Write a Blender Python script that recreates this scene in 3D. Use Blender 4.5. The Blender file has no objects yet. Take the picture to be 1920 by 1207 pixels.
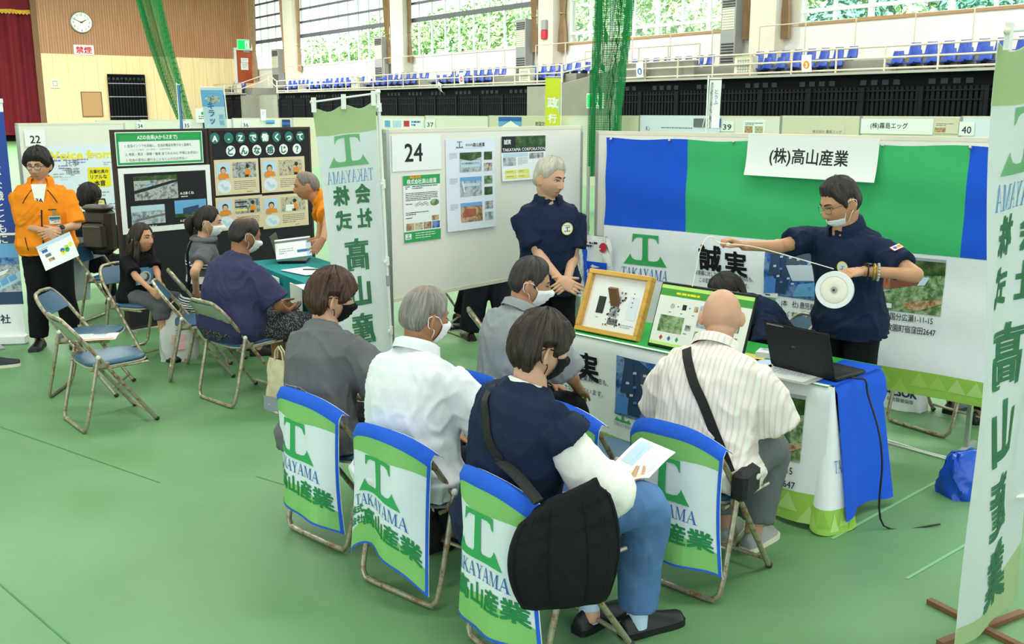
import bpy, bmesh, math, random
import numpy as np
from mathutils import Vector, Matrix, Euler, noise
from mathutils.bvhtree import BVHTree

SC = bpy.context.scene
COL = SC.collection
PI = math.pi
rad = math.radians
rnd = random.Random(7)

# ------------------------------------------------------------------ camera, sky, sun, hall lamps and added stage wall fill, exposure
F_PX, CAM_H, HORIZON = 1860.0, 2.0, 205.0
PITCH = math.atan((603.5 - HORIZON) / F_PX)
cd = bpy.data.cameras.new('camera'); cam = bpy.data.objects.new('camera', cd); COL.objects.link(cam)
cd.sensor_width = 36.0; cd.lens = F_PX / 1920 * 36.0; cd.clip_end = 400; cd.clip_start = .05
cam.location = (0, 0, CAM_H); cam.rotation_euler = (PI / 2 - PITCH, 0, 0)
SC.camera = cam
SC.view_settings.view_transform = 'Standard'
SC.view_settings.look = 'None'
SC.view_settings.gamma = 1.0
SC.view_settings.use_curve_mapping = False
SC.view_settings.exposure = 0.25
SC.cycles.use_denoising = True
SC.cycles.max_bounces = 6
SC.cycles.transparent_max_bounces = 16
SC.cycles.caustics_reflective = False
SC.cycles.caustics_refractive = False
wd = bpy.data.worlds.new('sky'); SC.world = wd; wd.use_nodes = True
_bg = wd.node_tree.nodes['Background']
_bg.inputs[0].default_value = (.90, .96, 1, 1); _bg.inputs[1].default_value = 1.9
sl = bpy.data.lights.new('sun', 'SUN'); sl.energy = 11.0; sl.angle = rad(3); sl.color = (1, .95, .85)
so = bpy.data.objects.new('sun', sl); COL.objects.link(so); so.rotation_euler = (rad(42), 0, rad(-25))
CEIL_Z = 11.5
for lx, ly, le in ((-7, 4, 330), (1, 2, 330), (8, 5, 330), (-10, 13, 380), (0, 13, 380), (9, 14, 600), (-13, 25, 700), (-3, 25, 700), (7, 23, 900), (-20, 36, 1100), (-10, 38, 1100), (-2, 36, 900), (-22, 50, 2600), (-28, 43, 2600), (-34, 36, 2200), (-17, 56, 2200)):  # lamps at the end of the list are added to brighten the stage wall
    al = bpy.data.lights.new('hall_lamp', 'AREA'); al.shape = 'RECTANGLE'; al.size = 4.5; al.size_y = 1.6
    al.energy = le; al.color = (1, .975, .965)
    ao = bpy.data.objects.new('hall_lamp', al); COL.objects.link(ao); ao.location = (lx, ly, CEIL_Z - .25)

# ------------------------------------------------------------------ measuring helpers (a sight line meets a floor height or an upright plane)
_Fv = Vector((0, math.cos(PITCH), -math.sin(PITCH))); _Uv = Vector((0, math.sin(PITCH), math.cos(PITCH)))
def sight(x, y): return Vector(((x - 960) / F_PX, 0, 0)) + _Uv * ((603.5 - y) / F_PX) + _Fv
def G(x, y, z=0.0):
    d = sight(x, y); return Vector((0, 0, CAM_H)) + d * ((z - CAM_H) / d.z)
def P(x, y, Y):
    d = sight(x, y); return Vector((0, 0, CAM_H)) + d * (Y / d.y)
def hit(x, y, p0, dr):
    r = sight(x, y); nx, ny = dr[1], -dr[0]
    t = (nx * p0[0] + ny * p0[1]) / (nx * r.x + ny * r.y)
    return Vector((0, 0, CAM_H)) + r * t
def along(x, p0, dr):            # distance along a line on the floor plan under picture column x (at the horizon)
    q = hit(x, HORIZON, p0, dr); return (q.x - p0[0]) * dr[0] + (q.y - p0[1]) * dr[1]

# ------------------------------------------------------------------ materials
def lin(c):
    c = c.lstrip('#'); o = []
    for i in (0, 2, 4):
        v = int(c[i:i + 2], 16) / 255
        o.append(v / 12.92 if v <= .04045 else ((v + .055) / 1.055) ** 2.4)
    return (*o, 1)
MATS = {}
class NT:
    def __init__(s, name):
        s.m = bpy.data.materials.new(name); s.m.use_nodes = True; s.t = s.m.node_tree; s.b = s.t.nodes['Principled BSDF']; MATS[name] = s.m
    def n(s, ty, **kw):
        x = s.t.nodes.new(ty)
        for k, v in kw.items():
            if k in x.inputs.keys(): x.inputs[k].default_value = v
            else: setattr(x, k, v)
        return x
    def l(s, a, ao, b, bi): s.t.links.new(a.outputs[ao], b.inputs[bi])
    def ramp(s, fac, stops, interp='LINEAR'):
        r = s.n('ShaderNodeValToRGB'); r.color_ramp.interpolation = interp
        e = r.color_ramp.elements
        while len(e) < len(stops): e.new(.5)
        for el, (p, c) in zip(e, stops): el.position = p; el.color = lin(c) if isinstance(c, str) else c
        s.t.links.new(fac, r.inputs[0]); return r
    def noise(s, scale=5, detail=2, rough=.5, coord='Object', sc=None, dist=0):
        tc = s.n('ShaderNodeTexCoord'); nz = s.n('ShaderNodeTexNoise'); nz.inputs['Scale'].default_value = scale
        nz.inputs['Detail'].default_value = detail; nz.inputs['Roughness'].default_value = rough; nz.inputs['Distortion'].default_value = dist
        if sc:
            mp = s.n('ShaderNodeMapping'); mp.inputs['Scale'].default_value = sc; s.l(tc, coord, mp, 0); s.l(mp, 0, nz, 'Vector')
        else: s.l(tc, coord, nz, 'Vector')
        return nz
    def bump(s, src, strength=.3, dist=.01):
        b = s.n('ShaderNodeBump'); b.inputs['Strength'].default_value = strength; b.inputs['Distance'].default_value = dist
        s.t.links.new(src, b.inputs['Height']); s.t.links.new(b.outputs[0], s.b.inputs['Normal']); return b
def mat(name, col, rough=.6, metal=0, spec=.4, var=0, vscale=8, bump=0, bscale=60, emit=0, vsc=None, vdet=3):
    n = NT(name); b = n.b
    b.inputs['Base Color'].default_value = lin(col); b.inputs['Roughness'].default_value = rough; b.inputs['Metallic'].default_value = metal
    b.inputs['Specular IOR Level'].default_value = spec
    if var:
        nz = n.noise(vscale, vdet, .55, sc=vsc); c = lin(col)
        lo = tuple(max(0, v * (1 - var)) for v in c[:3]) + (1,); hi = tuple(min(1, v * (1 + var)) for v in c[:3]) + (1,)
        r = n.ramp(nz.outputs['Fac'], [(.3, lo), (.7, hi)]); n.l(r, 0, b, 'Base Color')
    if bump:
        nb = n.noise(bscale, 3, .6); n.bump(nb.outputs['Fac'], bump, .01)
    if emit:
        b.inputs['Emission Color'].default_value = lin(col); b.inputs['Emission Strength'].default_value = emit
    return n
def cloth(name, col, rough=.85, var=.10, wr=.5, wscale=9, fine=True, dist=.02):
    n = NT(name); b = n.b; b.inputs['Roughness'].default_value = rough; b.inputs['Specular IOR Level'].default_value = .15
    c = lin(col); nz = n.noise(5, 4, .6)
    r = n.ramp(nz.outputs['Fac'], [(.3, tuple(v * (1 - var) for v in c[:3]) + (1,)), (.7, tuple(min(1, v * (1 + var)) for v in c[:3]) + (1,))]); n.l(r, 0, b, 'Base Color')
    w = n.noise(wscale, 2, .45, sc=(1, 1, .55), dist=.6); n.bump(w.outputs['Fac'], wr, dist)
    return n
def photo(name, cols, scale=14, sc=None, dist=0, det=6):
    n = NT(name); nz = n.noise(scale, det, .65, sc=sc, dist=dist); k = len(cols)
    r = n.ramp(nz.outputs['Fac'], [(.28 + .44 * i / (k - 1), c) for i, c in enumerate(cols)]); n.l(r, 0, n.b, 'Base Color'); n.b.inputs['Roughness'].default_value = .5
    n.b.inputs['Specular IOR Level'].default_value = .2
    return n

# ------------------------------------------------------------------ mesh builder
class MB:
    def __init__(s): s.v = []; s.f = []; s.m = []; s.mn = []
    def mi(s, name):
        if name not in s.mn: s.mn.append(name)
        return s.mn.index(name)
    def add(s, vs, fs, m, M=None):
        k = len(s.v); i = s.mi(m)
        s.v += [tuple(M @ Vector(p)) for p in vs] if M is not None else [tuple(p) for p in vs]
        s.f += [tuple(a + k for a in f) for f in fs]; s.m += [i] * len(fs); return s
    def box(s, c, sz, m, rz=0, M=None, bev=0):
        x, y, z = (d / 2 for d in sz)
        if bev:
            b = min(bev, x * .95, y * .95, z * .95); rings = []
            for zz, ins in ((-z, b), (-z + b, 0), (z - b, 0), (z, b)):
                X, Y = x - ins, y - ins; q = b * .8
                rings.append([(X - q, -Y, zz), (X, -Y + q, zz), (X, Y - q, zz), (X - q, Y, zz), (-X + q, Y, zz), (-X, Y - q, zz), (-X, -Y + q, zz), (-X + q, -Y, zz)])
            T = Matrix.Translation(c) @ Matrix.Rotation(rz, 4, 'Z')
            if M is not None: T = M @ T
            return s.loft(rings, m, M=T)
        vs = [(a * x, b * y, d * z) for d in (-1, 1) for b in (-1, 1) for a in (-1, 1)]
        T = Matrix.Translation(c) @ Matrix.Rotation(rz, 4, 'Z')
        if M is not None: T = M @ T
        return s.add(vs, [(0, 2, 3, 1), (4, 5, 7, 6), (0, 1, 5, 4), (2, 6, 7, 3), (1, 3, 7, 5), (0, 4, 6, 2)], m, T)
    def loft(s, rings, m, cap=True, M=None, closed=False):
        n = len(rings[0]); vs = [p for r in rings for p in r]; fs = []
        R = len(rings)
        for i in range(R - (0 if closed else 1)):
            for j in range(n):
                a = i * n + j; b = i * n + (j + 1) % n; c = ((i + 1) % R) * n + (j + 1) % n; d = ((i + 1) % R) * n + j
                fs.append((a, b, c, d))
        if cap and not closed: fs += [tuple(range(n))[::-1], tuple(range((R - 1) * n, R * n))]
        return s.add(vs, fs, m, M)
    def tube(s, pts, r, m, n=8, M=None, closed=False, cap=True):
        pts = [Vector(p) for p in pts]; k = len(pts); rings = []; prev = None
        for i, p in enumerate(pts):
            if closed: t = (pts[(i + 1) % k] - pts[i - 1])
            else: t = pts[min(i + 1, k - 1)] - pts[max(i - 1, 0)]
            t = t.normalized() if t.length > 1e-9 else Vector((0, 0, 1))
            if prev is None:
                a = Vector((0, 0, 1)) if abs(t.z) < .9 else Vector((1, 0, 0)); u = t.cross(a).normalized()
            else:
                u = prev - t * prev.dot(t); u = u.normalized() if u.length > 1e-6 else t.orthogonal().normalized()
            prev = u; w = t.cross(u); rr = r[i] if isinstance(r, list) else r
            rx, ry = rr if isinstance(rr, tuple) else (rr, rr)
            rings.append([p + u * (rx * math.cos(2 * PI * j / n)) + w * (ry * math.sin(2 * PI * j / n)) for j in range(n)])
        return s.loft(rings, m, cap, M, closed)
    def sphere(s, c, r, m, nu=16, nv=10, M=None):
        r = r if isinstance(r, (tuple, list)) else (r, r, r); rings = []
        for i in range(nv + 1):
            e = -PI / 2 + PI * i / nv; ce = max(math.cos(e), 1e-3)
            rings.append([(c[0] + r[0] * ce * math.cos(2 * PI * j / nu), c[1] + r[1] * ce * math.sin(2 * PI * j / nu), c[2] + r[2] * math.sin(e)) for j in range(nu)])
        return s.loft(rings, m, True, M)
    def lathe(s, prof, m, n=24, M=None, cap=True):
        return s.loft([[(r * math.cos(2 * PI * j / n), r * math.sin(2 * PI * j / n), z) for j in range(n)] for r, z in prof], m, cap, M)
    def grid(s, fn, nu, nv, m, flip=False):
        vs = [fn(i / nu, j / nv) for j in range(nv + 1) for i in range(nu + 1)]; fs = []
        for j in range(nv):
            for i in range(nu):
                a = j * (nu + 1) + i; q = (a, a + 1, a + nu + 2, a + nu + 1); fs.append(q[::-1] if flip else q)
        return s.add(vs, fs, m)
    def slab(s, fn, nu, nv, m, th=.004):      # a sheet with thickness: fn(u, v, offset)
        s.grid(lambda u, v: fn(u, v, 0), nu, nv, m); s.grid(lambda u, v: fn(u, v, -th), nu, nv, m, True)
        for k in (0, 1):
            s.grid(lambda u, v: fn(u, k, -v * th), nu, 1, m, k == 1 and False or k == 0)
            s.grid(lambda u, v: fn(k, u, -v * th), nv, 1, m, k == 1)
        return s
    def decal(s, items, fn, du=0, dv=0, eps=.0007, both=0):
        for vs, fs, m, ly in items:
            if du or dv:
                bm = bmesh.new(); bv = [bm.verts.new((p[0], p[1], 0)) for p in vs]
                for f in fs:
                    try: bm.faces.new([bv[a] for a in f])
                    except ValueError: pass
                for ax, st in ((0, du), (1, dv)):
                    if not st: continue
                    lo = min(p[ax] for p in vs); hi = max(p[ax] for p in vs); k = math.floor(lo / st) + 1
                    while k * st < hi - 1e-6:
                        co = [0, 0, 0]; no = [0, 0, 0]; co[ax] = k * st; no[ax] = 1
                        bmesh.ops.bisect_plane(bm, geom=bm.verts[:] + bm.edges[:] + bm.faces[:], plane_co=co, plane_no=no); k += 1
                bm.verts.index_update(); vs = [tuple(v.co) for v in bm.verts]; fs = [tuple(v.index for v in f.verts) for f in bm.faces]; bm.free()
            s.add([fn(p[0], p[1], eps * ly) for p in vs], fs, m)
            if both: s.add([fn(p[0], p[1], -both - eps * ly) for p in vs], fs, m)
        return s
    def build(s, name, parent=None, smooth=35, loc=None, col=True, fixn=False):
        me = bpy.data.meshes.new(name); me.from_pydata(s.v, [], s.f); me.polygons.foreach_set('material_index', s.m)
        for x in s.mn: me.materials.append(MATS[x])
        if fixn:
            bm = bmesh.new(); bm.from_mesh(me); bmesh.ops.recalc_face_normals(bm, faces=bm.faces); bm.to_mesh(me); bm.free()
        if smooth:
            me.polygons.foreach_set('use_smooth', [True] * len(me.polygons)); me.set_sharp_from_angle(angle=rad(smooth))
        me.update(); return link(name, me, parent, loc)
def link(name, me, parent=None, loc=None):
    o = bpy.data.objects.new(name, me); COL.objects.link(o)
    if parent is not None: o.parent = parent
    if loc is not None: o.location = loc
    return o
def tag(o, label=None, cat=None, group=None, kind=None):
    for k, v in (('label', label), ('category', cat), ('group', group), ('kind', kind)):
        if v: o[k] = v
    return o
def thing(name, label, cat, loc=(0, 0, 0), rz=0, group=None):
    o = bpy.data.objects.new(name, None); COL.objects.link(o); o.location = loc; o.rotation_euler = (0, 0, rz); o.empty_display_size = .1
    return tag(o, label, cat, group)
def dup(o, parent=None):
    c = o.copy(); COL.objects.link(c)
    if parent is not None: c.parent = parent
    for ch in o.children: dup(ch, c)
    return c

# remesh workshop: a second, empty scene in which shapes are fused and read back
WS = bpy.data.scenes.new('workshop')
def fused(mb, voxel, smooth_it=3, factor=.5):
    me = bpy.data.meshes.new('tmp'); me.from_pydata(mb.v, [], mb.f)
    bm = bmesh.new(); bm.from_mesh(me); bmesh.ops.recalc_face_normals(bm, faces=bm.faces); bm.to_mesh(me); bm.free()
    o = bpy.data.objects.new('tmp', me); WS.collection.objects.link(o)
    r = o.modifiers.new('r', 'REMESH'); r.mode = 'VOXEL'; r.voxel_size = voxel
    if smooth_it:
        q = o.modifiers.new('s', 'SMOOTH'); q.factor = factor; q.iterations = smooth_it
    WS.view_layers[0].update(); dg = WS.view_layers[0].depsgraph
    out = bpy.data.meshes.new_from_object(o.evaluated_get(dg)); bpy.data.objects.remove(o); bpy.data.meshes.remove(me)
    out.polygons.foreach_set('use_smooth', [True] * len(out.polygons)); return out

# ------------------------------------------------------------------ flat print: text, logos, patches as 2-D items (verts, faces, material, layer)
_TX = {}
def glyphs(body):
    if body not in _TX:
        c = bpy.data.curves.new('t', 'FONT'); c.body = body; c.size = 1; c.resolution_u = 2
        o = bpy.data.objects.new('t', c); me = bpy.data.meshes.new_from_object(o)
        _TX[body] = ([(v.co.x, v.co.y) for v in me.vertices], [tuple(p.vertices) for p in me.polygons])
        bpy.data.objects.remove(o); bpy.data.meshes.remove(me); bpy.data.curves.remove(c)
    return _TX[body]
def TX(body, x, y, size, m, ly=2, an='l', bold=0, xs=1, sh=0, w=None):
    vs, fs = glyphs(body)
    if not vs: return []
    x0 = min(p[0] for p in vs); x1 = max(p[0] for p in vs)
    if w: xs = w / ((x1 - x0) * size)
    off = {'l': x0, 'c': (x0 + x1) / 2, 'r': x1}[an]; out = []
    sh_ = [(0, 0)] if not bold else [(-bold, -bold), (bold, -bold), (-bold, bold), (bold, bold)]
    for k, (a, b) in enumerate(sh_):
        out.append(([(x + ((p[0] - off) * size) * xs + sh * (p[1] * size) + a * size, y + p[1] * size + b * size) for p in vs], fs, m, ly + k * .08))
    return out
def VT(body, x, y, size, m, ly=2, bold=0, step=1.08, xs=1):     # one glyph under the other
    out = []
    for i, ch in enumerate(body): out += TX(ch, x, y - i * size * step, size, m, ly, 'c', bold, xs)
    return out
def R(x, y, w, h, m, ly=1): return [([(x, y), (x + w, y), (x + w, y + h), (x, y + h)], [(0, 1, 2, 3)], m, ly)]
def PL(pts, m, ly=1): return [(list(pts), [tuple(range(len(pts)))], m, ly)]
def CI(x, y, r, m, ly=1, n=24, ry=None): return PL([(x + r * math.cos(2 * PI * i / n), y + (ry or r) * math.sin(2 * PI * i / n)) for i in range(n)], m, ly)
def RING(x, y, r, w, m, ly=1, n=24):
    vs = [(x + q * math.cos(2 * PI * i / n), y + q * math.sin(2 * PI * i / n)) for q in (r, r - w) for i in range(n)]
    return [(vs, [(i, (i + 1) % n, n + (i + 1) % n, n + i) for i in range(n)], m, ly)]
def FR(x, y, w, h, b, m, ly=1): return R(x, y, w, b, m, ly) + R(x, y + h - b, w, b, m, ly) + R(x, y + b, b, h - 2 * b, m, ly) + R(x + w - b, y + b, b, h - 2 * b, m, ly)
def LINES(x, y, w, n, dy, m, ly=2, hh=.4, seed=1):               # lines of print too small to read
    g = random.Random(seed); out = []
    for i in range(n):
        q = 0; end = w * (1 if i < n - 1 else g.uniform(.4, .8))
        while q < end:
            a = min(g.uniform(.6, 2.2) * dy, end - q); out += R(x + q, y - i * dy, a, dy * hh, m, ly); q += a + dy * g.uniform(.15, .4)
    return out
def LOGO(x, y, s, m, ly=2):     # T standing on a broad peaked base; (x, y) = middle of the base line, s = base width
    T = lambda pts: PL([(x + a * s, y + b * s) for a, b in pts], m, ly)
    o = []
    for k in (-1, 1):
        q = [(0, .62), (k * .30, .62), (k * .31, .45), (k * .285, .47), (k * .25, .535), (k * .19, .56), (0, .56)]
        o += T(q[::-1] if k > 0 else q)
        q = [(0, 0), (k * .50, 0), (k * .345, .215), (k * .335, .17), (k * .29, .115), (k * .22, .095), (0, .095)]
        o += T(q if k > 0 else q[::-1])
    return o + T([(-.085, .09), (.085, .09), (.065, .14), (.062, .57), (-.062, .57), (-.065, .14)])
_SER = {'T': (.62, [((.27, 0), (.37, 0), (.37, .72), (.27, .72)), ((.02, .68), (.62, .68), (.62, .72), (.02, .72)), ((.02, .55), (.045, .55), (.07, .70), (.02, .70)), ((.595, .55), (.62, .55), (.62, .70), (.57, .70)), ((.19, 0), (.45, 0), (.45, .03), (.19, .03))]),
        'A': (.70, [((.06, 0), (.10, 0), (.36, .74), (.33, .74)), ((.50, 0), (.62, 0), (.38, .74), (.29, .74)), ((.17, .24), (.48, .24), (.48, .28), (.17, .28)), ((-.01, 0), (.19, 0), (.19, .03), (-.01, .03)), ((.44, 0), (.70, 0), (.70, .03), (.44, .03))]),
        'K': (.70, [((.10, 0), (.20, 0), (.20, .72), (.10, .72)), ((.19, .33), (.23, .29), (.58, .71), (.53, .71)), ((.26, .42), (.34, .45), (.66, 0), (.54, 0)), ((.02, 0), (.28, 0), (.28, .03), (.02, .03)), ((.02, .69), (.28, .69), (.28, .72), (.02, .72)), ((.44, .69), (.66, .69), (.66, .72), (.44, .72)), ((.47, 0), (.71, 0), (.71, .03), (.47, .03))]),
        'Y': (.66, [((.28, 0), (.38, 0), (.38, .34), (.28, .34)), ((.08, .71), (.19, .71), (.38, .34), (.29, .31)), ((.53, .71), (.57, .71), (.37, .30), (.33, .34)), ((.20, 0), (.46, 0), (.46, .03), (.20, .03)), ((0, .69), (.26, .69), (.26, .72), (0, .72)), ((.44, .69), (.66, .69), (.66, .72), (.44, .72))]),
        'M': (.88, [((.10, 0), (.14, 0), (.14, .72), (.10, .72)), ((.10, .72), (.22, .72), (.46, .06), (.41, 0)), ((.41, 0), (.45, 0), (.71, .72), (.67, .72)), ((.67, 0), (.78, 0), (.78, .72), (.67, .72)), ((.02, 0), (.22, 0), (.22, .03), (.02, .03)), ((.02, .69), (.20, .69), (.20, .72), (.02, .72)), ((.59, 0), (.86, 0), (.86, .03), (.59, .03)), ((.70, .69), (.86, .69), (.86, .72), (.70, .72))])}
def SERIF(word, x, y, w, m, ly=2, h=None):
    tot = sum(_SER[c][0] for c in word); s = w / tot; hh = (h / .72 if h else s); o = []; q = x - w / 2
    for c in word:
        a, qs = _SER[c]
        for k, p in enumerate(qs): o += PL([(q + u * s, y + v * hh) for u, v in p], m, ly + .05 * k)
        q += a * s
    return o
def MIR(items): return [([(-p[0], p[1]) for p in vs], [f[::-1] for f in fs], m, ly) for vs, fs, m, ly in items]
def plane_map(o, ux, uy, n, lift=.001):
    o, ux, uy, n = Vector(o), Vector(ux), Vector(uy), Vector(n)
    return lambda u, v, e=0: o + ux * u + uy * v + n * (lift + e)
def sheet(name, label, cat, o, ux, n, W, H, base, items, th=.003, group=None, curl=0, tilt=0):
    """A printed sheet: (o) lower corner, ux direction of its width, n facing."""
    ux, n = Vector(ux).normalized(), Vector(n).normalized(); uy = Vector((0, 0, 1))
    if tilt: q = Matrix.Rotation(tilt, 3, n); ux, uy = q @ ux, q @ uy
    mb = MB(); o = Vector(o); C = o + ux * (W / 2)
    f = lambda u, v, e=0: ux * (u - W / 2) + uy * v + n * (e + (curl * (1 - v / H) ** 3 if curl else 0))
    nv = 8 if curl else 1
    mb.slab(lambda a, b, e: f(a * W, b * H, e + th), 1, nv, base, th)
    mb.decal(items, lambda u, v, e: f(u, v, e + th), 0, H / 8 if curl else 0)
    return tag(mb.build(name, None, 30, C), label, cat, group)
# ------------------------------------------------------------------ material palette
mat('white_board', '#E9E6DC', .6, var=.02, vscale=2); mat('beige_board', '#DDD6BE', .6); mat('paper', '#F2F3F3', .55); mat('paper_blue', '#E3E8F5', .55)
mat('ink', '#1B1C22', .6); mat('ink_grey', '#6E7178', .6); mat('pale_ink', '#A9AEB8', .6); mat('white_ink', '#F4F4F2', .6); mat('navy_ink', '#26324F', .6)
mat('green_print', '#2FA257', .7); mat('dark_green_print', '#1F7F3B', .7); mat('logo_green', '#37A65E', .7); mat('kanji_green', '#23864A', .7); mat('logo_blue', '#2E66B5', .7); mat('lilac_ink', '#8D86C4', .6)
mat('yellow_print', '#F3DF1C', .6); mat('soft_yellow', '#E9E26A', .6); mat('orange_print', '#EC8B22', .6); mat('red_print', '#C7263A', .6); mat('teal_print', '#2B7470', .6); mat('sky_print', '#6BA9DC', .6); mat('tan_print', '#E5CFAE', .6)
mat('skin_print', '#DDAE8B', .6); mat('hair_print', '#2A2320', .6); mat('brown_print', '#7A5437', .6); mat('lime_print', '#B9D84A', .6); mat('pale_blue_print', '#BFD6EA', .6)
mat('steel', '#B9BABB', .32, .9, .5); mat('chrome', '#CFCFCF', .18, 1); mat('white_paint', '#E8E8E4', .45); mat('grey_paint', '#9A9C9C', .5); mat('cream_paint', '#E4DCC8', .5); mat('black_plastic', '#17181A', .42); mat('dark_plastic', '#2A2B2E', .5)
mat('concrete', '#8C8B80', .85, var=.06, vscale=1.5, bump=.2, bscale=25); mat('wall_cream', '#F4F0EA', .8, var=.02, vscale=.7); mat('column_cream', '#E2DACB', .8, var=.04, vscale=1)
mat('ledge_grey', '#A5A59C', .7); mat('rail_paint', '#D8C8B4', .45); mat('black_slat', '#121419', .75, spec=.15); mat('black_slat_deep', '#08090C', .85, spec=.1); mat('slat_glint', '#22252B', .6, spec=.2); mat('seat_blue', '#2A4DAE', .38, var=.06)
mat('curtain_brown', '#A8896B', .9, var=.10, vscale=3); mat('stage_red', '#6F1422', .9, var=.18, vscale=1.2); mat('gold_cloth', '#C9962E', .7, var=.25, vscale=9); mat('dark_void', '#1D1712', .95)
mat('wood_trim', '#B98C63', .6); mat('door_red', '#B2512F', .5); mat('exit_white', '#E2F5E6', .5, emit=.7); mat('exit_green', '#10C45C', .5, emit=.75)
mat('tape', '#7FB98A', .6); mat('seam', '#4C8457', .7); mat('bark', '#5A4A38', .9); mat('ground_green', '#5F7F46', .95, var=.3, vscale=.4)
mat('window_frame', '#5A5E63', .5); mat('window_white', '#ECEDEE', .5)
n = NT('floor_green'); nz = n.noise(.55, 5, .6); r = n.ramp(nz.outputs['Fac'], [(.3, '#5F8B5C'), (.5, '#669263'), (.72, '#6D996A')]); n.l(r, 0, n.b, 'Base Color')
n.b.inputs['Roughness'].default_value = .5; n.b.inputs['Specular IOR Level'].default_value = .35; nb = n.noise(220, 2, .6); n.bump(nb.outputs['Fac'], .12, .003)
def striped(name, a, b, seam, width, bh=.02):      # vertical boards along the stage wall: colour by noise stretched upright, dark joints
    n = NT(name); nz = n.noise(1.0, 4, .6, sc=(7, 7, .5)); r = n.ramp(nz.outputs['Fac'], [(.3, a), (.7, b)])
    tc = n.n('ShaderNodeTexCoord'); sp = n.n('ShaderNodeSeparateXYZ'); n.l(tc, 'Object', sp, 0)
    mo = n.n('ShaderNodeMath', operation='PINGPONG'); n.l(sp, 'X', mo, 0); mo.inputs[1].default_value = width / 2
    lt = n.n('ShaderNodeMath', operation='LESS_THAN'); n.l(mo, 0, lt, 0); lt.inputs[1].default_value = bh
    mx = n.n('ShaderNodeMix'); mx.data_type = 'RGBA'; n.l(lt, 0, mx, 0); n.l(r, 0, mx, 6); mx.inputs[7].default_value = lin(seam); n.t.links.new(mx.outputs[2], n.b.inputs['Base Color'])
    n.b.inputs['Roughness'].default_value = .55
striped('wood_upper', '#A9714F', '#BC8763', '#8F5C3E', .16, .018); striped('wood_lower', '#EACB98', '#F3DAAE', '#CDAE7C', .9, .012)
n = NT('glass'); n.t.nodes.remove(n.b); tr = n.n('ShaderNodeBsdfTransparent'); gl = n.n('ShaderNodeBsdfGlossy'); gl.inputs['Roughness'].default_value = .03; mx = n.n('ShaderNodeMixShader'); mx.inputs[0].default_value = .05
tr.inputs[0].default_value = (.95, .985, .98, 1); n.l(tr, 0, mx, 1); n.l(gl, 0, mx, 2); n.l(mx, 0, n.t.nodes['Material Output'], 0)
n = NT('net_green'); b = n.b; b.inputs['Base Color'].default_value = lin('#0F7F42'); b.inputs['Roughness'].default_value = .8
tc = n.n('ShaderNodeTexCoord'); ws = []
for ax in ((1, 1, 0), (0, 0, 1)):
    mp = n.n('ShaderNodeMapping'); mp.inputs['Scale'].default_value = ax; n.l(tc, 'Object', mp, 0)
    sp = n.n('ShaderNodeVectorMath', operation='DOT_PRODUCT'); n.l(mp, 0, sp, 0); sp.inputs[1].default_value = (1, 1, 1)
    pp = n.n('ShaderNodeMath', operation='PINGPONG'); n.t.links.new(sp.outputs['Value'], pp.inputs[0]); pp.inputs[1].default_value = .016
    lt = n.n('ShaderNodeMath', operation='LESS_THAN'); n.l(pp, 0, lt, 0); lt.inputs[1].default_value = .0048; ws.append(lt)
mxm = n.n('ShaderNodeMath', operation='MAXIMUM'); n.l(ws[0], 0, mxm, 0); n.l(ws[1], 0, mxm, 1); n.t.links.new(mxm.outputs[0], b.inputs['Alpha'])
n = NT('leaf'); nz = n.noise(.8, 3, .6); oi = n.n('ShaderNodeObjectInfo'); r = n.ramp(nz.outputs['Fac'], [(.3, '#7FB086'), (.5, '#A3C58C'), (.72, '#CFE0B0')]); n.l(r, 0, n.b, 'Base Color'); n.b.inputs['Roughness'].default_value = .7
n = NT('leaf_dark'); nz = n.noise(.8, 3, .6); r = n.ramp(nz.outputs['Fac'], [(.3, '#4F8F80'), (.55, '#6FA893'), (.75, '#A5CBB4')]); n.l(r, 0, n.b, 'Base Color'); n.b.inputs['Roughness'].default_value = .7
photo('ph_blue', ['#17325E', '#2F5FA8', '#7F9CC9', '#38527D']); photo('ph_town', ['#4A5A66', '#8496A0', '#C7CDD0', '#5E7160'], 22); photo('ph_hill', ['#22381F', '#38562F', '#6D7E55'], 18)
photo('ph_grey', ['#3F4347', '#777C7F', '#C3C6C4', '#5D615F'], 26); photo('ph_green', ['#2C4A33', '#577A4E', '#9AAE84', '#B9C4C0'], 24); photo('ph_brown', ['#5A3E2C', '#9A7350', '#CDB28B', '#7C8B8F'], 26); photo('ph_shop', ['#5C4A40', '#A98C62', '#D9CDB0', '#6C7C8C', '#B24E3C'], 30)

# ------------------------------------------------------------------ the hall
GO = Vector((12.46, 25, 0)); GD = Vector((-.5851, .8109, 0)); GW = Vector((.8109, .5851, 0))     # gallery front: a point, its run, outward
GR = math.atan2(GD.y, GD.x)
def gline(off): return (GO + GW * off)
def gs(x, off): q = gline(off); return along(x, q, GD)
def gp(s, off, z): q = gline(off) + GD * s; return Vector((q.x, q.y, z))
def gbox(mb, s0, s1, o0, o1, z0, z1, m):
    c = gp((s0 + s1) / 2, (o0 + o1) / 2, (z0 + z1) / 2); return mb.box(c, (abs(s1 - s0), abs(o1 - o0), z1 - z0), m, GR)
mb = MB(); mb.grid(lambda u, v: (-60 + 100 * u, -14 + 110 * v, 0), 1, 1, 'floor_green')
def fl(x0, y0, x1, y1, w, m):
    a, b = G(x0, y0), G(x1, y1); d = (b - a).normalized(); q = Vector((-d.y, d.x, 0)) * w / 2
    mb.add([a - q + Vector((0, 0, .002)), b - q + Vector((0, 0, .002)), b + q + Vector((0, 0, .002)), a + q + Vector((0, 0, .002))], [(0, 1, 2, 3)], m)
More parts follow.
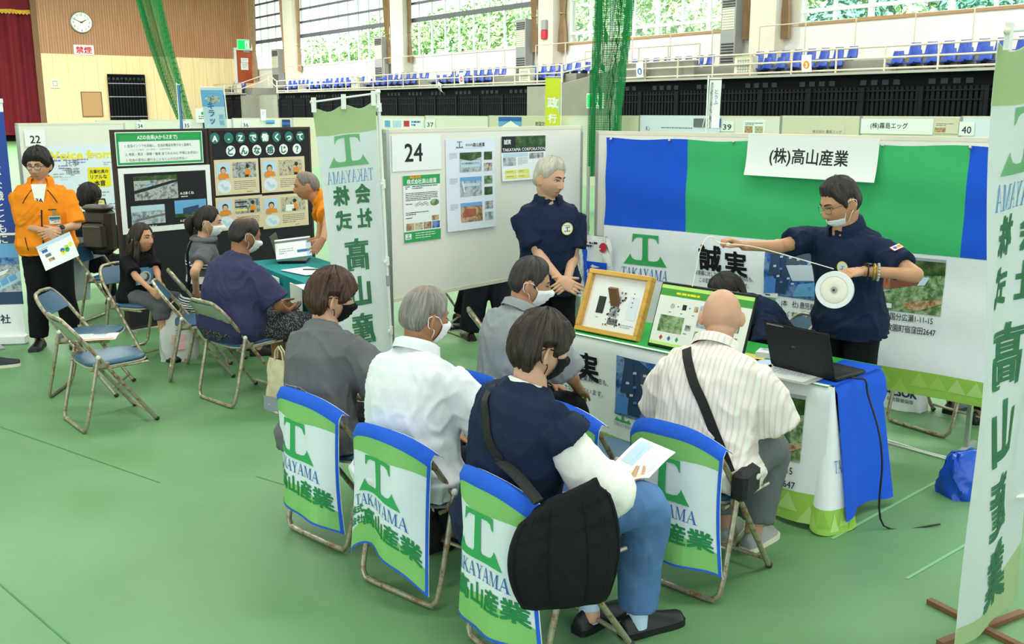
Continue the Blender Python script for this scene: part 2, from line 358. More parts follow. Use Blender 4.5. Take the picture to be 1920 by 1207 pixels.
fl(1560, 1010, 1765, 898, .018, 'tape'); fl(1700, 1085, 1830, 1010, .015, 'tape'); fl(0, 1095, 130, 1207, .008, 'seam'); fl(480, 893, 620, 935, .006, 'seam'); fl(0, 800, 300, 905, .006, 'seam')
tag(mb.build('floor', None, 0), kind='structure')
mb = MB(); gbox(mb, -40, 60, -48, 3.2, CEIL_Z + .1, CEIL_Z + .4, 'wall_cream'); tag(mb.build('ceiling', None, 0), kind='structure')
mb = MB(); mb.box((-30.2, 15, CEIL_Z / 2), (.3, 58, CEIL_Z), 'wall_cream'); tag(mb.build('wall_side', None, 0), kind='structure')

WO = 3.0                       # window wall stands this far behind the gallery edge
LEDGE = 3.03
S_R = gs(1980, 0); S_L = gs(455, 0); S_C = gs(478, WO)
mb = MB(); s_end = gs(2100, WO)
gbox(mb, s_end, S_C, WO, WO + .3, 0, 4.72, 'wall_cream')
cols = [(537, 556), (735, 764), (1007, 1066), (1372, 1490)]
for a, b in cols: gbox(mb, gs(a, WO), gs(b, WO), WO - .02, WO + .35, 4.7, 11.6, 'column_cream')
gbox(mb, gs(2100, WO), gs(1935, WO), WO, WO + .3, 4.7, 11.6, 'wall_cream')
gbox(mb, s_end, S_C, WO - .02, WO + .32, 10.2, 11.6, 'wall_cream')
tag(mb.build('wall_window', None, 0), kind='structure')
for i, (a, b) in enumerate([(539, 556), (737, 760), (1010, 1037), (1400, 1447)]):
    mb = MB(); gbox(mb, gs(a, WO - .5), gs(b, WO - .5), WO - .55, WO, 2.9, 11.5, 'column_cream'); tag(mb.build('column_%d' % (i + 1), None, 0), kind='structure')
# windows
for i, (a, b, dense) in enumerate([(482, 537, 1), (556, 735, 1), (764, 1007, 1), (1066, 1372, 0), (1490, 1935, 0)]):
    s0, s1 = gs(a, WO), gs(b, WO); fm = 'window_frame' if dense else 'window_white'
    mb = MB(); gbox(mb, s0, s1, WO - .06, WO + .06, 4.70, 4.80, 'wood_trim' if not dense else 'window_white'); gbox(mb, s0, s1, WO, WO + .1, 10.1, 10.2, fm)
    for z in ((6.6, 7.45, 8.25, 9.1) if dense else (5.15, 6.55, 8.3)):
        t = .11 if z == 6.6 else .06; gbox(mb, s0, s1, WO, WO + .1, z - t, z + t, fm if z > 5.5 else 'window_white')
    L = abs(s1 - s0); k = max(1, round(L / 1.25))
    for j in range(k + 1):
        s = s0 + (s1 - s0) * j / k; t = .05 if dense else (.10 if j % 2 == 0 else .06)
        gbox(mb, s - t, s + t, WO + .02, WO + .1, 4.75, 10.1, 'window_white')
    w = tag(mb.build('window_%d' % (i + 1), None, 0), kind='structure')
    mb = MB(); gbox(mb, s0, s1, WO + .05, WO + .06, 4.75, 10.1, 'glass'); mb.build('pane', w, 0)
# gallery floor, step, parapet, concrete stair walls
mb = MB(); e0, e1 = gs(1990, 0), gs(300, 0); st0, st1, st2 = gs(1152, 0), gs(1052, 0), gs(990, 0)
for a, b in ((e0, st0), (st1, gs(521, 0)), (gs(455, 0), S_C - .1)):
    gbox(mb, a, b, .28, WO, 2.82, LEDGE - .08, 'concrete'); gbox(mb, a, b, -.06, .30, 2.96, LEDGE, 'ledge_grey'); gbox(mb, a, b, .2, .3, 2.8, LEDGE, 'black_slat_deep'); gbox(mb, a, b, .75, WO, LEDGE - .1, LEDGE + .36, 'concrete')
gbox(mb, gs(521, 0), gs(455, 0), 1.0, WO, 2.6, LEDGE - .1, 'concrete'); gbox(mb, st0, st1, 1.3, WO, 2.6, LEDGE + .36, 'concrete')
gbox(mb, gs(1300, .2), st0, .16, .30, LEDGE - .1, LEDGE + .55, 'concrete')
gbox(mb, st0, st1, 1.3, 1.5, 0, LEDGE + .3, 'concrete'); gbox(mb, st1, st2, -.05, .25, 0, 2.9, 'concrete'); gbox(mb, st0 - .1, st0 + .1, -.02, 1.4, 0, LEDGE + .5, 'concrete')
q = [gp(st1, -.02, 0), gp(st1 + .15, -.02, 0), gp(st0 + 1.0, 1.45, 0), gp(st0 + .85, 1.45, 0)]
mb.add([(p.x, p.y, 0) for p in q] + [(q[0].x, q[0].y, 2.95), (q[1].x, q[1].y, 2.95), (q[2].x, q[2].y, 3.6), (q[3].x, q[3].y, 3.6)], [(0, 1, 5, 4), (1, 2, 6, 5), (2, 3, 7, 6), (3, 0, 4, 7), (4, 5, 6, 7)], 'concrete')
gbox(mb, gs(521, 0), gs(488, 0), -.02, .2, 0, 2.85, 'concrete'); gbox(mb, gs(488, 0), gs(455, 0), 1.0, 1.2, 0, 2.9, 'concrete'); gbox(mb, gs(457, 0), gs(453, 0), -.02, 1.1, 0, 2.9, 'concrete')
gbox(mb, e0, gs(300, 0), 1.6, 1.7, 0, 2.9, 'dark_void')
tag(mb.build('gallery_terrace', None, 0), kind='structure')
# black folding slat screens below the gallery
def slat_screen(s0, s1, label):
    mb = MB(); gbox(mb, s0, s1, .10, .16, 0, 2.95, 'black_slat_deep'); L = s1 - s0; k = int(abs(L) / .15)
    for j in range(k + 1):
        s = s0 + L * j / k; t = .045 if j % 12 else .06; gbox(mb, s - t, s + t, .04 if j % 12 else -.02, .10, .05, 2.6, 'black_slat')
    for z in (.3, 1.3, 2.25, 2.5): gbox(mb, s0, s1, .02, .10, z - .02, z + .02, 'black_slat')
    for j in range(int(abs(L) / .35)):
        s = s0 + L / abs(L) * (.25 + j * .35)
        if j % 6 < 4: gbox(mb, s - .1, s + .1, .08, .095, 2.66, 2.80, 'slat_glint')  # small dark squares in the band above the slats
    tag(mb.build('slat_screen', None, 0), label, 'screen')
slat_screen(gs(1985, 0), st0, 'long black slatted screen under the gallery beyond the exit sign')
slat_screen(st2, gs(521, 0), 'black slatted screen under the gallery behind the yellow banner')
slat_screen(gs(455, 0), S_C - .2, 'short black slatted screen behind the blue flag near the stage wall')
# rails
def rail_run(name, label, pts, heights, post_every=None, posts=None, r=.028, group=None):
    t = thing(name, label, 'railing', pts[0], 0, group); b0 = Vector(pts[0])
    for hz in heights: m = MB(); m.tube([Vector(p) - b0 + Vector((0, 0, hz)) for p in pts], r, 'rail_paint', 8); m.build('rail', t)
    for p in posts or []:
        m = MB(); m.tube([Vector(p) - b0, Vector(p) - b0 + Vector((0, 0, heights[0]))], r * 1.05, 'rail_paint', 8); m.build('post', t)
def spaced(s0, s1, d, off, z): k = max(1, round(abs(s1 - s0) / d)); return [gp(s0 + (s1 - s0) * i / k, off, z) for i in range(k + 1)]
for a, b, lb in ((1980, 1152, 'cream three-bar gallery railing over the long black screen'), (1052, 522, 'cream three-bar gallery railing over the screen behind the yellow banner'), (455, 402, 'cream gallery railing by the stage wall')):
    s0, s1 = gs(a, .05), gs(b, .05); rail_run('gallery_railing', lb, [gp(s0, .05, LEDGE), gp(s1, .05, LEDGE)], (.66, .36, .07), posts=spaced(s0, s1, 1.55, .05, LEDGE))
rail_run('stair_railing', 'sloping cream railing climbing beside the concrete stair wall', [gp(st1, .05, LEDGE), gp(st0 + .9, 1.4, LEDGE + .55)], (.66, .36), posts=[gp(st1, .05, LEDGE), gp((st1 + st0) / 2 + .4, .8, LEDGE + .3), gp(st0 + .9, 1.4, LEDGE + .55)])
rail_run('stair_railing', 'sloping cream railing on the far stair by the red door', [gp(gs(521, .05), .05, LEDGE), gp(gs(490, .6), 1.2, LEDGE + .5)], (.66, .3), posts=[gp(gs(521, .05), .05, LEDGE), gp(gs(490, .6), 1.2, LEDGE + .5)])
rail_run('stair_railing', 'cream handrail sloping over the seats beside the red door', [gp(gs(455, .05), .05, LEDGE), gp(gs(478, .6), 1.6, LEDGE + .6)], (.66, .3), posts=[gp(gs(455, .05), .05, LEDGE), gp(gs(478, .6), 1.6, LEDGE + .6)])
rail_run('stair_railing', 'level cream handrail above the exit sign recess', [gp(gs(1302, 1.3), 1.45, LEDGE + .36), gp(gs(1090, 1.3), 1.45, LEDGE + .36)], (.85, .3), posts=spaced(gs(1302, 1.3), gs(1090, 1.3), 1.6, 1.45, LEDGE + .36))
for a, b in ((1930, 1703), (1594, 1417), (1330, 1118), (1118, 1004), (946, 848), (795, 722), (690, 610), (600, 540)):
    s0, s1 = gs(a, 1.9), gs(b, 1.9); rail_run('window_guard_rail', 'thin window guard rail above the %s' % {1930: 'endmost seat block', 1594: 'seats by the widest pillar', 1330: 'seats over the exit recess', 1118: 'seats by the yellow banner', 946: 'seats near the fire extinguisher box', 795: 'seats behind the nobori pole', 690: 'seats left of the second pillar'.replace('left of', 'before'), 600: 'seats by the far pillar'}[a], [gp(s0, 1.9, LEDGE + .4), gp(s1, 1.9, LEDGE + .4)], (1.25,), posts=spaced(s0, s1, 1.9, 1.9, LEDGE + .4), r=.02)
# seats
mb = MB()
prof = [(.20, .02), (.205, .0), (.10, -.02), (-.10, -.02), (-.19, .02), (-.225, .14), (-.25, .30), (-.262, .36)]
def shell(u, v, e):
    t = v * (len(prof) - 1); i = min(int(t), len(prof) - 2); f = t - i; y = prof[i][0] * (1 - f) + prof[i + 1][0] * f; z = prof[i][1] * (1 - f) + prof[i + 1][1] * f
    w = .185 - .035 * max(0, v - .7) / .3; a = (u - .5) * 2; c = abs(a) ** 3 * .05
    return ((u - .5) * 2 * w, y + (c if v > .5 else 0), z + (c if v <= .5 else 0) + e)
mb.slab(shell, 8, 14, 'seat_blue', .018); mb.box((0, .0, -.07), (.10, .30, .09), 'dark_plastic'); mb.box((0, -.1, -.2), (.06, .06, .30), 'grey_paint')
SEAT = mb.build('stadium_seat')
SEAT_USED = [False]
def seats(xs, off, z, label, group, cnt=None):
    for x in xs:
        o = SEAT if not SEAT_USED[0] else dup(SEAT); SEAT_USED[0] = True
        o.location = gp(gs(x, off), off, z); o.rotation_euler = (0, 0, GR)
        tag(o, label, 'seat', group)
def ev(a, b, n): return [a + (b - a) * (i / (n - 1)) ** .96 for i in range(n)]
ZU, ZF = LEDGE + .46, LEDGE + .20
B = [([1700, 1730, 1761, 1792, 1826, 1860, 1900, 1940], 'above the endmost stretch of the black screen'), ([1412, 1435, 1460, 1483, 1508, 1533, 1559, 1585], 'behind the orange emblem flag'), ([1182, 1202, 1221, 1241, 1261, 1281, 1302, 1322], 'above the blue emblem flag'),
     ([997, 1013, 1029, 1045, 1060, 1076, 1094, 1111], 'above the yellow banner'), ([846, 859, 872, 885, 898, 912, 926, 939], 'behind the red emblem flag'), ([719, 729, 739, 750, 761, 773, 784, 796], 'above the pole of the company banner'), ([610, 619, 629, 638, 648, 657, 667, 677], 'above the banner cloth'), ([541, 549, 558, 566, 574], 'by the far pillar')]
for xs, w in B: seats(xs, 1.35, ZU, 'blue plastic bucket seat, upper gallery row, ' + w, 'upper row seats ' + w)
Fr = [([1669, 1702, 1734, 1765, 1796, 1832, 1865, 1900], 0), ([1407, 1428, 1453, 1480, 1506, 1530, 1558], 1), ([997, 1013, 1029, 1045], 3), ([815, 828, 842, 855, 869, 883, 897, 912], 4), ([693, 704, 715, 726, 737, 748, 760, 771], 5), ([581, 592, 603, 614, 626, 637, 650], 6), ([541, 551], 7)]
for xs, k in Fr: seats(xs, .48, ZF, 'blue plastic bucket seat, lower gallery row, ' + B[k][1], 'lower row seats ' + B[k][1])
seats([437, 444, 450, 457], 1.1, ZU, 'blue plastic seat on the gallery end below the red door', 'seats below the red door'); seats([438, 446, 453], .5, ZF, 'blue plastic seat at the rail on the gallery end', 'rail seats on the gallery end')
# tall slatted air units, beige boxes, brown curtains, extinguisher box
for a, b, z1, lb in ((514, 526, 5.9, 'in the farthest window bay'), (705, 719, 5.9, 'beside the second pillar'), (967, 985, 5.9, 'beside the pillar with the red box'), (1345, 1372, 5.9, 'beside the widest pillar')):
    s0, s1 = gs(a, WO - .6), gs(b, WO - .6); t = thing('air_unit', 'tall grey slatted air unit ' + lb, 'air unit', gp((s0 + s1) / 2, WO - .4, LEDGE + .36), GR)
    w = abs(s1 - s0); H = z1 - LEDGE - .36; mb = MB(); mb.box((0, 0, H / 2), (w, .4, H), 'grey_paint'); mb.build('cabinet', t, 0)
    mb = MB(); [mb.box((0, .21, H * .55 * k / 14 + .25), (w * .82, .03, H * .018), 'dark_plastic') for k in range(7)]; mb.build('lower_louvre', t, 0); mb = MB(); mb.box((0, .205, H * .68), (w * .84, .02, H * .30), 'cream_paint'); [mb.box((0, .22, H * (.56 + k * .035)), (w * .8, .012, .02), 'grey_paint') for k in range(8)]
    mb.build('filter_panel', t, 0); mb = MB(); [mb.box((0, .21, H - .15 - k * .09), (w * .82, .03, .05), 'black_plastic') for k in range(4)]; mb.build('upper_louvre', t, 0)
for x, lb in ((661, 'over the company banner'), (977, 'near the yellow banner'), (1383, 'below the widest pillar'), (440, 'by the stage wall')):
    t = thing('vent_box', 'beige louvred box on the gallery ledge ' + lb, 'vent', gp(gs(x, -.05), .245, LEDGE), GR); mb = MB(); mb.box((0, 0, .31), (.75, .28, .62), 'beige_board', bev=.02); mb.build('case', t)
    mb = MB(); [mb.box((0, .145, .12 + .09 * k), (.5, .02, .03), 'grey_paint') for k in range(5)]; [mb.box((-.2 + .1 * k, .142, .3), (.015, .02, .44), 'grey_paint') for k in range(5)]; mb.build('louvre', t)
def brown_curtain(x, ybot, label, w=.62):
    s = gs(x, WO - .2); zb = hit(x, ybot, gline(WO - .2), GD).z; mb = MB(); rings = []
    for z, q in ((10.6, 1), (9, .95), (7.6, .8), (6.6, .55), (6.1, .34), (5.9, .33), (5.6, .5), (5.2, .72), (zb, .85)):
        rings.append([gp(s + (i / 23 - .5) * w * q, WO - .25 - .05 * math.cos(i * 2.1) * q, z) for i in range(24)] + [gp(s + (.5 - i / 23) * w * q, WO - .13 - .05 * math.cos((23 - i) * 2.1) * q, z) for i in range(24)])
    mb.loft(rings, 'curtain_brown'); t = thing('window_curtain', label, 'curtain', (0, 0, 0)); mb.build('curtain_cloth', t)
    m2 = MB(); m2.tube([gp(s + .2 * w * math.cos(a), WO - .19 + .12 * math.sin(a), 6.0) for a in [2 * PI * i / 12 for i in range(12)]], .03, 'wood_trim', 6, closed=True); m2.build('tieback', t)
for x, yb, lb in ((482, 150, 'brown tied curtain at the corner by the red door'), (539, 136, 'brown tied curtain on the far side of the far pillar'), (563, 133, 'brown tied curtain on the near side of the far pillar'), (729, 120, 'brown tied curtain on the far side of the second pillar'), (768, 117, 'brown tied curtain on the near side of the second pillar'), (1000, 98, 'brown tied curtain beside the air unit and the red box pillar'), (1053, 96, 'brown tied curtain between the red box pillar and the bright window'), (1389, 75, 'brown tied curtain hanging against the widest pillar'), (1461, 73, 'brown tied curtain on the near side of the widest pillar')):
    brown_curtain(x, yb, lb, .95 if x < 600 else .75 if x < 900 else .62)
t = thing('extinguisher_box', 'red and grey fire extinguisher box high on a gallery pillar', 'extinguisher box', gp(gs(1020, WO - .6), WO - .62, hit(1020, 56, gline(WO - .6), GD).z), GR); mb = MB(); mb.box((0, 0, .2), (.34, .12, .42), 'grey_paint', bev=.02); mb.build('case', t); mb = MB(); mb.box((0, .0, -.2), (.34, .13, .38), 'red_print', bev=.02); mb.build('door', t)
# emblem flags tied to the gallery railing
for x, y0, y1, m, ch, lb, off in ((1511, 103, 135, 'orange_print', '3', 'white flag with an orange emblem tied to the gallery railing', -.10), (1199, 118, 145, 'logo_blue', '8', 'white flag with a blue emblem tied to the gallery railing', -.10), (865, 136, 158, 'red_print', '', 'white flag with a red emblem tied to the railing', -.10), (822, 152, 170, 'navy_ink', '', 'crumpled white and blue flag drooping from the railing', -.12)):
    p0 = gline(off); a = hit(x, y1, p0, GD); b = hit(x, y0, p0, GD); H = b.z - a.z; W = H * .72; fx = -GD
    it = CI(W / 2, H * .42, W * .33, m, 1) + (TX(ch, W / 2, H * .42 - W * .2, W * .5, 'white_ink', 2, 'c', .03) if ch else CI(W / 2, H * .42, W * .14, 'white_ink', 2))
    sheet('emblem_flag', lb, 'flag', a - fx * W / 2, fx, -GW, W, H, 'paper', it, .01, curl=-.05 if x != 822 else -.2, tilt=0 if x != 822 else -.35)
# green exit sign in the stair recess
def exit_sign(loc, rz, w, hh, label):
    t = thing('exit_sign', label, 'sign', loc, rz); mb = MB(); mb.box((0, 0, 0), (w, .10, hh), 'white_paint'); mb.build('case', t, 0)
    f = plane_map((0, .052, 0), (-1, 0, 0), (0, 0, 1), (0, 1, 0)); mb = MB()
    mb.decal(R(-w * .46, -hh * .42, w * .92, hh * .84, 'exit_green', 1) + R(w * .12, -hh * .36, w * .3, hh * .72, 'exit_white', 2) + PL([(w * .16, -hh * .3), (w * .2, hh * .1), (w * .26, hh * .28), (w * .3, hh * .1), (w * .36, -hh * .3), (w * .3, -hh * .3), (w * .26, -hh * .05), (w * .21, -hh * .3)], 'exit_green', 3), f, eps=.002); mb.build('lit_face', t, 0)
exit_sign(P(1116, 189, 28.0), GR, .62, .40, 'lit green running-man exit sign in the concrete stair recess')
# ------------------------------------------------------------------ stage wall
KC = gp(S_C, WO, 0); SD = -GW                            # corner with the window wall, run of the stage wall
SN = -GD                                                 # faces the hall
SR = math.atan2(SD.y, SD.x)
def sp_(x, y, off=0): return hit(x, y, KC + SN * off, SD)
def ss(x, off=0): return along(x, KC + SN * off, SD)
def sbox(mb, s0, s1, o0, o1, z0, z1, m): c = KC + SD * (s0 + s1) / 2 + SN * (o0 + o1) / 2; return mb.box((c.x, c.y, (z0 + z1) / 2), (abs(s1 - s0), abs(o1 - o0), z1 - z0), m, SR)
sl_, sr_ = ss(86), 0
def wall_part(name, z0, z1, m):
    mb = MB(); mb.box((0, 0, (z0 + z1) / 2), (abs(sl_ - sr_), .3, z1 - z0), m); o = mb.build(name, None, 0); c = KC + SD * (sl_ + sr_) / 2 - SN * .15; o.location = (c.x, c.y, 0); o.rotation_euler = (0, 0, SR); tag(o, kind='structure')
zw = sp_(250, 105).z
wall_part('wall_stage_lower', 0, zw, 'wood_lower'); wall_part('wall_stage_upper', zw, 11.6, 'wood_upper')
mb = MB(); sbox(mb, sl_, sl_ + .35, -.1, .03, 0, 11.5, 'brown_print'); sbox(mb, sl_ + .3, sl_ + 1.0, -1.2, -1.1, 0, 11.5, 'dark_void'); sbox(mb, sl_, ss(-260), -1.5, -1.3, 0, 11.5, 'dark_void'); tag(mb.build('wall_stage_opening', None, 0), kind='structure')
t = thing('stage_curtain', 'dark red pleated stage curtain with a gold fringed band', 'curtain', (0, 0, 0)); mb = MB(); c0, c1 = sl_ + .1, ss(-240)
def cur(u, v, e=0):
    s = c0 + (c1 - c0) * u; k = s * 5.2; p = KC + SD * s - SN * (.55 + .17 * math.sin(k) + .06 * math.sin(k * 2.3 + 1) - e); return (p.x, p.y, .4 + 11 * v)
mb.slab(cur, 220, 2, 'stage_red', .02); mb.build('curtain_cloth', t)
zb = sp_(30, 18).z; mb = MB()
def val(u, v, e=0): s = c0 + (c1 - c0) * u; k = s * 5.2; p = KC + SD * s - SN * (.30 + .05 * math.sin(k) - e); return (p.x, p.y, zb - .22 + .26 * v + (.04 * math.sin(k * 6) if v < .5 else 0))
mb.slab(val, 400, 1, 'gold_cloth', .02); mb.build('fringe', t); mb = MB(); mb.slab(lambda u, v, e=0: (lambda q: (q[0], q[1], zb + .02 + (11.4 - zb) * v))(val(u, .9, e)), 220, 1, 'stage_red', .02); mb.build('valance', t)
# things on the stage wall
p = sp_(152, 42, .06); t = thing('wall_clock', 'round white wall clock with a silver rim on the wood panelling', 'clock', p, SR); M = Matrix.Rotation(-PI / 2, 4, 'X'); rr = .66
mb = MB(); mb.lathe([(rr * .86, .0), (rr, .0), (rr * 1.02, .05), (rr * .97, .09), (rr * .9, .07)], 'steel', 32, M); mb.build('rim', t)
f = plane_map((0, .075, 0), (-1, 0, 0), (0, 0, 1), (0, 1, 0)); mb = MB(); mb.decal(CI(0, 0, rr * .92, 'paper', 0, 40), f); it = []
for i in range(12): a = rad(90 - 30 * (i + 1)); it += TX(str(i + 1), rr * .74 * math.cos(a), rr * .74 * math.sin(a) - .075, .2, 'ink', 1, 'c')
mb.decal(it, f, eps=.004); mb.build('dial', t, 0)
for ang, L, w in ((rad(28), .36, .035), (rad(158), .52, .025)):
    mb = MB(); d = (math.cos(ang), math.sin(ang)); q = (-d[1] * w, d[0] * w); mb.decal(PL([(-d[0] * .08 - q[0], -d[1] * .08 - q[1]), (-d[0] * .08 + q[0], -d[1] * .08 + q[1]), (d[0] * L + q[0] * .5, d[1] * L + q[1] * .5), (d[0] * L - q[0] * .5, d[1] * L - q[1] * .5)], 'ink', 3), f, eps=.006); mb.build('hand', t, 0)
def swall(x0, y0, x1, y1, name, lb, cat, base, fn, d=.05):
    a, b = sp_(x0, y1, d), sp_(x1, y0, d); W = math.hypot(a.x - b.x, a.y - b.y); H = b.z - a.z; return sheet(name, lb, cat, a, -SD, SN, W, H, base, fn(W, H), .03)
swall(139, 85, 175, 102, 'smoking_sign', 'white sign with two red characters below the clock', 'sign', 'paper', lambda W, H: TX('禁煙', W / 2, H * .2, H * .75, 'red_print', 1, 'c', .03, w=W * .78))
swall(96, 148, 110, 165, 'switch_panel', 'small cream wall panel with a metal grille', 'wall panel', 'cream_paint', lambda W, H: R(W * .2, H * .2, W * .6, H * .6, 'grey_paint', 1) + R(W * .3, H * .3, W * .4, H * .4, 'beige_board', 2))
swall(155, 172, 190, 219, 'wall_hatch', 'square brown hatch in the tan stage wall', 'hatch', 'wood_trim', lambda W, H: FR(0, 0, W, H, .06, 'brown_print', 1) + R(.1, .1, W - .2, H - .2, 'wood_trim', 1))
a, b = sp_(208, 226, .3), sp_(271, 140, .3); W = math.hypot(a.x - b.x, a.y - b.y); H = b.z; t = thing('folded_screen', 'black slatted screen standing against the tan stage wall', 'screen', ((a.x + b.x) / 2, (a.y + b.y) / 2, 0), SR)
mb = MB(); mb.box((0, 0, H / 2), (W, .1, H), 'black_slat_deep'); mb.build('board', t, 0); mb = MB(); [mb.box((-W / 2 + W * (k + .5) / 12, .08, H * .48), (W / 12 * .55, .08, H * .9), 'black_slat') for k in range(12)]; [mb.box((0, .1, z), (W, .06, .05), 'grey_paint') for z in (H * .36, H * .66, H * .86)]; [mb.box((-W / 2 + W * (k + .7) / 9, .1, H * .93), (W / 16, .04, .16), 'dark_plastic') for k in range(9)]; mb.build('slats', t, 0)
# red door, its sign and papers
a, b = sp_(441, 156, .02), sp_(476, 93, .02); d = tag(bpy.data.objects.new('door_1', None), kind='structure'); COL.objects.link(d); d.location = ((a.x + b.x) / 2, (a.y + b.y) / 2, a.z); d.rotation_euler = (0, 0, SR); W = math.hypot(a.x - b.x, a.y - b.y); H = b.z - a.z
mb = MB(); mb.box((0, .03, H / 2), (W * .86, .08, H * .96), 'door_red'); mb.build('door_leaf', d, 0); mb = MB(); mb.box((-W / 2 + .08, .05, H / 2), (.16, .16, H), 'white_paint'); mb.box((W / 2 - .08, .05, H / 2), (.16, .16, H), 'white_paint'); mb.box((0, .05, H), (W, .16, .16), 'white_paint'); mb.build('door_frame', d, 0)
mb = MB(); mb.box((-W * .1, .1, H * .93), (W * .3, .1, .12), 'grey_paint'); mb.build('door_closer', d, 0)
for y0, y1, lb in ((109, 117, 'small white notice on the red door, the higher one'), (118, 131, 'white notice on the red door, the lower one')): swall(452, y0, 465, y1, 'notice', lb, 'notice', 'paper', lambda W, H: LINES(W * .15, H * .75, W * .7, 3, H * .2, 'pale_ink', 1), .12)
exit_sign(sp_(456, 84, .2), SR, .9, .75, 'small pale exit sign box above the red door')
# hanging divider nets
def net(name_lb, pts, w, D):
    mb = MB(); rings = []
    for (x, y), ww in zip(pts, w):
        c = P(x, y, D); rings.append([(c.x + ww * .5 * math.cos(2 * PI * i / 40) * (1 + .3 * math.sin(i * 1.9)), c.y + ww * .4 * math.sin(2 * PI * i / 40) * (1 + .3 * math.sin(i * 2.7)), c.z) for i in range(40)])
    mb.loft(rings, 'net_green', True); tag(mb.build('divider_net', None, 60), name_lb, 'net')
net('green hall divider net gathered and swept aside in front of the stage wall', [(266, -60), (279, 0), (298, 75), (318, 140), (336, 195), (350, 232), (372, 300)], [.62, .6, .55, .5, .42, .38, .35], 30)
net('green hall divider net gathered in front of the exit recess', [(1154, -50), (1152, 0), (1148, 60), (1143, 110), (1138, 160), (1134, 210), (1130, 330)], [.62, .6, .58, .55, .55, .52, .5], 19)
# ------------------------------------------------------------------ outside: rising ground and trees
mb = MB(); mb.grid(lambda u, v: (lambda p: (p.x, p.y, -1 + 16 * v ** 1.2 + .6 * math.sin(u * 40)))(gp(-30 + 130 * u, 12 + 45 * v, 0)), 60, 12, 'ground_green'); tag(mb.build('hill', None, 60), kind='structure')
def tree_mesh(seed, m, nl=2600):
    g = random.Random(seed); mb = MB(); bl = [(g.uniform(-1.7, 1.7), g.uniform(-1.7, 1.7), g.uniform(2.2, 6.2), g.uniform(.9, 1.7)) for _ in range(13)]
    for k in range(nl):
        x, y, z, r = bl[k % 13]; a, e = g.uniform(0, 2 * PI), math.asin(g.uniform(-1, 1)); d = Vector((math.cos(a) * math.cos(e), math.sin(a) * math.cos(e), math.sin(e))); q = r * g.uniform(.75, 1.05)
        u = d.orthogonal().normalized(); u.rotate(Matrix.Rotation(g.uniform(0, 6), 3, d)); w = d.cross(u); d2 = Vector((x, y, z)) + d * q; t = g.uniform(.14, .26); u = (u + d * g.uniform(-.7, .7)) * t; w = w * t
        mb.add([d2 - u, d2 + w * .5, d2 + u, d2 - w * .5], [(0, 1, 2, 3)], m)
    return mb.build('crown', None, 0), bl
def tree_proto(seed, m):
    c, bl = tree_mesh(seed, m); t = thing('tree', 'tree', 'tree'); c.parent = t; mb = MB(); mb.tube([(0, 0, -1), (.05, 0, 1.5), (0, .1, 3.5)], [.22, .18, .1], 'bark', 8)
    for x, y, z, r in bl[:6]: mb.tube([(0, 0, 2), (x * .6, y * .6, z - .6), (x, y, z)], [.1, .07, .03], 'bark', 5)
    mb.build('trunk', t); return t
TP = [tree_proto(3, 'leaf'), tree_proto(9, 'leaf_dark'), tree_proto(21, 'leaf')]
used = set(); g = random.Random(5)
spots = []
for i in range(42):
    row = i % 3; s = -2 + (i // 3) * 6.2 + row * 2.1 + g.uniform(-.4, .4); spots.append((s, 13 + row * 7.5 + g.uniform(-.5, .5), row))
for s, off, row in spots:
    k = 1 if (s < 26 and row) else (0 if row != 1 else 2); p = TP[k]
    o = p if k not in used else dup(p); used.add(k); o.location = gp(s, off, max(-1, -1 + 16 * (max(0, off - 12) / 45) ** 1.2) - .6); sc = g.uniform(.92, 1.08) + row * .08; o.scale = (sc, sc, sc); o.rotation_euler = (0, 0, g.uniform(0, 6))
    kind = ('pale green leafy tree', 'dark green leafy tree', 'bright rounded tree')[k]; where = 'outside the near gallery windows' if s < 26 else 'outside the middle gallery windows' if s < 52 else 'outside the farthest gallery windows'
    tag(o, kind + ' ' + where, 'tree', kind + 's ' + where)
# ------------------------------------------------------------------ booth walls
BC = Vector((.573, 7.553, 0)); D2 = Vector((.748, -.6637, 0)).normalized(); D1 = Vector((.674, .7387, 0)).normalized()   # corner of the booth, run of its back wall, run of its side wall
NB = Vector((-D2.y, D2.x, 0)) * -1                       # back wall faces the visitors
NS = Vector((D1.y, -D1.x, 0))                            # side wall faces the visitors
def on(x, y, p0, dr, lift=0, n=None):                    # (distance along, height) on an upright plane
    q = hit(x, y, (p0 + n * lift) if n else p0, dr); return ((q - p0).dot(dr), q.z)
def panel(name, label, p0, dr, nrm, s0, s1, z0, z1, board, th=.035, posts=True, group=None, frame='cream_paint', feet=True):
    t = thing(name, label, 'panel', p0 + dr * (s0 + s1) / 2 - nrm * th / 2 + Vector((0, 0, 0)), math.atan2(dr.y, dr.x), group); W = abs(s1 - s0)
    mb = MB(); mb.box((0, 0, (z0 + z1) / 2), (W - .02, th, z1 - z0), board); mb.build('board', t, 0)
    for zz in (z1 + .012, z0 - .012): mb = MB(); mb.box((0, 0, zz), (W, th * 1.15, .024), frame); mb.build('edge_trim', t, 0)
    if posts:
        for x in (-W / 2 + .012, W / 2 - .012):
            m = MB(); m.box((x, 0, (z1 + .02) / 2), (.024, th * 1.2, z1 + .02), 'steel' if frame != 'wood_dark' else frame); 
            if feet: m.box((x, 0, .012), (.03, .30, .024), 'grey_paint')
            m.build('post', t, 0)
    return t
mat('wood_dark', '#3A2722', .6); mat('black_board', '#1D1D22', .8); mat('black_board_cloth', '#15151A', .9)
sL = on(723, 239, BC, D1)[0]; sR = on(1872, 268, BC, D2)[0]
panel('exhibition_panel', 'long white raised board carrying the number 24 and posters', BC, D1, NS, sL, -.07, .84, 1.86, 'white_board')
panel('exhibition_panel', 'white board behind the blue and green backdrop', BC, D2, NB, .07, sR, .95, 1.82, 'white_board')
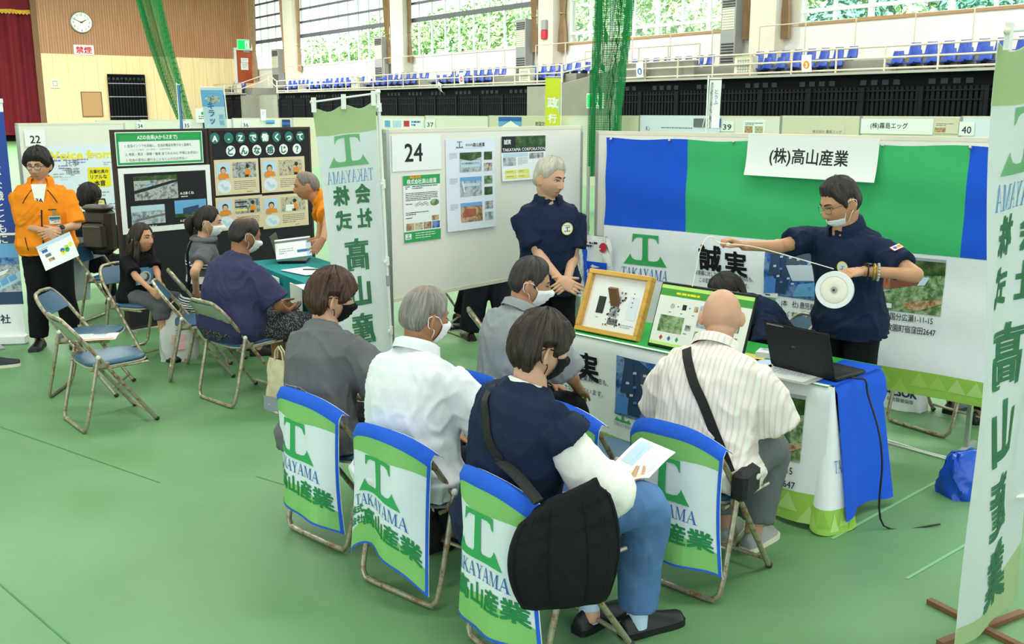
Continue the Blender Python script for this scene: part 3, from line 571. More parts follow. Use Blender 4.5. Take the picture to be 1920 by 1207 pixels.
def wall_sheet(p0, dr, n, x0, x1, ytl, ybl, name, label, cat, base, fn, lift=.004, group=None, curl=0, tilt=0, th=.002):
    a = on(x0, ytl, p0, dr); b = on(x0, ybl, p0, dr); W = on(x1, 300, p0, dr)[0] - a[0]; H = a[1] - b[1]
    o = p0 + dr * a[0] + n * lift; o.z = b[1]
    return sheet(name, label, cat, o, dr, n, W, H, base, fn(W, H), th, group, curl, tilt)
def w24(*a, **k): return wall_sheet(BC, D1, NS, *a, **k)
w24(733, 826, 254, 322, 'number_card', 'white card with the large number 24', 'number card', 'paper', lambda W, H: TX('24', W * .43, H * .26, H * .72, 'ink', 1, 'c', .012))
def flyer(W, H):
    g = 'green_print'; it = R(0, H * .855, W, H * .145, g, 1) + R(0, 0, W, H * .16, g, 1)
    it += LINES(W * .18, H * .955, W * .64, 1, .02, 'orange_print', 2, .8) + TX('株式会社高山産業', W * .5, H * .878, W * .105, 'white_ink', 2, 'c', .02, w=W * .8)
    it += LINES(W * .06, H * .83, W * .12, 2, H * .028, 'ink', 2, .4, 3) + LINES(W * .24, H * .83, W * .68, 2, H * .028, 'ink', 2, .4, 2)
    it += LINES(W * .06, H * .73, W * .86, 5, H * .026, 'ink', 2, .38, 5) + LINES(W * .06, H * .57, W * .25, 1, H * .026, 'ink', 2, .4, 6)
    for k in range(7): it += RING(W * (.34 + .05 * k), H * (.555 + .012 * (k % 3)), W * .03, W * .008, 'ink_grey', 2, 10)
    it += CI(W * .84, H * .575, W * .125, 'ph_green', 2, 16, H * .05) + LINES(W * .06, H * .44, W * .62, 2, H * .028, 'ink', 2, .38, 8) + LINES(W * .06, H * .36, W * .28, 1, H * .026, 'ink', 2, .4, 9)
    for k, m in enumerate(('ph_brown', 'ph_shop', 'ph_brown', 'ph_blue')): it += R(W * (.06 + .235 * k), H * .18, W * .21, H * .105, m, 2)
    it += R(W * .76, H * .30, W * .19, H * .075, 'ph_brown', 2) + R(W * .03, H * .045, W * .16, H * .085, 'paper', 2) + LOGO(W * .11, H * .06, W * .12, 'dark_green_print', 3)
    return it + LINES(W * .30, H * .12, W * .55, 3, H * .034, 'white_ink', 2, .3, 4)
w24(754, 823, 330, 456, 'company_flyer', 'tall green headed flyer taped below the number 24', 'flyer', 'paper', flyer)
def photo_poster(W, H):
    it = LOGO(W * .27, H * .905, W * .15, 'ink_grey', 2) + TX('株式会社', W * .39, H * .925, W * .038, 'ink', 2) + TX('高山産業', W * .54, H * .918, W * .062, 'ink', 2, bold=.01) + R(W * .38, H * .9, W * .36, H * .003, 'pale_ink', 2)
    for k, (y, m) in enumerate(((.64, 'ph_town'), (.37, 'ph_town'), (.085, 'ph_brown'))):
        h = .215; it += R(W * .27, H * y, W * .44, H * h, m, 2) + LINES(W * .07, H * (y + h - .01), W * .15, 5, H * .014, 'pale_ink', 2, .4, k)
        if k == 0: it += R(W * .29, H * (y + .05), W * .40, H * .075, 'pale_blue_print', 3) + PL([(W * .27, H * (y + .215)), (W * .71, H * (y + .215)), (W * .71, H * (y + .16)), (W * .5, H * (y + .12)), (W * .27, H * (y + .15))], 'ph_hill', 3) + R(W * .30, H * (y + .085), W * .36, H * .02, 'ph_grey', 4)
        if k == 1: it += PL([(W * .31, H * (y + .17)), (W * .33, H * (y + .17)), (W * .37, H * (y + .05)), (W * .35, H * (y + .05))], 'paper', 3) + R(W * .33, H * (y + .11), W * .34, H * .035, 'pale_blue_print', 3) + R(W * .27, H * (y + .17), W * .44, H * .045, 'sky_print', 3)
        if k == 2: it += PL([(W * .30, H * (y + .10)), (W * .40, H * (y + .15)), (W * .58, H * (y + .14)), (W * .58, H * (y + .06)), (W * .30, H * (y + .05))], 'orange_brick', 3) + R(W * .27, H * (y + .175), W * .44, H * .04, 'sky_print', 3)
        it += R(W * .765, H * (y + .125), W * .17, H * .09, ('ph_hill', 'ph_green', 'ph_grey')[k], 2) + R(W * .765, H * (y + .0), W * .17, H * .09, ('ph_shop', 'ph_hill', 'ph_town')[k], 2)
    return it
mat('orange_brick', '#A8604A', .7, var=.2, vscale=30)
w24(834, 927, 262, 435, 'photo_poster', 'tall white poster of nine photographs on the raised white board', 'poster', 'paper_blue', photo_poster, curl=.012)
def corp(W, H):
    it = R(0, H * .64, W, H * .36, 'ink', 1) + R(W * .3, H * .74, W * .7, H * .26, 'ph_hill', 2) + TX('誠実', W * .05, H * .83, H * .12, 'white_ink', 3, 'l', .02) + TX('TAKAYAMA CORPORATION', W * .02, H * .665, H * .10, 'white_ink', 3, 'l', .012, w=W * .97)
    it += R(W * .03, H * .34, W * .28, H * .19, 'ph_town', 2) + LINES(W * .36, H * .5, W * .22, 6, H * .03, 'pale_ink', 2, .35, 1) + R(W * .62, H * .48, W * .33, H * .13, 'ph_grey', 2) + R(W * .03, H * .54, W * .55, H * .08, 'pale_blue_print', 2)
    for k in range(4): it += R(W * (.06 + .29 * (k % 2)), H * (.16 - .11 * (k // 2)), W * .26, H * .085, 'soft_yellow', 2) + LINES(W * (.09 + .29 * (k % 2)), H * (.2 - .11 * (k // 2)), W * .2, 1, H * .03, 'ink_grey', 3, .4, k)
    return it
w24(939, 1021, 256, 340, 'company_poster', 'white poster with a black head above the grey-haired man', 'poster', 'paper', corp, curl=.01)
mb = MB(); q = BC + NS * .02 + NB * .02; mb.tube([(q.x, q.y, .02), (q.x, q.y, 1.58)], .012, 'steel'); mb.tube([(q.x, q.y, 1.1), (q.x, q.y, 1.14)], .017, 'grey_paint'); tag(mb.build('corner_post'), 'thin steel post standing in the corner of the booth', 'post')

# the printed company backdrop: one artwork, hung on the wall and laid over the table
def tri_band(W, H, y0=0, ly=1, seed=3):
    g = random.Random(seed); it = R(0, y0, W, H, 'band_green', ly); k = max(3, int(W / .11)); d = W / k
    for i in range(k):
        m = g.choice(('band_light', 'band_mid', 'band_pale')); x = i * d; yy = y0 + g.choice((0, H * .35)); h = H * .6
        it += PL([(x, yy), (x + d, yy), (x + d / 2, min(y0 + H, yy + h))], m, ly + 1)
    return it
mat('band_green', '#9BC853', .8); mat('band_light', '#AAD268', .8); mat('band_mid', '#8BBE4B', .8); mat('band_pale', '#B6D982', .8)
for nm, c in (('bd_white', '#EEF1F7'), ('bd_green', '#43B571'), ('bd_blue', '#2259DA')): cloth(nm, c, .8, .03, .35, 4, dist=.015)
cloth('print_black', '#191A20', .85, .05, .3)
def aerial(x, y, w, h, kind, ly=2):                      # printed aerial photographs: roofs, yard, trees
    g = random.Random(4 if kind == 'blue' else 6); s = lambda a, b: (x + a * w, y + b * h)
    if kind == 'blue':
        it = R(x, y, w, h, 'ph_blue', ly) + PL([s(.12, 1), s(.34, 1), s(1, .55), s(1, .40), s(.45, .38), s(.38, .05), s(.2, .05)], 'roof_navy', ly + 1) + PL([s(.38, .62), s(.95, .72), s(1, .62), s(.98, .4), s(.5, .33)], 'wall_pale', ly + 2) + PL([s(.38, .80), s(.95, .92), s(.95, .70), s(.38, .62)], 'roof_slate', ly + 2)
        it += PL([s(.5, .02), s(1, .10), s(1, .38), s(.6, .28)], 'sky_print', ly + 2) + PL([s(0, .02), s(.2, .05), s(.22, .34), s(.04, .36)], 'roof_bright', ly + 3) + PL([s(.08, .4), s(.3, .42), s(.26, .95), s(.14, .97)], 'roof_navy', ly + 3) + PL([s(.78, .97), s(1, .99), s(1, .78), s(.86, .82)], 'ph_green', ly + 3)
        for i in range(14): a, b = g.uniform(.1, .9), g.uniform(.2, .8); it += PL([s(a, b), s(a + .05, b + .01), s(a + .05, b + .05), s(a, b + .04)], g.choice(('pale_blue_print', 'roof_bright', 'wall_pale')), ly + 4)
    else:
        it = R(x, y, w, h, 'ph_green', ly) + PL([s(0, 1), s(0, .70), s(.3, .74), s(.65, .66), s(1, .72), s(1, 1)], 'ph_hill', ly + 1) + R(x, y + h * .95, w, h * .05, 'pale_ink', ly + 2)
        it += PL([s(.12, .42), s(.42, .40), s(.43, .72), s(.12, .72)], 'orange_brick', ly + 2) + PL([s(.43, .40), s(.74, .52), s(.74, .66), s(.43, .74)], 'brick_dark', ly + 2) + PL([s(.0, .30), s(.3, .30), s(.45, .38), s(.1, .42), s(0, .42)], 'ph_grey', ly + 2) + PL([s(.6, .18), s(1, .30), s(1, .22), s(.75, .05), s(.6, .08)], 'ph_brown', ly + 2) + PL([s(.72, .5), s(.80, .52), s(.84, .66), s(.76, .66)], 'pale_blue_print', ly + 3)
        for i in range(6): it += R(x + w * (.15 + .045 * i), y + h * .5, w * .02, h * .12, 'brick_dark', ly + 3) 
    return it
mat('roof_navy', '#2A4468', .6); mat('wall_pale', '#C9D4E4', .6); mat('roof_slate', '#46566E', .6); mat('roof_bright', '#4E86D8', .6); mat('brick_dark', '#7E4637', .7)
BW = on(1900, 300, BC, D2)[0] - on(1142, 300, BC, D2)[0]; B0 = on(1142, 300, BC, D2)[0]; BZ0, BZ1 = .30, 1.80; BH = BZ1 - BZ0
def bx(x, y): a = on(x, y, BC, D2, .03, NB); return (a[0] - B0, a[1] - BZ0)
def artwork():                                           # in metres from the lower corner of the cloth
    W = BW; m0 = .86; x1 = bx(1290, 300)[0]; x2 = bx(1818, 300)[0]
    it = R(0, m0, x1, BH - m0, 'bd_blue', 1) + R(x1, m0, x2 - x1, BH - m0, 'bd_green', 1) + R(x2, m0, W - x2, BH - m0, 'bd_blue', 1) + tri_band(W, .15)
    lx, ly_ = bx(1211, 497); lw = bx(1250, 500)[0] - bx(1172, 500)[0]; it += LOGO(lx, ly_, lw, 'logo_green', 3) + SERIF('TAKAYAMA', lx, ly_ - .10, lw * 1.08, 'logo_blue', 3, .075)
    c = bx(1360, 500); it += TX('誠', c[0] - .11, c[1] - .02, .185, 'print_black', 3, 'c', .03, xs=1.0, sh=-.05) + TX('実', c[0] + .10, c[1] - .035, .175, 'print_black', 3, 'c', .03, sh=-.1)
    a, b = bx(1304, 512), bx(1415, 530); it += TX('お客様に対して、共に働く従業員同志も、', a[0], b[1] + .01, .038, 'navy_ink', 3, 'l', .004, w=b[0] - a[0])
    a, b = bx(1312, 528), bx(1406, 541); it += TX('この言葉を常に大切にしています。', a[0], b[1] + .005, .038, 'navy_ink', 3, 'l', .004, w=b[0] - a[0])
    a, b = bx(1341, 552), bx(1386, 556); it += TX('高山産業', a[0], b[1] + .005, .062, 'print_black', 3, 'l', .012, w=b[0] - a[0]); q = bx(1328, 550); it += TX('株式', q[0], q[1] + .035, .026, 'print_black', 3, 'l', .01) + TX('会社', q[0], q[1] + .002, .026, 'print_black', 3, 'l', .01)
    a, b = bx(1434, 545), bx(1548, 480); it += aerial(a[0], a[1] - .02, b[0] - a[0], .34, 'blue'); e = bx(1655, 560); f_ = bx(1771, 525); it += aerial(e[0] - .18, e[1] - .06, f_[0] - e[0] + .18, .335, 'brick')
    q = bx(1445, 574); it += R(q[0] - .045, q[1] + .065, .10, .03, 'paper', 4) + LINES(q[0] - .035, q[1] + .075, .08, 1, .018, 'ink', 5) + LOGO(q[0], q[1] - .015, .12, 'logo_green', 3) + SERIF('TAKAYAMA', q[0], q[1] - .04, .12, 'logo_blue', 3, .015)
    q = bx(1466, 570); it += TX('(本　社) 鹿児島県姶良市蒲生町', q[0], q[1] - .005, .046, 'print_black', 3, 'l', .004, w=.47) + TX('(大くす工場) 鹿児島県姶良市蒲生町', q[0], q[1] - .075, .046, 'print_black', 3, 'l', .004, w=.50)
    q = bx(1750, 607); it += TX('鹿児島県霧島市国分広瀬1-11-15', q[0], q[1], .05, 'print_black', 3, 'r', .004, w=.50) + TX('鹿児島県霧島市牧園町宿窪田2647', q[0] + .02, q[1] - .07, .05, 'print_black', 3, 'r', .004, w=.54) + R(e[0] + .0, e[1] - .045, .07, .03, 'paper', 4)
    return it
ART = artwork()
def bd_map(u, v, e=0):
    k = v / BH; sag = .012 * math.sin(u * 7) * (1 - k) + .010 * math.sin(u * 3.1 + v * 4) * (1 - abs(2 * k - 1)) + .006 * math.sin(v * 17 + u * 2)
    wave = .012 * math.sin(u * PI / .62) ** 2 * k ** 6
    p = BC + D2 * (B0 + u) + NB * (.035 + .018 * (1 - k) + sag + e); return (p.x, p.y, BZ0 + v - wave)
t = thing('backdrop_cloth', 'large blue, green and white printed company cloth hung on the white wall', 'backdrop', (0, 0, 0)); mb = MB()
mb.slab(lambda a, b, e: bd_map(a * BW, b * BH, e), 46, 24, 'bd_white', .004); mb.decal(ART, bd_map, BW / 46, BH / 24, .0016); mb.build('printed_cloth', t, 60)
for i in range(6): p = BC + D2 * (B0 + .05 + i * .50) + NB * .05; mb = MB(); mb.sphere((p.x, p.y, BZ1 - .012), .011, 'steel', 8, 6); mb.build('pin', t)
a = on(1413, 250, BC, D2); W = on(1655, 300, BC, D2)[0] - a[0]; H = .26; o = BC + D2 * a[0] + NB * .075; o.z = 1.82 - H + .02
sheet('name_sheet', 'white paper sheet with the black company name hung over the backdrop top', 'name sheet', o, D2, NB, W, H, 'paper', TX('(株)高山産業', W * .49, H * .36, H * .40, 'ink', 1, 'c', .014, w=W * .6), .002, curl=.03, tilt=-.012)

# ------------------------------------------------------------------ boards of the neighbouring booths
AZ = Vector((-3.46, 8.95, 0))
def az(*a, **k): return wall_sheet(AZ, D1, NS, *a, **k)
A0, A1, A2 = on(208, 243, AZ, D1)[0], on(389, 243, AZ, D1)[0], on(581, 243, AZ, D1)[0]
panel('display_board', 'black floor-length board with aerial photographs', AZ, D1, NS, A0, A1 - .01, .04, 1.80, 'black_board', frame='wood_dark'); panel('display_board', 'black floor-length board with circled lettering and four tan cards', AZ, D1, NS, A1 + .01, A2, .04, 1.80, 'black_board', frame='wood_dark')
def gposter(W, H):
    it = FR(.008, .008, W - .016, H - .016, .02, 'green_print', 1) + R(.02, H * .72, W - .04, H * .25, 'green_print', 1) + TX('AZの由来(AからZまで)', W * .47, H * .78, H * .15, 'white_ink', 2, 'c', .02, w=W * .46)
    for k, s in enumerate(('1. 生活インフラを目指し、生活必需品を限りなく品揃え', '2. 老若・男女・弱者・強者 全ての人々に 平等にお手伝い', '3. 社会の変化に遅れることなく心の元お手伝い')): it += TX(s, W * .10, H * (.55, .30, .13)[k], H * .095, 'ink_grey', 2, 'l', .006, w=W * (.76, .84, .70)[k])
    return it + TX('コツコツ商売・日々商売・一生懸命商売', W * .16, H * .44, H * .07, 'pale_ink', 2, w=W * .45)
az(214, 381, 248, 312, 'green_poster', 'green bordered poster at the top of the black board', 'poster', 'paper', gposter)
def aposter(W, H):
    b = W * .055; it = R(b, b, W - 2 * b, H - 2 * b, 'black_board', 1)
    for x, y, w, h, m in ((.15, .50, .47, .37, 'ph_grey'), (.10, .13, .36, .29, 'ph_town'), (.57, .19, .36, .27, 'sky_print')):
        it += R(W * x, H * y, W * w, H * h, m, 2)
        if m == 'ph_grey': it += PL([(W * x, H * (y + .10)), (W * x, H * (y + .15)), (W * (x + w), H * (y + .30)), (W * (x + w), H * (y + .26))], 'ink', 3) + R(W * x, H * (y + .30), W * w, H * .07, 'ph_hill', 3) + PL([(W * (x + .12), H * (y + .21)), (W * (x + .2), H * (y + .24)), (W * (x + .2), H * (y + .26)), (W * (x + .1), H * (y + .23))], 'sky_print', 4)
        if m == 'ph_town': it += R(W * x, H * (y + .20), W * w, H * .09, 'pale_blue_print', 3) + PL([(W * (x + .05), H * (y + .05)), (W * (x + w), H * (y + .12)), (W * (x + w), H * (y + .15)), (W * (x + .05), H * (y + .09))], 'ink_grey', 4)
        if m == 'sky_print': it += PL([(W * (x + .09), H * (y + .05)), (W * (x + .27), H * (y + .07)), (W * (x + .27), H * (y + .18)), (W * (x + .09), H * (y + .14))], 'roof_navy', 3) + R(W * x, H * y, W * w, H * .06, 'ph_hill', 3)
    it += TX('A-Zあくね', W * .64, H * .55, H * .052, 'white_ink', 3, bold=.02) + TX('A-Zかわなべ', W * .2, H * .073, H * .045, 'white_ink', 3, bold=.02) + LINES(W * .65, H * .51, W * .16, 1, .014, 'white_ink', 3, .6) + LINES(W * .22, H * .055, W * .16, 1, .012, 'white_ink', 3, .6) + TX('A-Zはやと', W * .62, H * .12, H * .045, 'white_ink', 3, bold=.02)
    return it
az(220, 392, 316, 441, 'aerial_poster', 'white bordered black poster of store photographs behind the girl', 'poster', 'paper', aposter)
u = lambda x, y: (lambda a: (a[0] - A1, a[1]))(on(x, y, AZ, D1)); mb = MB(); f = plane_map(AZ + D1 * A1 + NS * .001, D1, (0, 0, 1), NS, .004)
for row, col, ink, ys in ((zip('A-Zで働くって', (402, 428, 450, 474, 496, 518, 541, 562)), 'teal_print', 'white_ink', (259, 255)), (zip('どんな感じ？', (432, 457, 481, 506, 531, 556)), 'paper', 'teal_print', (283, 278))):
    row = list(row)
    for i, (ch, x) in enumerate(row):
        c = u(x, ys[0] + (ys[1] - ys[0]) * i / len(row)); m2 = MB(); m2.decal(CI(c[0], c[1], .052, col, 1) + TX(ch, c[0], c[1] - .031, .078, ink, 2, 'c', .035), f, eps=.001); tag(m2.build('letter_disc', None, 0), ('teal' if col == 'teal_print' else 'white') + ' disc lettered %s on black board, %s of its row' % (('A', 'with a dash', 'Z', 'de', 'with a kanji for work', 'ku', 'small tsu', 'te')[i] if col == 'teal_print' else ('do', 'n', 'na', 'with a kanji for feeling', 'ji', 'with a question mark')[i], ('first', 'second', 'third', 'fourth', 'fifth', 'sixth', 'seventh', 'eighth')[i]), 'letter disc', 'lettered discs on the black board')
def card(k):
    def fn(W, H):
        it = R(W * .04, H * .47, W * .30, H * .44, 'pale_blue_print', 2) + R(W * .40, H * .47, W * .54, H * .44, 'ph_shop' if k % 2 else 'ph_grey', 2)
        cx = W * .19; it += PL([(cx - W * .13, H * .47), (cx + W * .13, H * .47), (cx + W * .11, H * .59), (cx, H * .63), (cx - W * .11, H * .59)], 'orange_print', 3) + CI(cx, H * .70, W * .062, 'hair_print', 3, 16, H * .105) + CI(cx, H * .68, W * .048, 'skin_print', 4, 16, H * .08) + R(cx - W * .05, H * .75, W * .1, H * .03, 'hair_print', 5)
        x2 = W * (.74, .80, .78, .70)[k]; it += CI(x2, H * .60, W * .065, 'orange_print', 3, 12, H * .12) + CI(x2, H * .79, W * .04, 'hair_print', 4, 12, H * .06) + R(x2 - W * .06, H * .48, W * .08, H * .07, 'ink', 4)
        if k == 2: it += R(W * .40, H * .80, W * .26, H * .04, 'ink', 3) + R(W * .40, H * .66, W * .26, H * .04, 'ink', 3) + R(W * .40, H * .55, W * .26, H * .06, 'soft_yellow', 3)
        if k == 3: it += R(W * .50, H * .48, W * .18, H * .2, 'paper', 4)
        it += CI(W * .20, H * .23, W * .155, 'paper_blue', 2, 20, H * .19) + PL([(W * .1, H * .3), (W * .16, H * .33), (W * .2, H * .22), (W * .27, H * .25), (W * .3, H * .15), (W * .22, H * .12), (W * .17, H * .17)], 'pale_blue_print', 3) + LINES(W * .42, H * .36, W * .5, 5, H * .055, 'ink_grey', 2, .28, k) + LINES(W * .7, H * .05, W * .2, 1, H * .04, 'ink_grey', 2, .4, k) + LINES(W * .08, H * .44, W * .22, 1, H * .035, 'ink_grey', 2, .5, k)
        return it
    return fn
for k, (x0, x1, yt, yb, w) in enumerate(((400, 483, 300, 367, 'upper tan staff card with a blurred shop aisle, on the first column'), (487, 570, 296, 362, 'upper tan staff card beside the first, nearer the orange helper'), (403, 487, 371, 434, 'lower tan staff card with dark shelves, behind the masked woman'), (490, 573, 367, 430, 'lower tan staff card showing a white box, above the teal table'))):
    az(x0, x1, yt, yb, 'staff_card', w, 'card', 'tan_print', card(k), lift=.006)
# booth 22
B22 = P(120, 237, 12.0); B22.z = 0
def b22(*a, **k): return wall_sheet(B22, D1, NS, *a, **k)
panel('exhibition_panel', 'white board with the number 22 behind the man in orange', B22, D1, NS, on(30, 237, B22, D1)[0], on(235, 237, B22, D1)[0], .3, 1.82, 'white_board')
b22(44, 88, 244, 275, 'number_card', 'white card with the number 22', 'number card', 'paper', lambda W, H: TX('22', W * .5, H * .2, H * .66, 'ink', 1, 'c', .012), lift=.01)
def voice(W, H):
    g = random.Random(8); it = TX('Voice from', W * .5, H * .80, H * .17, 'yellow_print', 2, 'c', .03, w=W * .9) + TX('凡事', W * .24, H * .70, H * .11, 'ink_grey', 3) + TX('徹底', W * .24, H * .58, H * .11, 'ink_grey', 3) + R(W * .56, H * .36, W * .34, H * .30, 'yellow_print', 3)
    it += TX('先輩社員の', W * .73, H * .575, H * .06, 'ink', 4, 'c', .02) + TX('リアルな', W * .72, H * .49, H * .07, 'ink', 4, 'c', .02) + TX('本音', W * .73, H * .385, H * .09, 'ink', 4, 'c', .03) + RING(W * .72, H * .1, W * .06, W * .025, 'yellow_print', 3)
    for k in range(34):
        x, y = g.uniform(.03, .85), g.uniform(.03, .85)
        if .5 < x < .9 and .3 < y < .68: continue
        it += LINES(W * x, H * y, W * g.uniform(.08, .2), 2, H * g.uniform(.025, .05), g.choice(('lilac_ink', 'pale_ink', 'pale_blue_print', 'ink_grey', 'lilac_ink')), 1 + .02 * k, .5, k)
    return it
b22(86, 216, 274, 402, 'voice_poster', 'large white poster crowded with lilac and yellow lettering', 'poster', 'paper_blue', voice, lift=.008)
# the rows of panels farther back in the hall: number cards and sheets show above the booth walls
RP = P(1810, 221, 14.6); RP.z = 0; RD = (P(1040, 219, 21.0) - P(1810, 221, 14.6)); RD.z = 0; RD = -RD.normalized(); RN = Vector((RD.y, -RD.x, 0))
def rp(*a, **k): return wall_sheet(RP, RD, RN, *a, **k)
def row_panel(x0, x1, board, label, yt=220):
    s0, s1 = on(x0, yt, RP, RD), on(x1, yt, RP, RD); panel('exhibition_panel', label, RP, RD, RN, s0[0], s1[0], .5, on((x0 + x1) / 2, yt, RP, RD)[1], board, feet=False)
for x0, x1, b, w, yt in ((700, 797, 'white_board', 'white distant board behind the nobori pole', 219), (797, 916, 'white_board', 'white distant board at the blue and red pictures', 219), (916, 1030, 'beige_board', 'beige distant board with a mountain photograph', 219), (1030, 1150, 'white_board', 'white distant board under the yellow flag', 219), (1150, 1200, 'beige_board', 'narrow beige distant board beside number 38', 219), (1200, 1350, 'white_board', 'white distant board with a faint printed sheet', 219), (1350, 1465, 'white_board', 'white distant board with two small photographs', 220), (1465, 1615, 'beige_board', 'beige distant board with a small company name', 220), (1615, 1803, 'beige_board', 'beige distant board beside number 40', 221), (1803, 1900, 'paper_blue', 'bluish distant board at the end of the row', 221)): row_panel(x0, x1, b, w, yt)
def numcard(x0, x1, y0, y1, num, label, ink='ink'): rp(x0, x1, y0, y1, 'number_card', label, 'number card', 'paper', lambda W, H: TX(num, W * .5, H * .16, H * .72, ink, 1, 'c', .012, w=W * .62), lift=.01)
numcard(798, 818, 224, 240, '37', 'small number card 37 beside the nobori pole'); numcard(1030, 1052, 222, 242, '38', 'small number card 38 beside the mountain photograph'); numcard(1352, 1374, 226, 246, '39', 'small number card 39 by the dark photograph strip'); numcard(1800, 1822, 228, 254, '40', 'small number card 40 on the bluish board', 'navy_ink')
rp(935, 978, 219, 246, 'mountain_photo', 'blue photograph of a snowy mountain on the beige distant board', 'photograph', 'sky_print', lambda W, H: R(0, H * .7, W, H * .3, 'logo_blue', 1) + PL([(0, H * .2), (W * .3, H * .5), (W * .55, H * .75), (W * .75, H * .5), (W, H * .3), (W, 0), (0, 0)], 'paper', 2) + R(0, 0, W, H * .25, 'roof_navy', 3))
rp(1003, 1028, 222, 240, 'name_strip', 'beige strip with a bus company name', 'name strip', 'beige_board', lambda W, H: TX('南国交通', W * .5, H * .25, H * .5, 'ink', 1, 'c', .01, w=W * .9))
rp(1202, 1349, 216, 246, 'printed_sheet', 'wide white sheet with faint print rising above the distant boards', 'sheet', 'paper_blue', lambda W, H: TX('Ki', W * .08, H * .05, H * .4, 'navy_ink', 1) + LINES(W * .28, H * .22, W * .5, 1, H * .12, 'ink_grey', 1, .5, 2), lift=.02)
rp(1303, 1351, 222, 238, 'car_photo', 'dark photograph strip beside number 39', 'photograph', 'ink_grey', lambda W, H: PL([(W * .4, H * .2), (W * .7, H * .75), (W, H * .9), (W, H * .4), (W * .6, H * .1)], 'logo_blue', 1) + R(W * .5, H * .35, W * .3, H * .25, 'orange_print', 2) + PL([(W * .33, 0), (W * .36, 0), (W * .42, H), (W * .39, H)], 'paper', 3), lift=.035)
rp(1394, 1432, 225, 250, 'photo_sheet', 'white sheet with two small photographs right after number 39'.replace('right after', 'next to'), 'sheet', 'paper', lambda W, H: R(W * .08, H * .05, W * .36, H * .5, 'ph_brown', 1) + R(W * .54, H * .05, W * .36, H * .5, 'ph_shop', 1) + LINES(W * .1, H * .75, W * .8, 2, H * .12, 'ink_grey', 1, .5))
rp(1520, 1580, 236, 252, 'name_strip', 'pale strip with a small egg company name', 'name strip', 'beige_board', lambda W, H: TX('株式会社 霧島エッグ', W * .5, H * .2, H * .4, 'ink_grey', 1, 'c', .008, w=W * .85))
rp(1616, 1745, 222, 250, 'name_sheet', 'white sheet with a black egg company name above the backdrop', 'name sheet', 'paper', lambda W, H: TX('(株)霧島エッグ', W * .40, H * .38, H * .42, 'ink', 1, 'c', .01, w=W * .52), lift=.012)
rp(1752, 1792, 228, 250, 'photo_sheet', 'small beige sheet with a photograph and caption lines', 'sheet', 'beige_board', lambda W, H: R(W * .05, H * .1, W * .45, H * .4, 'ph_brown', 1) + LINES(W * .1, H * .8, W * .7, 2, H * .14, 'ink_grey', 1, .4), lift=.012)
rp(718, 795, 222, 240, 'small_posters', 'printed strip with blue and red pictures by the nobori pole', 'printed strip', 'paper', lambda W, H: R(W * .05, H * .1, W * .14, H * .7, 'sky_print', 1) + R(W * .25, H * .1, W * .22, H * .7, 'pale_blue_print', 1) + R(W * .53, H * .2, W * .14, H * .6, 'red_print', 1) + LINES(W * .72, H * .6, W * .22, 2, H * .3, 'logo_blue', 1, .6))
# far row toward the stage
FP = P(455, 223, 26.0); FP.z = 0; FD = Vector((.93, .37, 0)).normalized(); FN = Vector((FD.y, -FD.x, 0))
for x0, x1, yt, w in ((178, 262, 227, 'far white board nearest the stage curtain'), (262, 345, 226, 'far white board behind the green bordered poster'), (345, 435, 225, 'far white board behind the blue flag'), (435, 548, 223, 'far white board under the blank upright card'), (548, 640, 222, 'far cream board behind the nobori banner top')):
    s0, s1 = on(x0, yt, FP, FD), on(x1, yt, FP, FD); panel('exhibition_panel', w, FP, FD, FN, s0[0], s1[0], .5, s0[1] * .5 + s1[1] * .5, 'white_board' if x0 < 500 else 'beige_board', feet=False)
def fp(*a, **k): return wall_sheet(FP, FD, FN, *a, **k)
for x, nme, y in ((187, '33', 228), (265, '34', 228), (352, '35', 227), (462, '36', 226)): fp(x - 9, x + 9, y, y + 14, 'number_card', 'tiny far number card, ' + {'33': 'nearest the stage curtain', '34': 'over the green bordered poster', '35': 'by the thin blue banner', '36': 'by the small sky blue picture'}[nme], 'number card', 'paper', lambda W, H: TX(nme, W * .5, H * .14, H * .75, 'navy_ink', 1, 'c', .012, w=W * .7), lift=.03)
fp(498, 518, 225, 232, 'blue_photo', 'small sky blue picture on the board numbered 36', 'picture', 'sky_print', lambda W, H: R(0, 0, W, H * .3, 'logo_blue', 1), lift=.04); fp(528, 547, 224, 240, 'blue_sheet', 'dark blue picture at the end of the board numbered 36', 'picture', 'roof_navy', lambda W, H: R(0, H * .4, W, H * .3, 'logo_blue', 1), lift=.04); fp(380, 397, 226, 240, 'camera_photo', 'black and white picture beside number 35', 'picture', 'ink', lambda W, H: CI(W * .6, H * .5, H * .25, 'paper', 1), lift=.03)
fp(488, 503, 205, 226, 'white_card', 'blank white card standing above the board numbered 36', 'card', 'paper', lambda W, H: LINES(W * .2, H * .7, W * .6, 2, H * .15, 'pale_ink', 1), lift=.02)
fp(366, 396, 203, 230, 'shop_sign', 'small white sign with a green mark beside the blue flag', 'sign', 'paper', lambda W, H: R(W * .42, H * .55, W * .2, H * .2, 'green_print', 1) + LINES(W * .2, H * .4, W * .6, 2, H * .14, 'ink_grey', 1, .5), lift=.06)
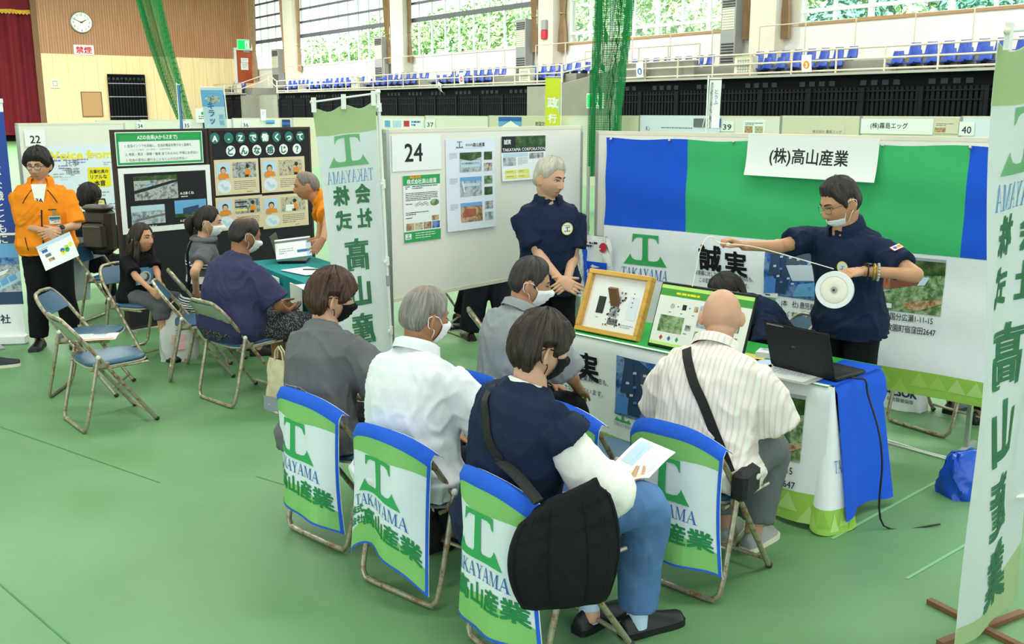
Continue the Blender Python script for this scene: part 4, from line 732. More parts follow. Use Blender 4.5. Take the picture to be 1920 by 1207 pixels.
# distant nobori flags
def far_flag(px, top, bot, D, base, fn, label, w, lean=0):
    a, b = P(px[0], bot, D), P(px[0], top, D); W = (P(px[1], top, D) - b).length; H = b.z - a.z; t = thing('banner_flag', label, 'banner', (a.x, a.y, 0))
    m = MB(); x0 = 0; m.tube([(W + .02 if w > 0 else -.02, .02, .02), (W + .02 + lean if w > 0 else -.02 + lean, .02, b.z + .06)], .014, 'white_paint', 6); m.tube([(lean, 0, b.z + .02), (W + lean, 0, b.z + .02)], .01, 'white_paint', 6); m.build('pole', t)
    f = lambda u, v, e=0: (u + lean * (v + a.z) / b.z, .015 * math.sin(v * 5 + u * 4) - e, a.z + v); m = MB(); m.slab(lambda p, q, e: f(p * W, q * H, -e * 0 + e), 4, 8, base, .004); m.decal(fn(W, H), f, .2, .2, .003); m.build('flag_cloth', t)
far_flag((1022, 1050), 146, 240, 20.5, 'yellow_flag' if 'yellow_flag' in MATS else mat('yellow_flag', '#D6DC35', .8).m.name, lambda W, H: TX('政', W * .5, H * .42, W * .75, 'white_ink', 1, 'c', .04) + TX('行', W * .5, H * .12, W * .6, 'white_ink', 1, 'c', .04) + R(W * .86, H * .3, W * .1, H * .3, 'pale_blue_print', 1), 'yellow banner flag with white characters before the concrete stair wall', 1)
far_flag((1325, 1347), 150, 240, 15.5, 'paper', lambda W, H: R(W * .1, 0, W * .2, H * .95, 'ph_grey', 1) + VT('とうふ', W * .6, H * .72, W * .42, 'lilac_ink', 2, .01), 'narrow white banner flag in front of the long black screen', -1, .02)
far_flag((390, 432), 165, 242, 24, 'pale_blue_print', lambda W, H: R(0, H * .55, W, H * .4, 'sky_print', 1) + CI(W * .55, H * .72, W * .3, 'ph_grey', 2, 16, H * .1) + VT('キラッ', W * .38, H * .5, W * .34, 'logo_blue', 3, .02, .95) + VT('旅館', W * .8, H * .25, W * .24, 'sky_print', 3), 'pale blue banner flag with blue characters by the stage', 1, -.12)
far_flag((338, 343), 160, 242, 24, 'logo_blue', lambda W, H: R(W * .3, 0, W * .3, H, 'sky_print', 1), 'thin blue rolled banner beside the swept green net', -1)
# ------------------------------------------------------------------ folding chairs
n = NT('tube_steel'); b = n.b; nz = n.noise(26, 5, .7); r = n.ramp(nz.outputs['Fac'], [(.40, '#B4AE9C'), (.54, '#A39A84'), (.60, '#8A6A48'), (.70, '#6A4A30')]); n.l(r, 0, b, 'Base Color'); b.inputs['Roughness'].default_value = .38
rm = n.ramp(nz.outputs['Fac'], [(.45, (.75, .75, .75, 1)), (.62, (.1, .1, .1, 1))]); n.l(rm, 0, b, 'Metallic')
mat('vinyl_blue', '#2C5674', .42, var=.08, vscale=6, bump=.15, bscale=40); mat('back_plate', '#A9B09E', .35, .35, var=.1, vscale=6); mat('cap_white', '#D9D6CC', .5); mat('seat_rim', '#C9C6B8', .4, .3)
def chair_proto():
    t = thing('folding_chair', 'x', 'chair'); A, Bp = Vector((0, .22, .012)), Vector((0, -.30, .735)); ln = lambda q: A + (Bp - A) * q
    pts = [Vector((.205, 0, 0)) + ln(q) for q in (0, .3, .6, .78)]
    for k in range(1, 8):
        a = PI / 2 * k / 8; p = ln(.78 + .22 * math.sin(a)); pts.append(Vector((.085 + .12 * math.cos(a) ** .8, p.y, p.z)))
    pts.append(Vector((0, Bp.y - .012, Bp.z + .002))); full = pts + [Vector((-p.x, p.y, p.z)) for p in pts[-2::-1]]
    mb = MB(); mb.tube(full, .0125, 'tube_steel', 10); mb.build('front_frame', t)
    mb = MB(); q = ln(.06); mb.tube([(-.2, q.y, q.z), (.2, q.y, q.z)], .0095, 'tube_steel', 8); mb.build('front_stretcher', t)
    rp_ = [(.23, -.125, .475), (.23, -.17, .28), (.23, -.212, .11), (.225, -.228, .045), (.20, -.235, .016), (.15, -.236, .0125)]
    mb = MB(); mb.tube(rp_ + [(-x, y, z) for x, y, z in rp_[::-1]], .0125, 'tube_steel', 10); mb.build('rear_frame', t)
    for s in (-1, 1):
        mb = MB(); mb.sphere((s * .23, -.123, .482), (.015, .015, .016), 'cap_white', 10, 8); mb.build('cap', t)
        mb = MB(); mb.box((s * .218, -.105, .425), (.006, .10, .03), 'tube_steel', M=Matrix.Translation((0, 0, 0))); mb.build('hinge_bracket', t)
        mb = MB(); mb.tube([(s * .19, -.17, .397), (s * .19, .2, .402)], .009, 'tube_steel', 6); mb.build('seat_rail', t)
        mb = MB(); mb.sphere((s * .205, .222, .014), (.018, .018, .014), 'dark_plastic', 8, 6); mb.build('foot_cap', t)
    def pad(w, y0, y1, z0, z1, m, nm, k=.10):
        out = []
        for i in range(28):
            a = 2 * PI * i / 28; c, s = math.cos(a), math.sin(a); e = .5
            out.append((w * abs(c) ** e * (1 if c > 0 else -1), (y0 + y1) / 2 + (y1 - y0) / 2 * abs(s) ** e * (1 if s > 0 else -1)))
        ring = lambda sc, z, dome=0: [(x * sc, (y - (y0 + y1) / 2) * sc + (y0 + y1) / 2, z + .012 * (y - y0) / (y1 - y0)) for x, y in out]
        mb = MB(); mb.loft([ring(.97, z0), ring(1, z0 + .006), ring(1, z1 - .01), ring(.96, z1 - .002), ring(.8, z1 + .004), ring(.4, z1 + .006)], m); return mb.build(nm, t, 60)
    pad(.20, -.175, .215, .411, .434, 'vinyl_blue', 'seat'); pad(.202, -.178, .218, .400, .414, 'seat_rim', 'seat_pan')
    def back(u, v, e):
        q = .80 + .175 * v; p = ln(q); w = (.198 if q < .8 else .085 + .113 * math.sqrt(max(0, 1 - ((q - .78) / .22) ** 2))) - .006; x = (u * 2 - 1) * w; d = .018 * (1 - (x / .2) ** 2)
        nn = Vector((0, .775, .52)).normalized(); return Vector((x, p.y - d, p.z - d * .4)) + nn * e
    mb = MB(); mb.slab(lambda u, v, e: back(u, v, e + .010), 12, 6, 'vinyl_blue', .009); mb.build('backrest', t, 50)
    mb = MB(); mb.slab(lambda u, v, e: back(u, v, e + .000), 12, 6, 'back_plate', .003); mb.build('back_plate', t, 50)
    return t
CH = chair_proto(); CH_USED = [False]
def chair(x, y, deg, label, group=None):
    o = CH if not CH_USED[0] else dup(CH); CH_USED[0] = True; o.location = (x, y, 0); o.rotation_euler = (0, 0, rad(deg - 90)); tag(o, label, 'chair')
    if group: o['group'] = group
    return o
SEATS = {'young': (-.77, 4.56, 48), 'white': (-.33, 4.03, 50), 'vest': (.15, 3.47, 37), 'bald': (.845, 4.08, 47), 'polo': (.02, 4.88, 47), 'empty': (.38, 4.41, 47)}
for k, lb in (('young', 'blue folding chair under the person in the grey shirt'), ('white', 'blue folding chair under the man in the white shirt'), ('vest', 'blue folding chair under the man with the quilted bag'), ('bald', 'blue folding chair under the bald man'), ('polo', 'blue folding chair under the man in the grey polo'), ('empty', 'empty blue folding chair with a company cover, facing the table')): chair(*SEATS[k], lb)
LEFT = {'e1': (-3.05, 6.98, 4), 'e2': (-2.64, 6.27, 40), 'girl': (-3.08, 8.12, -28), 'side': (-2.40, 7.44, 18), 'purple': (-1.90, 6.81, 48), 'jacket': (-3.85, 9.45, -8)}
for k, lb in (('e1', 'empty folding chair with a paper lying on its seat'), ('e2', 'empty folding chair nearest the corner of the green floor, its back to the one holding paper'), ('girl', 'folding chair the girl in black sits on'), ('side', 'empty folding chair between the girl and the man in purple'), ('purple', 'folding chair under the man in the purple T-shirt'), ('jacket', 'folding chair draped with a white and navy cloth')): chair(*LEFT[k], lb.replace('nearest the corner of the green floor, its back to the one holding paper', 'with bare seat beside the one holding paper'))
OTH = {'right': (2.78, 6.17, 32), 'behind_table': (1.80, 5.72, 222), 'mid': (-.72, 9.25, -12), 'silver': (.03, 6.28, 10), 'mother': (-2.47, 7.98, 25), 'seller': (1.63, 5.95, 205), 'far': (-4.2, 9.9, 60)}
for k, lb in (('right', 'folding chair partly behind the lower edge of the backdrop'), ('behind_table', 'folding chair standing behind the open laptop'), ('mid', 'folding chair seen under the white raised board'), ('silver', 'folding chair whose silver back plate shows beside the grey polo'), ('seller', 'folding chair behind the monitor'), ('mother', 'folding chair under the masked woman')): chair(*OTH[k], lb)
# printed covers hung over the chair backs
cloth('cv_white', '#DFE9F0', .8, .03, .45, 7, dist=.012); cloth('cv_green', '#86C274', .8, .06, .4, 7); cloth('cv_blue', '#2B63DC', .7, .05, .4, 9)
def cover(key, label, seed):
    x, y, deg = SEATS[key]; t = thing('chair_cover', label, 'chair cover', (x, y, 0), rad(deg - 90), 'company covers on the audience chairs'); g = random.Random(seed); ph = g.uniform(0, 6); W, H = .46, .555
    def f(u, v, e=0):                                    # u across 0..W, v downward from the top 0..H on the back; negative v on the front side
        a = (u / W - .5) * 2; top = .757 - .085 * abs(a) ** 3.2; ty = -.305 + .075 * abs(a) ** 3.2
        if v < 0: return ((a * W / 2) * .98, ty + .022 + min(1, -v / .03) * .012 + (-v) * .62, top - .004 - max(0, -v) * .80 + e * 0)
        k = v / H; fl = .022 * math.sin(a * 3.0 + ph) * k + .014 * math.sin(a * 6 + ph * 2 + k * 2) * k; rnd_ = max(0, 1 - v / .02)
        return ((a * W / 2) * (1 - .05 * math.sin(k * PI) + .02 * k), ty - .022 + .020 * rnd_ - fl - .012 * k - e, top + .004 * rnd_ - v - .03 * k * math.sin(a * 2 + ph))
    nu, nv, dv = 24, 26, (H + .04) / 26; mb = MB(); mb.slab(lambda p, q, e: f(p * W, -.04 + q * (H + .04), e), nu, nv, 'cv_white', .0022)
    wob = lambda u0, amp, base, s=1: base + amp * math.sin(u0 / W * 4.2 * s + .4)
    N = 12; us = [W * i / N for i in range(N + 1)]; strip = lambda lo, hi, m, ly: [([(q, lo(q)) for q in us] + [(q, hi(q)) for q in us], [(i, i + 1, N + 2 + i, N + 1 + i) for i in range(N)], m, ly)]
    it = strip(lambda q: -.04, lambda q: .05, 'cv_blue', 2) + strip(lambda q: .045, lambda q: .085 + .05 * math.sin(q / W * 3.0), 'cv_green', 1) + strip(lambda q: H - .10 + .035 * math.sin(q / W * 4 + 2.4), lambda q: H, 'cv_green', 1)
    it += R(0, .04, .009, H - .04, 'cv_blue', 3) + R(W - .009, .04, .009, H - .04, 'cv_blue', 3) + R(0, H - .009, W, .009, 'cv_blue', 3)
    pr = LOGO(0, 0, .27, 'logo_green', 3) + SERIF('TAKAYAMA', 0, -.065, .33, 'logo_blue', 3, .05) + TX('高山産業', .045, -.155, .085, 'kanji_green', 3, 'c', .03) + TX('株式', -.158, -.10, .042, 'kanji_green', 3, 'c', .03) + TX('会社', -.158, -.150, .042, 'kanji_green', 3, 'c', .03)
    it += [([(W / 2 + p[0], .300 - p[1]) for p in vs], [q[::-1] for q in fs], m, ly) for vs, fs, m, ly in pr]
    mb.decal(it, f, W / nu, dv, .0011); mb.build('printed_cloth', t, 70)
for k, lb, s in (('young', 'printed company cover on the chair of the person in the grey shirt', 1), ('white', 'printed company cover on the chair of the man in the white shirt', 2), ('vest', 'printed company cover on the chair of the man with the quilted bag', 3), ('bald', 'printed company cover on the chair of the bald man', 4), ('polo', 'printed company cover on the chair of the man in the grey polo', 5), ('empty', 'printed company cover on the empty chair facing the table', 6)): cover(k, lb, s)
for o in [o for o in COL.objects if o.name.startswith('chair_cover')]: del o['group']
# ------------------------------------------------------------------ demonstration table with its printed cloth
TA, TB = G(1062, 622, .72), G(1555, 725, .72); TA.z = TB.z = 0; TD = (TB - TA).normalized(); TN = Vector((-TD.y, TD.x, 0)); TL = (TB - TA).length; TW = .52; TH = .72
TR = math.atan2(TD.y, TD.x); tz = lambda s, d, z=0: TA + TD * s + TN * d + Vector((0, 0, z))
t = thing('folding_table', 'long folding table under the printed company cloth', 'table', tz(TL / 2, TW / 2), TR); mb = MB(); mb.box((0, 0, TH - .022), (TL - .03, TW - .03, .03), 'grey_paint', bev=.006); mb.build('table_top', t)
for sx in (-1, 1):
    for sy in (-1, 1): mb = MB(); mb.tube([(sx * (TL / 2 - .12), sy * .20, 0), (sx * (TL / 2 - .12), sy * .20, TH - .03)], .014, 'steel'); mb.build('leg', t)
t = thing('tablecloth', 'printed company cloth draped over the demonstration table', 'tablecloth', tz(0, 0))
cloth('tc_green', '#35A44C', .8, .04, .25, 5, dist=.01)
O0 = tz(0, 0); loc = lambda s, d, z: tuple(tz(s, d, z) - O0)
mb = MB(); mb.slab(lambda u, v, e: loc(u * TL - .0, v * (TW + .04) - .02, TH + .004 + e), 20, 6, 'tc_green', .004); mb.decal(R(0, 0, TL, .03, 'bd_white', 1), lambda u, v, e: loc(u, v - .02, TH + .0045 + e)); mb.build('top_cloth', t, 60)
FH = TH - .03; FWD = TL + .02
def ffront(u, v, e=0):                                   # v upward from the hem
    k = 1 - v / FH; d = -.022 - .03 * k * (.5 + .5 * math.sin(u * 9 + .6)) - .012 * k * math.sin(u * 17); rr = max(0, v - FH + .02) / .02
    return loc(u, d + .012 * rr ** 2 - e, .03 + v + .006 * math.sin(u * 8))
tl = lambda x, y: (lambda q: (q[0], q[1] - .03))(on(x, y, TA - TN * .03, TD)); it = tri_band(FWD, .15, 0, 1, 9)
a = tl(1088, 690); it += TX('誠', a[0] - .13, a[1] - .04, .175, 'print_black', 3, 'c', .03, sh=-.05) + TX('実', a[0] + .06, a[1] - .05, .165, 'print_black', 3, 'c', .03, sh=-.1)
a = tl(1140, 725); it += TX('お客様に対して、共に働く従業員同志も、', a[0], a[1], .038, 'navy_ink', 3, 'r', .004, w=.62); a = tl(1130, 746); it += TX('この言葉を常に大切にしています。', a[0], a[1], .038, 'navy_ink', 3, 'r', .004, w=.52)
a, b = tl(1153, 765), tl(1262, 700); it += aerial(a[0], a[1] - .03, .46, .34, 'blue'); a = tl(1168, 790); it += LOGO(a[0], a[1], .12, 'logo_green', 3) + SERIF('TAKAYAMA', a[0], a[1] - .028, .13, 'logo_blue', 3, .018) + TX('(本　社) 鹿児島県姶良市', a[0] + .13, a[1] + .0, .045, 'print_black', 3, 'l', .004, w=.45) + TX('(大くす工場) 鹿児島県', a[0] + .12, a[1] - .07, .045, 'print_black', 3, 'l', .004, w=.45)
a = tl(1440, 850); b = tl(1503, 862); it += aerial(b[0] - .46, b[1] - .01, .46, .33, 'brick'); a = tl(1490, 880); it += TX('国分広瀬1-11-15', a[0], a[1] - .02, .05, 'print_black', 3, 'r', .004, w=.3) + TX('牧園町宿窪田2647', a[0] + .02, a[1] - .09, .05, 'print_black', 3, 'r', .004, w=.36)
mb = MB(); mb.slab(lambda p, q, e: ffront(p * FWD, q * FH, e), 60, 18, 'bd_white', .003); mb.decal(it, ffront, FWD / 60, FH / 18, .0016); mb.build('front_drape', t, 60)
def corner(u, v, e=0):                                   # the gathered corner: a cone of cloth sweeping to the floor
    k = 1 - v; a = -PI * .62 + u * PI * .95; r0 = .018 + .085 * k ** 1.2; sh = .02 + .05 * k; cx, cy = TL - .012 + sh * .35, .012 + r0 * .55
    rr = (r0 + e) * (1 + .16 * math.sin(u * 9) * k); return loc(cx + rr * math.cos(a), cy + rr * math.sin(a) * 1.25, .02 + v * (TH - .025) - .02 * math.sin(u * PI) * k)
mb = MB(); mb.slab(corner, 24, 16, 'bd_white', .003); ci = R(0, 0, 1, .17, 'band_green', 1)
for k in range(6): ci += PL([(k / 6, .02 + .03 * (k % 2)), ((k + 1) / 6, .02 + .03 * (k % 2)), ((k + .5) / 6, .15)], ('band_light', 'band_mid', 'band_pale')[k % 3], 2)
pr = SERIF('TAK', 0, 0, .34, 'logo_blue', 3, .10) + PL([(.05, .15), (.30, .15), (.24, .24)], 'logo_green', 3) + TX('株', .1, -.12, .06, 'print_black', 3); ci += [([(.62 + p[0] * 1.0, .42 + p[1] * .85) for p in vs], fs, m, ly) for vs, fs, m, ly in pr]
mb.decal(ci, corner, 1 / 24, 1 / 16, .0018); mb.build('corner_fold', t, 60)
def fend(u, v, e=0):
    k = 1 - v / FH; s = TL + .02 + .05 * k * (.5 + .5 * math.sin(u * 14 + 1)) + .05 * k; rr = max(0, v - FH + .03) / .03; return loc(s - .02 * rr ** 2 + e, .04 + u * (.9 if k > .2 else 1) + .05 * (u > .3) * k, .06 + v * (FH - .03) / FH + .01 * math.sin(u * 9))
mb = MB(); mb.slab(lambda p, q, e: fend(p * (TW - .02), q * FH, e), 16, 16, 'bd_blue', .003); mb.build('end_drape', t, 60)
mb = MB(); mb.slab(lambda p, q, e: loc(TL - .19 + p * .205, .02 + q * (TW - .02), TH + .006 + e), 6, 6, 'bd_blue', .002); mb.build('blue_top_strip', t, 60)
# on the table: framed phone parts, monitor, laptop, papers
mat('pine', '#D9A650', .45, var=.12, vscale=4, vsc=(1, 8, 8)); mat('screen_black', '#121316', .3); mat('screen_green', '#3F8A35', .4, emit=.25); mat('screen_grey', '#C9CEC2', .4, emit=.30); mat('screen_lime', '#A9CF6B', .4, emit=.25); mat('laptop_black', '#16171A', .5, bump=.3, bscale=160); mat('key_black', '#25262A', .5)
p0, p1 = G(1080, 618, TH + .006), G(1196, 641, TH + .006); fw = (p1 - p0).length; rz = math.atan2(p1.y - p0.y, p1.x - p0.x)
t = thing('parts_display', 'pine box frame showing the parts of a taken apart phone', 'frame', p0, rz); FHt = .375; M = Matrix.Rotation(-rad(22), 4, 'X'); fwid = .028
mb = MB(); mb.box((fw / 2, .0, fwid / 2), (fw, .05, fwid), 'pine', M=M, bev=.003); mb.box((fw / 2, 0, FHt - fwid / 2), (fw, .05, fwid), 'pine', M=M, bev=.003); mb.box((fwid / 2, 0, FHt / 2), (fwid, .05, FHt - 2 * fwid), 'pine', M=M, bev=.003); mb.box((fw - fwid / 2, 0, FHt / 2), (fwid, .05, FHt - 2 * fwid), 'pine', M=M, bev=.003); mb.build('wood_frame', t, 30)
mb = MB(); mb.box((fw / 2, .012, FHt / 2), (fw - .05, .006, FHt - .05), 'paper', M=M); f = lambda u, v, e=0: M @ Vector((u, .0085 - e, v)); g = random.Random(2); W, H = fw, FHt
it = R(W * .22, H * .33, W * .12, H * .27, 'ink', 1) + R(W * .225, H * .335, W * .11, H * .26, 'dark_plastic', 2) + R(W * .44, H * .30, W * .13, H * .34, 'ph_grey', 1) + R(W * .70, H * .30, W * .15, H * .36, 'paper_blue', 1) + R(W * .44, H * .18, W * .16, H * .10, 'ink_grey', 1)
for k in range(46): x, y = g.uniform(.38, .64), g.uniform(.14, .72); w = g.uniform(.008, .035); it += R(W * x, H * y, W * w, H * g.uniform(.008, .035), g.choice(('ink', 'ink_grey', 'ink', 'brown_print')), 3 + .02 * k)
for k in range(4): it += CI(W * .76, H * (.50 + .07 * k), W * .009, 'ink_grey', 3)
it += LINES(W * .66, H * .2, W * .2, 2, .012, 'pale_ink', 2, .4) + LINES(W * .24, H * .26, W * .08, 1, .012, 'pale_ink', 2, .4); mb.decal(it, f, eps=.0008); mb.build('backing', t, 30)
mb = MB(); mb.box((fw / 2, .12, .13), (.06, .02, .24), 'brown_print', M=Matrix.Rotation(rad(14), 4, 'X')); mb.build('easel_leg', t, 30)
p0 = G(1213, 647, TH + .006); rz = math.atan2(TD.y, TD.x); t = thing('monitor', 'thin black monitor showing a green slide, turned to the audience', 'monitor', p0, rz); sw, sh = .60, .345; M = Matrix.Rotation(-rad(20), 4, 'X')
mb = MB(); mb.box((sw / 2, .008, sh / 2 + .012), (sw, .016, sh + .02), 'screen_black', M=M, bev=.004); mb.build('case', t, 30)
f = lambda u, v, e=0: M @ Vector((.008 + u, -.0012 - e, .018 + v)); W, H = sw - .016, sh - .012; it = R(0, 0, W, H, 'screen_grey', 0) + R(0, H * .82, W, H * .12, 'screen_green', 1) + R(0, H * .94, W, H * .06, 'screen_lime', 1) + R(0, 0, W, H * .05, 'screen_lime', 1) + LINES(W * .18, H * .86, W * .55, 1, H * .06, 'yellow_print', 2, .6, 3)
for k in range(3): it += (CI(W * (.17 + .13 * k), H * .66, W * .025, ('ph_grey', 'ink', 'ph_brown')[k], 2) if k == 0 else R(W * (.15 + .13 * k), H * .62, W * .045, H * .09, ('ph_grey', 'ink', 'ph_brown')[k], 2)) + LINES(W * (.14 + .13 * k), H * .55, W * .06, 1, .012, 'ink_grey', 2) + PL([(W * (.225 + .13 * k), H * .65), (W * (.245 + .13 * k), H * .665), (W * (.225 + .13 * k), H * .68)], 'logo_blue', 2)
it += R(W * .06, H * .22, W * .27, H * .28, 'ph_green', 2) + R(W * .36, H * .30, W * .06, H * .09, 'ph_grey', 2) + LINES(W * .35, H * .24, W * .1, 1, .012, 'ink_grey', 2) + R(W * .47, H * .38, W * .12, H * .36, 'ph_town', 2) + R(W * .47, H * .12, W * .12, H * .2, 'ph_green', 2) + R(W * .62, H * .4, W * .3, H * .34, 'ph_grey', 2) + LINES(W * .62, H * .3, W * .3, 4, .02, 'ink_grey', 2, .4)
for k in range(3): x = W * (.12 + .09 * k); it += PL([(x, H * .08), (x + W * .02, H * .125), (x, H * .17), (x - W * .02, H * .125)], ('red_print', 'logo_blue', 'green_print')[k], 2)
mb = MB(); mb.decal(it, f, eps=.0006); mb.build('screen', t, 0); mb = MB(); mb.box((sw / 2, .09, .008), (.22, .17, .012), 'screen_black'); mb.box((sw / 2, .13, .11), (.06, .012, .21), 'screen_black', M=Matrix.Translation((0, -.0, 0)) @ Matrix.Rotation(rad(10), 4, 'X')); mb.build('stand', t, 30)
b0, b1 = G(1462, 690, TH + .01), G(1568, 716, TH + .01); rz = math.atan2(b1.y - b0.y, b1.x - b0.x); lw = .375; t = thing('laptop', 'open black laptop with its lid back toward the audience', 'laptop', b1, rz)
mb = MB(); mb.box((-lw / 2, .125, .010), (lw, .25, .02), 'laptop_black', bev=.006); mb.build('base', t, 30)
M = Matrix.Translation((0, -.002, .018)) @ Matrix.Rotation(rad(19), 4, 'X'); mb = MB(); mb.box((-lw / 2, -.006, .122), (lw, .009, .245), 'laptop_black', M=M, bev=.004); mb.decal(LINES(-lw * .60, .13, .05, 1, .008, 'ink_grey', 1, .8) + R(-lw + .02, .232, .10, .007, 'grey_paint', 1), lambda u, v, e=0: M @ Vector((u, -.0108 - e, v))); l = mb.build('lid', t, 30); mb = MB(); mb.decal(R(-lw + .012, .015, lw - .024, .215, 'screen_grey', 0), lambda u, v, e=0: M @ Vector((-lw - u, .0002 + e, v)) , eps=.0005); mb.build('screen', t, 0)
mb = MB()
for r_ in range(5):
    for c_ in range(15): mb.box((-.035 - c_ * .0205, .045 + r_ * .0205, .0215), (.017, .017, .004), 'key_black')
mb.build('keyboard', t, 0)
# its cable, papers and booklets
c0 = G(1600, 708, TH + .012); pts = [c0 + Vector((-.12, .10, .01)), c0, c0 + TD * .06 + Vector((0, 0, .0)), tz(TL + .10, .20, TH - .06), tz(TL + .17, .19, TH - .22), tz(TL + .20, .19, .35), tz(TL + .22, .22, .02), tz(TL + .4, .45, .012)]
def cable(name, label, pts, r, m): mb = MB(); P_ = [Vector(p) for p in pts]; out = []; 
def cable(name, label, pts, r, m):
    P_ = [Vector(p) for p in pts]; out = []
    for i in range(len(P_) - 1):
        a, b, c, d = P_[max(i - 1, 0)], P_[i], P_[i + 1], P_[min(i + 2, len(P_) - 1)]
        for k in range(6): q = k / 6; out.append(.5 * ((2 * b) + (c - a) * q + (2 * a - 5 * b + 4 * c - d) * q * q + (3 * b - a - 3 * c + d) * q ** 3))
    out.append(P_[-1]); mb = MB(); mb.tube([p - P_[0] for p in out], r, m, 6); return tag(mb.build(name, None, 60, P_[0]), label, 'cable')
cable('cable', 'black laptop cable hanging over the blue table end', pts, .005, 'black_plastic')
def flat(name, label, cat, px, z, rz, w, h, base, items, th=.003): c = G(*px, z); f = Vector((math.cos(rz), math.sin(rz), 0)); up = Vector((-f.y, f.x, 0)); mb = MB(); mb.box((0, 0, th / 2), (w, h, th), base, rz); mb.decal(items, lambda u, v, e=0: f * (u - w / 2) + up * (v - h / 2) + Vector((0, 0, th + .0004 + e))); return tag(mb.build(name, None, 0, c), label, cat)
mat('clear_file', '#C8CCCB', .25)
flat('paper_folder', 'grey clear folder holding a sheet, before the laptop', 'folder', (1478, 702), TH + .008, TR, .32, .23, 'clear_file', R(.03, .02, .26, .19, 'paper', 1) + LINES(.05, .17, .2, 5, .02, 'pale_ink', 2, .4))
for i, (px, m, lb) in enumerate((((1398, 672), 'soft_yellow', 'pale yellow leaflet lying behind the bald man'), ((1440, 668), 'paper_blue', 'stack of small white cards beside the laptop lid'), ((1418, 683), 'pale_blue_print', 'pale blue leaflet lying beside the laptop'))): flat('leaflet', lb, 'leaflet', px, TH + .008 + (0 if i != 1 else 0), TR + .3 * i, .15 if i != 1 else .11, .21 if i != 1 else .10, m, LINES(.02, .08, .07, 2, .02, 'ink_grey', 1, .4, i), .003 if i != 1 else .03)
# ------------------------------------------------------------------ nobori banners (seen from behind: print reversed)
for nm, c in (('nb_white', '#E4EAEA'), ('nb_green', '#CADFAE'), ('nb_logo', '#93D09E'), ('nb_blue', '#82B2E0'), ('nb_kanji', '#5C9A74')):
    n = cloth(nm, c, .8, .02, .3, 5, dist=.01)
    trl = n.n('ShaderNodeBsdfTranslucent'); trl.inputs[0].default_value = lin(c); mx = n.n('ShaderNodeMixShader'); mx.inputs[0].default_value = .5; n.l(n.b, 0, mx, 1); n.l(trl, 0, mx, 2); n.l(mx, 0, n.t.nodes['Material Output'], 0)
def nobori(label, cl, TLp, TRp, BLp, BRp, pole0, pole1, tabs=True, wav=.012, base=None):
    t = thing('nobori_banner', label, 'banner', pole0); O = Vector(pole0); TLp, TRp, BLp, BRp, p1 = (Vector(q) - O for q in (TLp, TRp, BLp, BRp, pole1)); W, H = .45, 1.8
    nrm = (TRp - TLp).cross(Vector((0, 0, 1))).normalized()
    def f(u, v, e=0):
        a, k = u / W, v / H; L = BLp.lerp(TLp, k); Rr = BRp.lerp(TRp, k); p = L.lerp(Rr, a); w = wav * math.sin(a * 4 + k * 5) + .5 * wav * math.sin(a * 9 - k * 9) - .03 * (math.sin(a * PI)) * (k ** 8)
        return p + nrm * (w + e) + Vector((0, 0, -.03 * math.sin(a * PI * 2) ** 2 * k ** 20))
    it = R(0, H - .17, W, .17, 'nb_green', 1) + PL([(0, .0), (W, 0), (W, .20), (W * .6, .12), (W * .3, .07), (0, .06)][::1], 'nb_green', 1)
    pr = LOGO(0, 1.43, .31, 'nb_logo', 2) + SERIF('TAKAYAMA', 0, 1.33, .36, 'nb_blue', 2, .075) + VT('株式', .085, 1.205, .125, 'nb_kanji', 2, .035, 1.22) + VT('会社', -.085, 1.205, .125, 'nb_kanji', 2, .035, 1.22) + VT('高山産業', -.0, .80, .205, 'nb_kanji', 2, .04, 1.16)
    it += [([(W / 2 - p[0], p[1]) for p in vs], [q[::-1] for q in fs], m, ly) for vs, fs, m, ly in pr]
    mb = MB(); mb.slab(lambda p, q, e: f(p * W, q * H, e), 18, 40, 'nb_white', .0016); mb.decal(it, f, W / 18, H / 40, .0011, both=.0016); mb.build('banner_cloth', t, 70)
    d = p1.normalized(); mb = MB(); mb.tube([(0, 0, 0), d * (p1.length * .48)], .013, 'white_paint', 10); mb.tube([d * (p1.length * .46), d * (p1.length * .49)], .017, 'grey_paint', 10); mb.tube([d * (p1.length * .48), p1 + d * .03], .011, 'white_paint', 10); mb.sphere(p1 + d * .03, .016, 'white_paint', 10, 8); mb.build('pole', t)
    mb = MB(); e0 = TRp.lerp(TLp, -.02) + Vector((0, 0, .045)); mb.tube([p1 + d * .0, e0, TLp + Vector((0, 0, .035))], .006, 'white_paint', 8); mb.sphere(TLp + Vector((0, 0, .035)), .012, 'cream_paint', 8, 6); mb.build('cross_bar', t)
    for k in (.03, .5, .97):
        q = TLp.lerp(TRp, k); mb = MB(); mb.box(tuple(q + Vector((0, 0, .018)) + nrm * .0), (.026, .018, .085), 'white_paint', math.atan2((TRp - TLp).y, (TRp - TLp).x)); mb.build('loop', t)
    for k in (.02, .28, .55, .8):
        q = TRp.lerp(BRp, k); c = d * (q.z / d.z); mb = MB(); mb.tube([q + (q - c).normalized() * -.0 , c], .010, 'white_paint', 6); mb.tube([c - d * .025, c + d * .025], .018, 'white_paint', 10); mb.build('clip', t)
    mb = MB(); mb.lathe([(.17, 0), (.17, .03), (.15, .05), (.03, .06), (.02, .22), (.013, .22)], 'grey_paint', 24) if base is None else [mb.box((0, 0, .012), (.50, .03, .02), 'brown_print', base), mb.box((0, 0, .012), (.03, .50, .02), 'brown_print', base), mb.tube([(0, 0, 0), d * .25], .02, 'grey_paint', 10)]; mb.build('stand', t)
D_ = 5.92
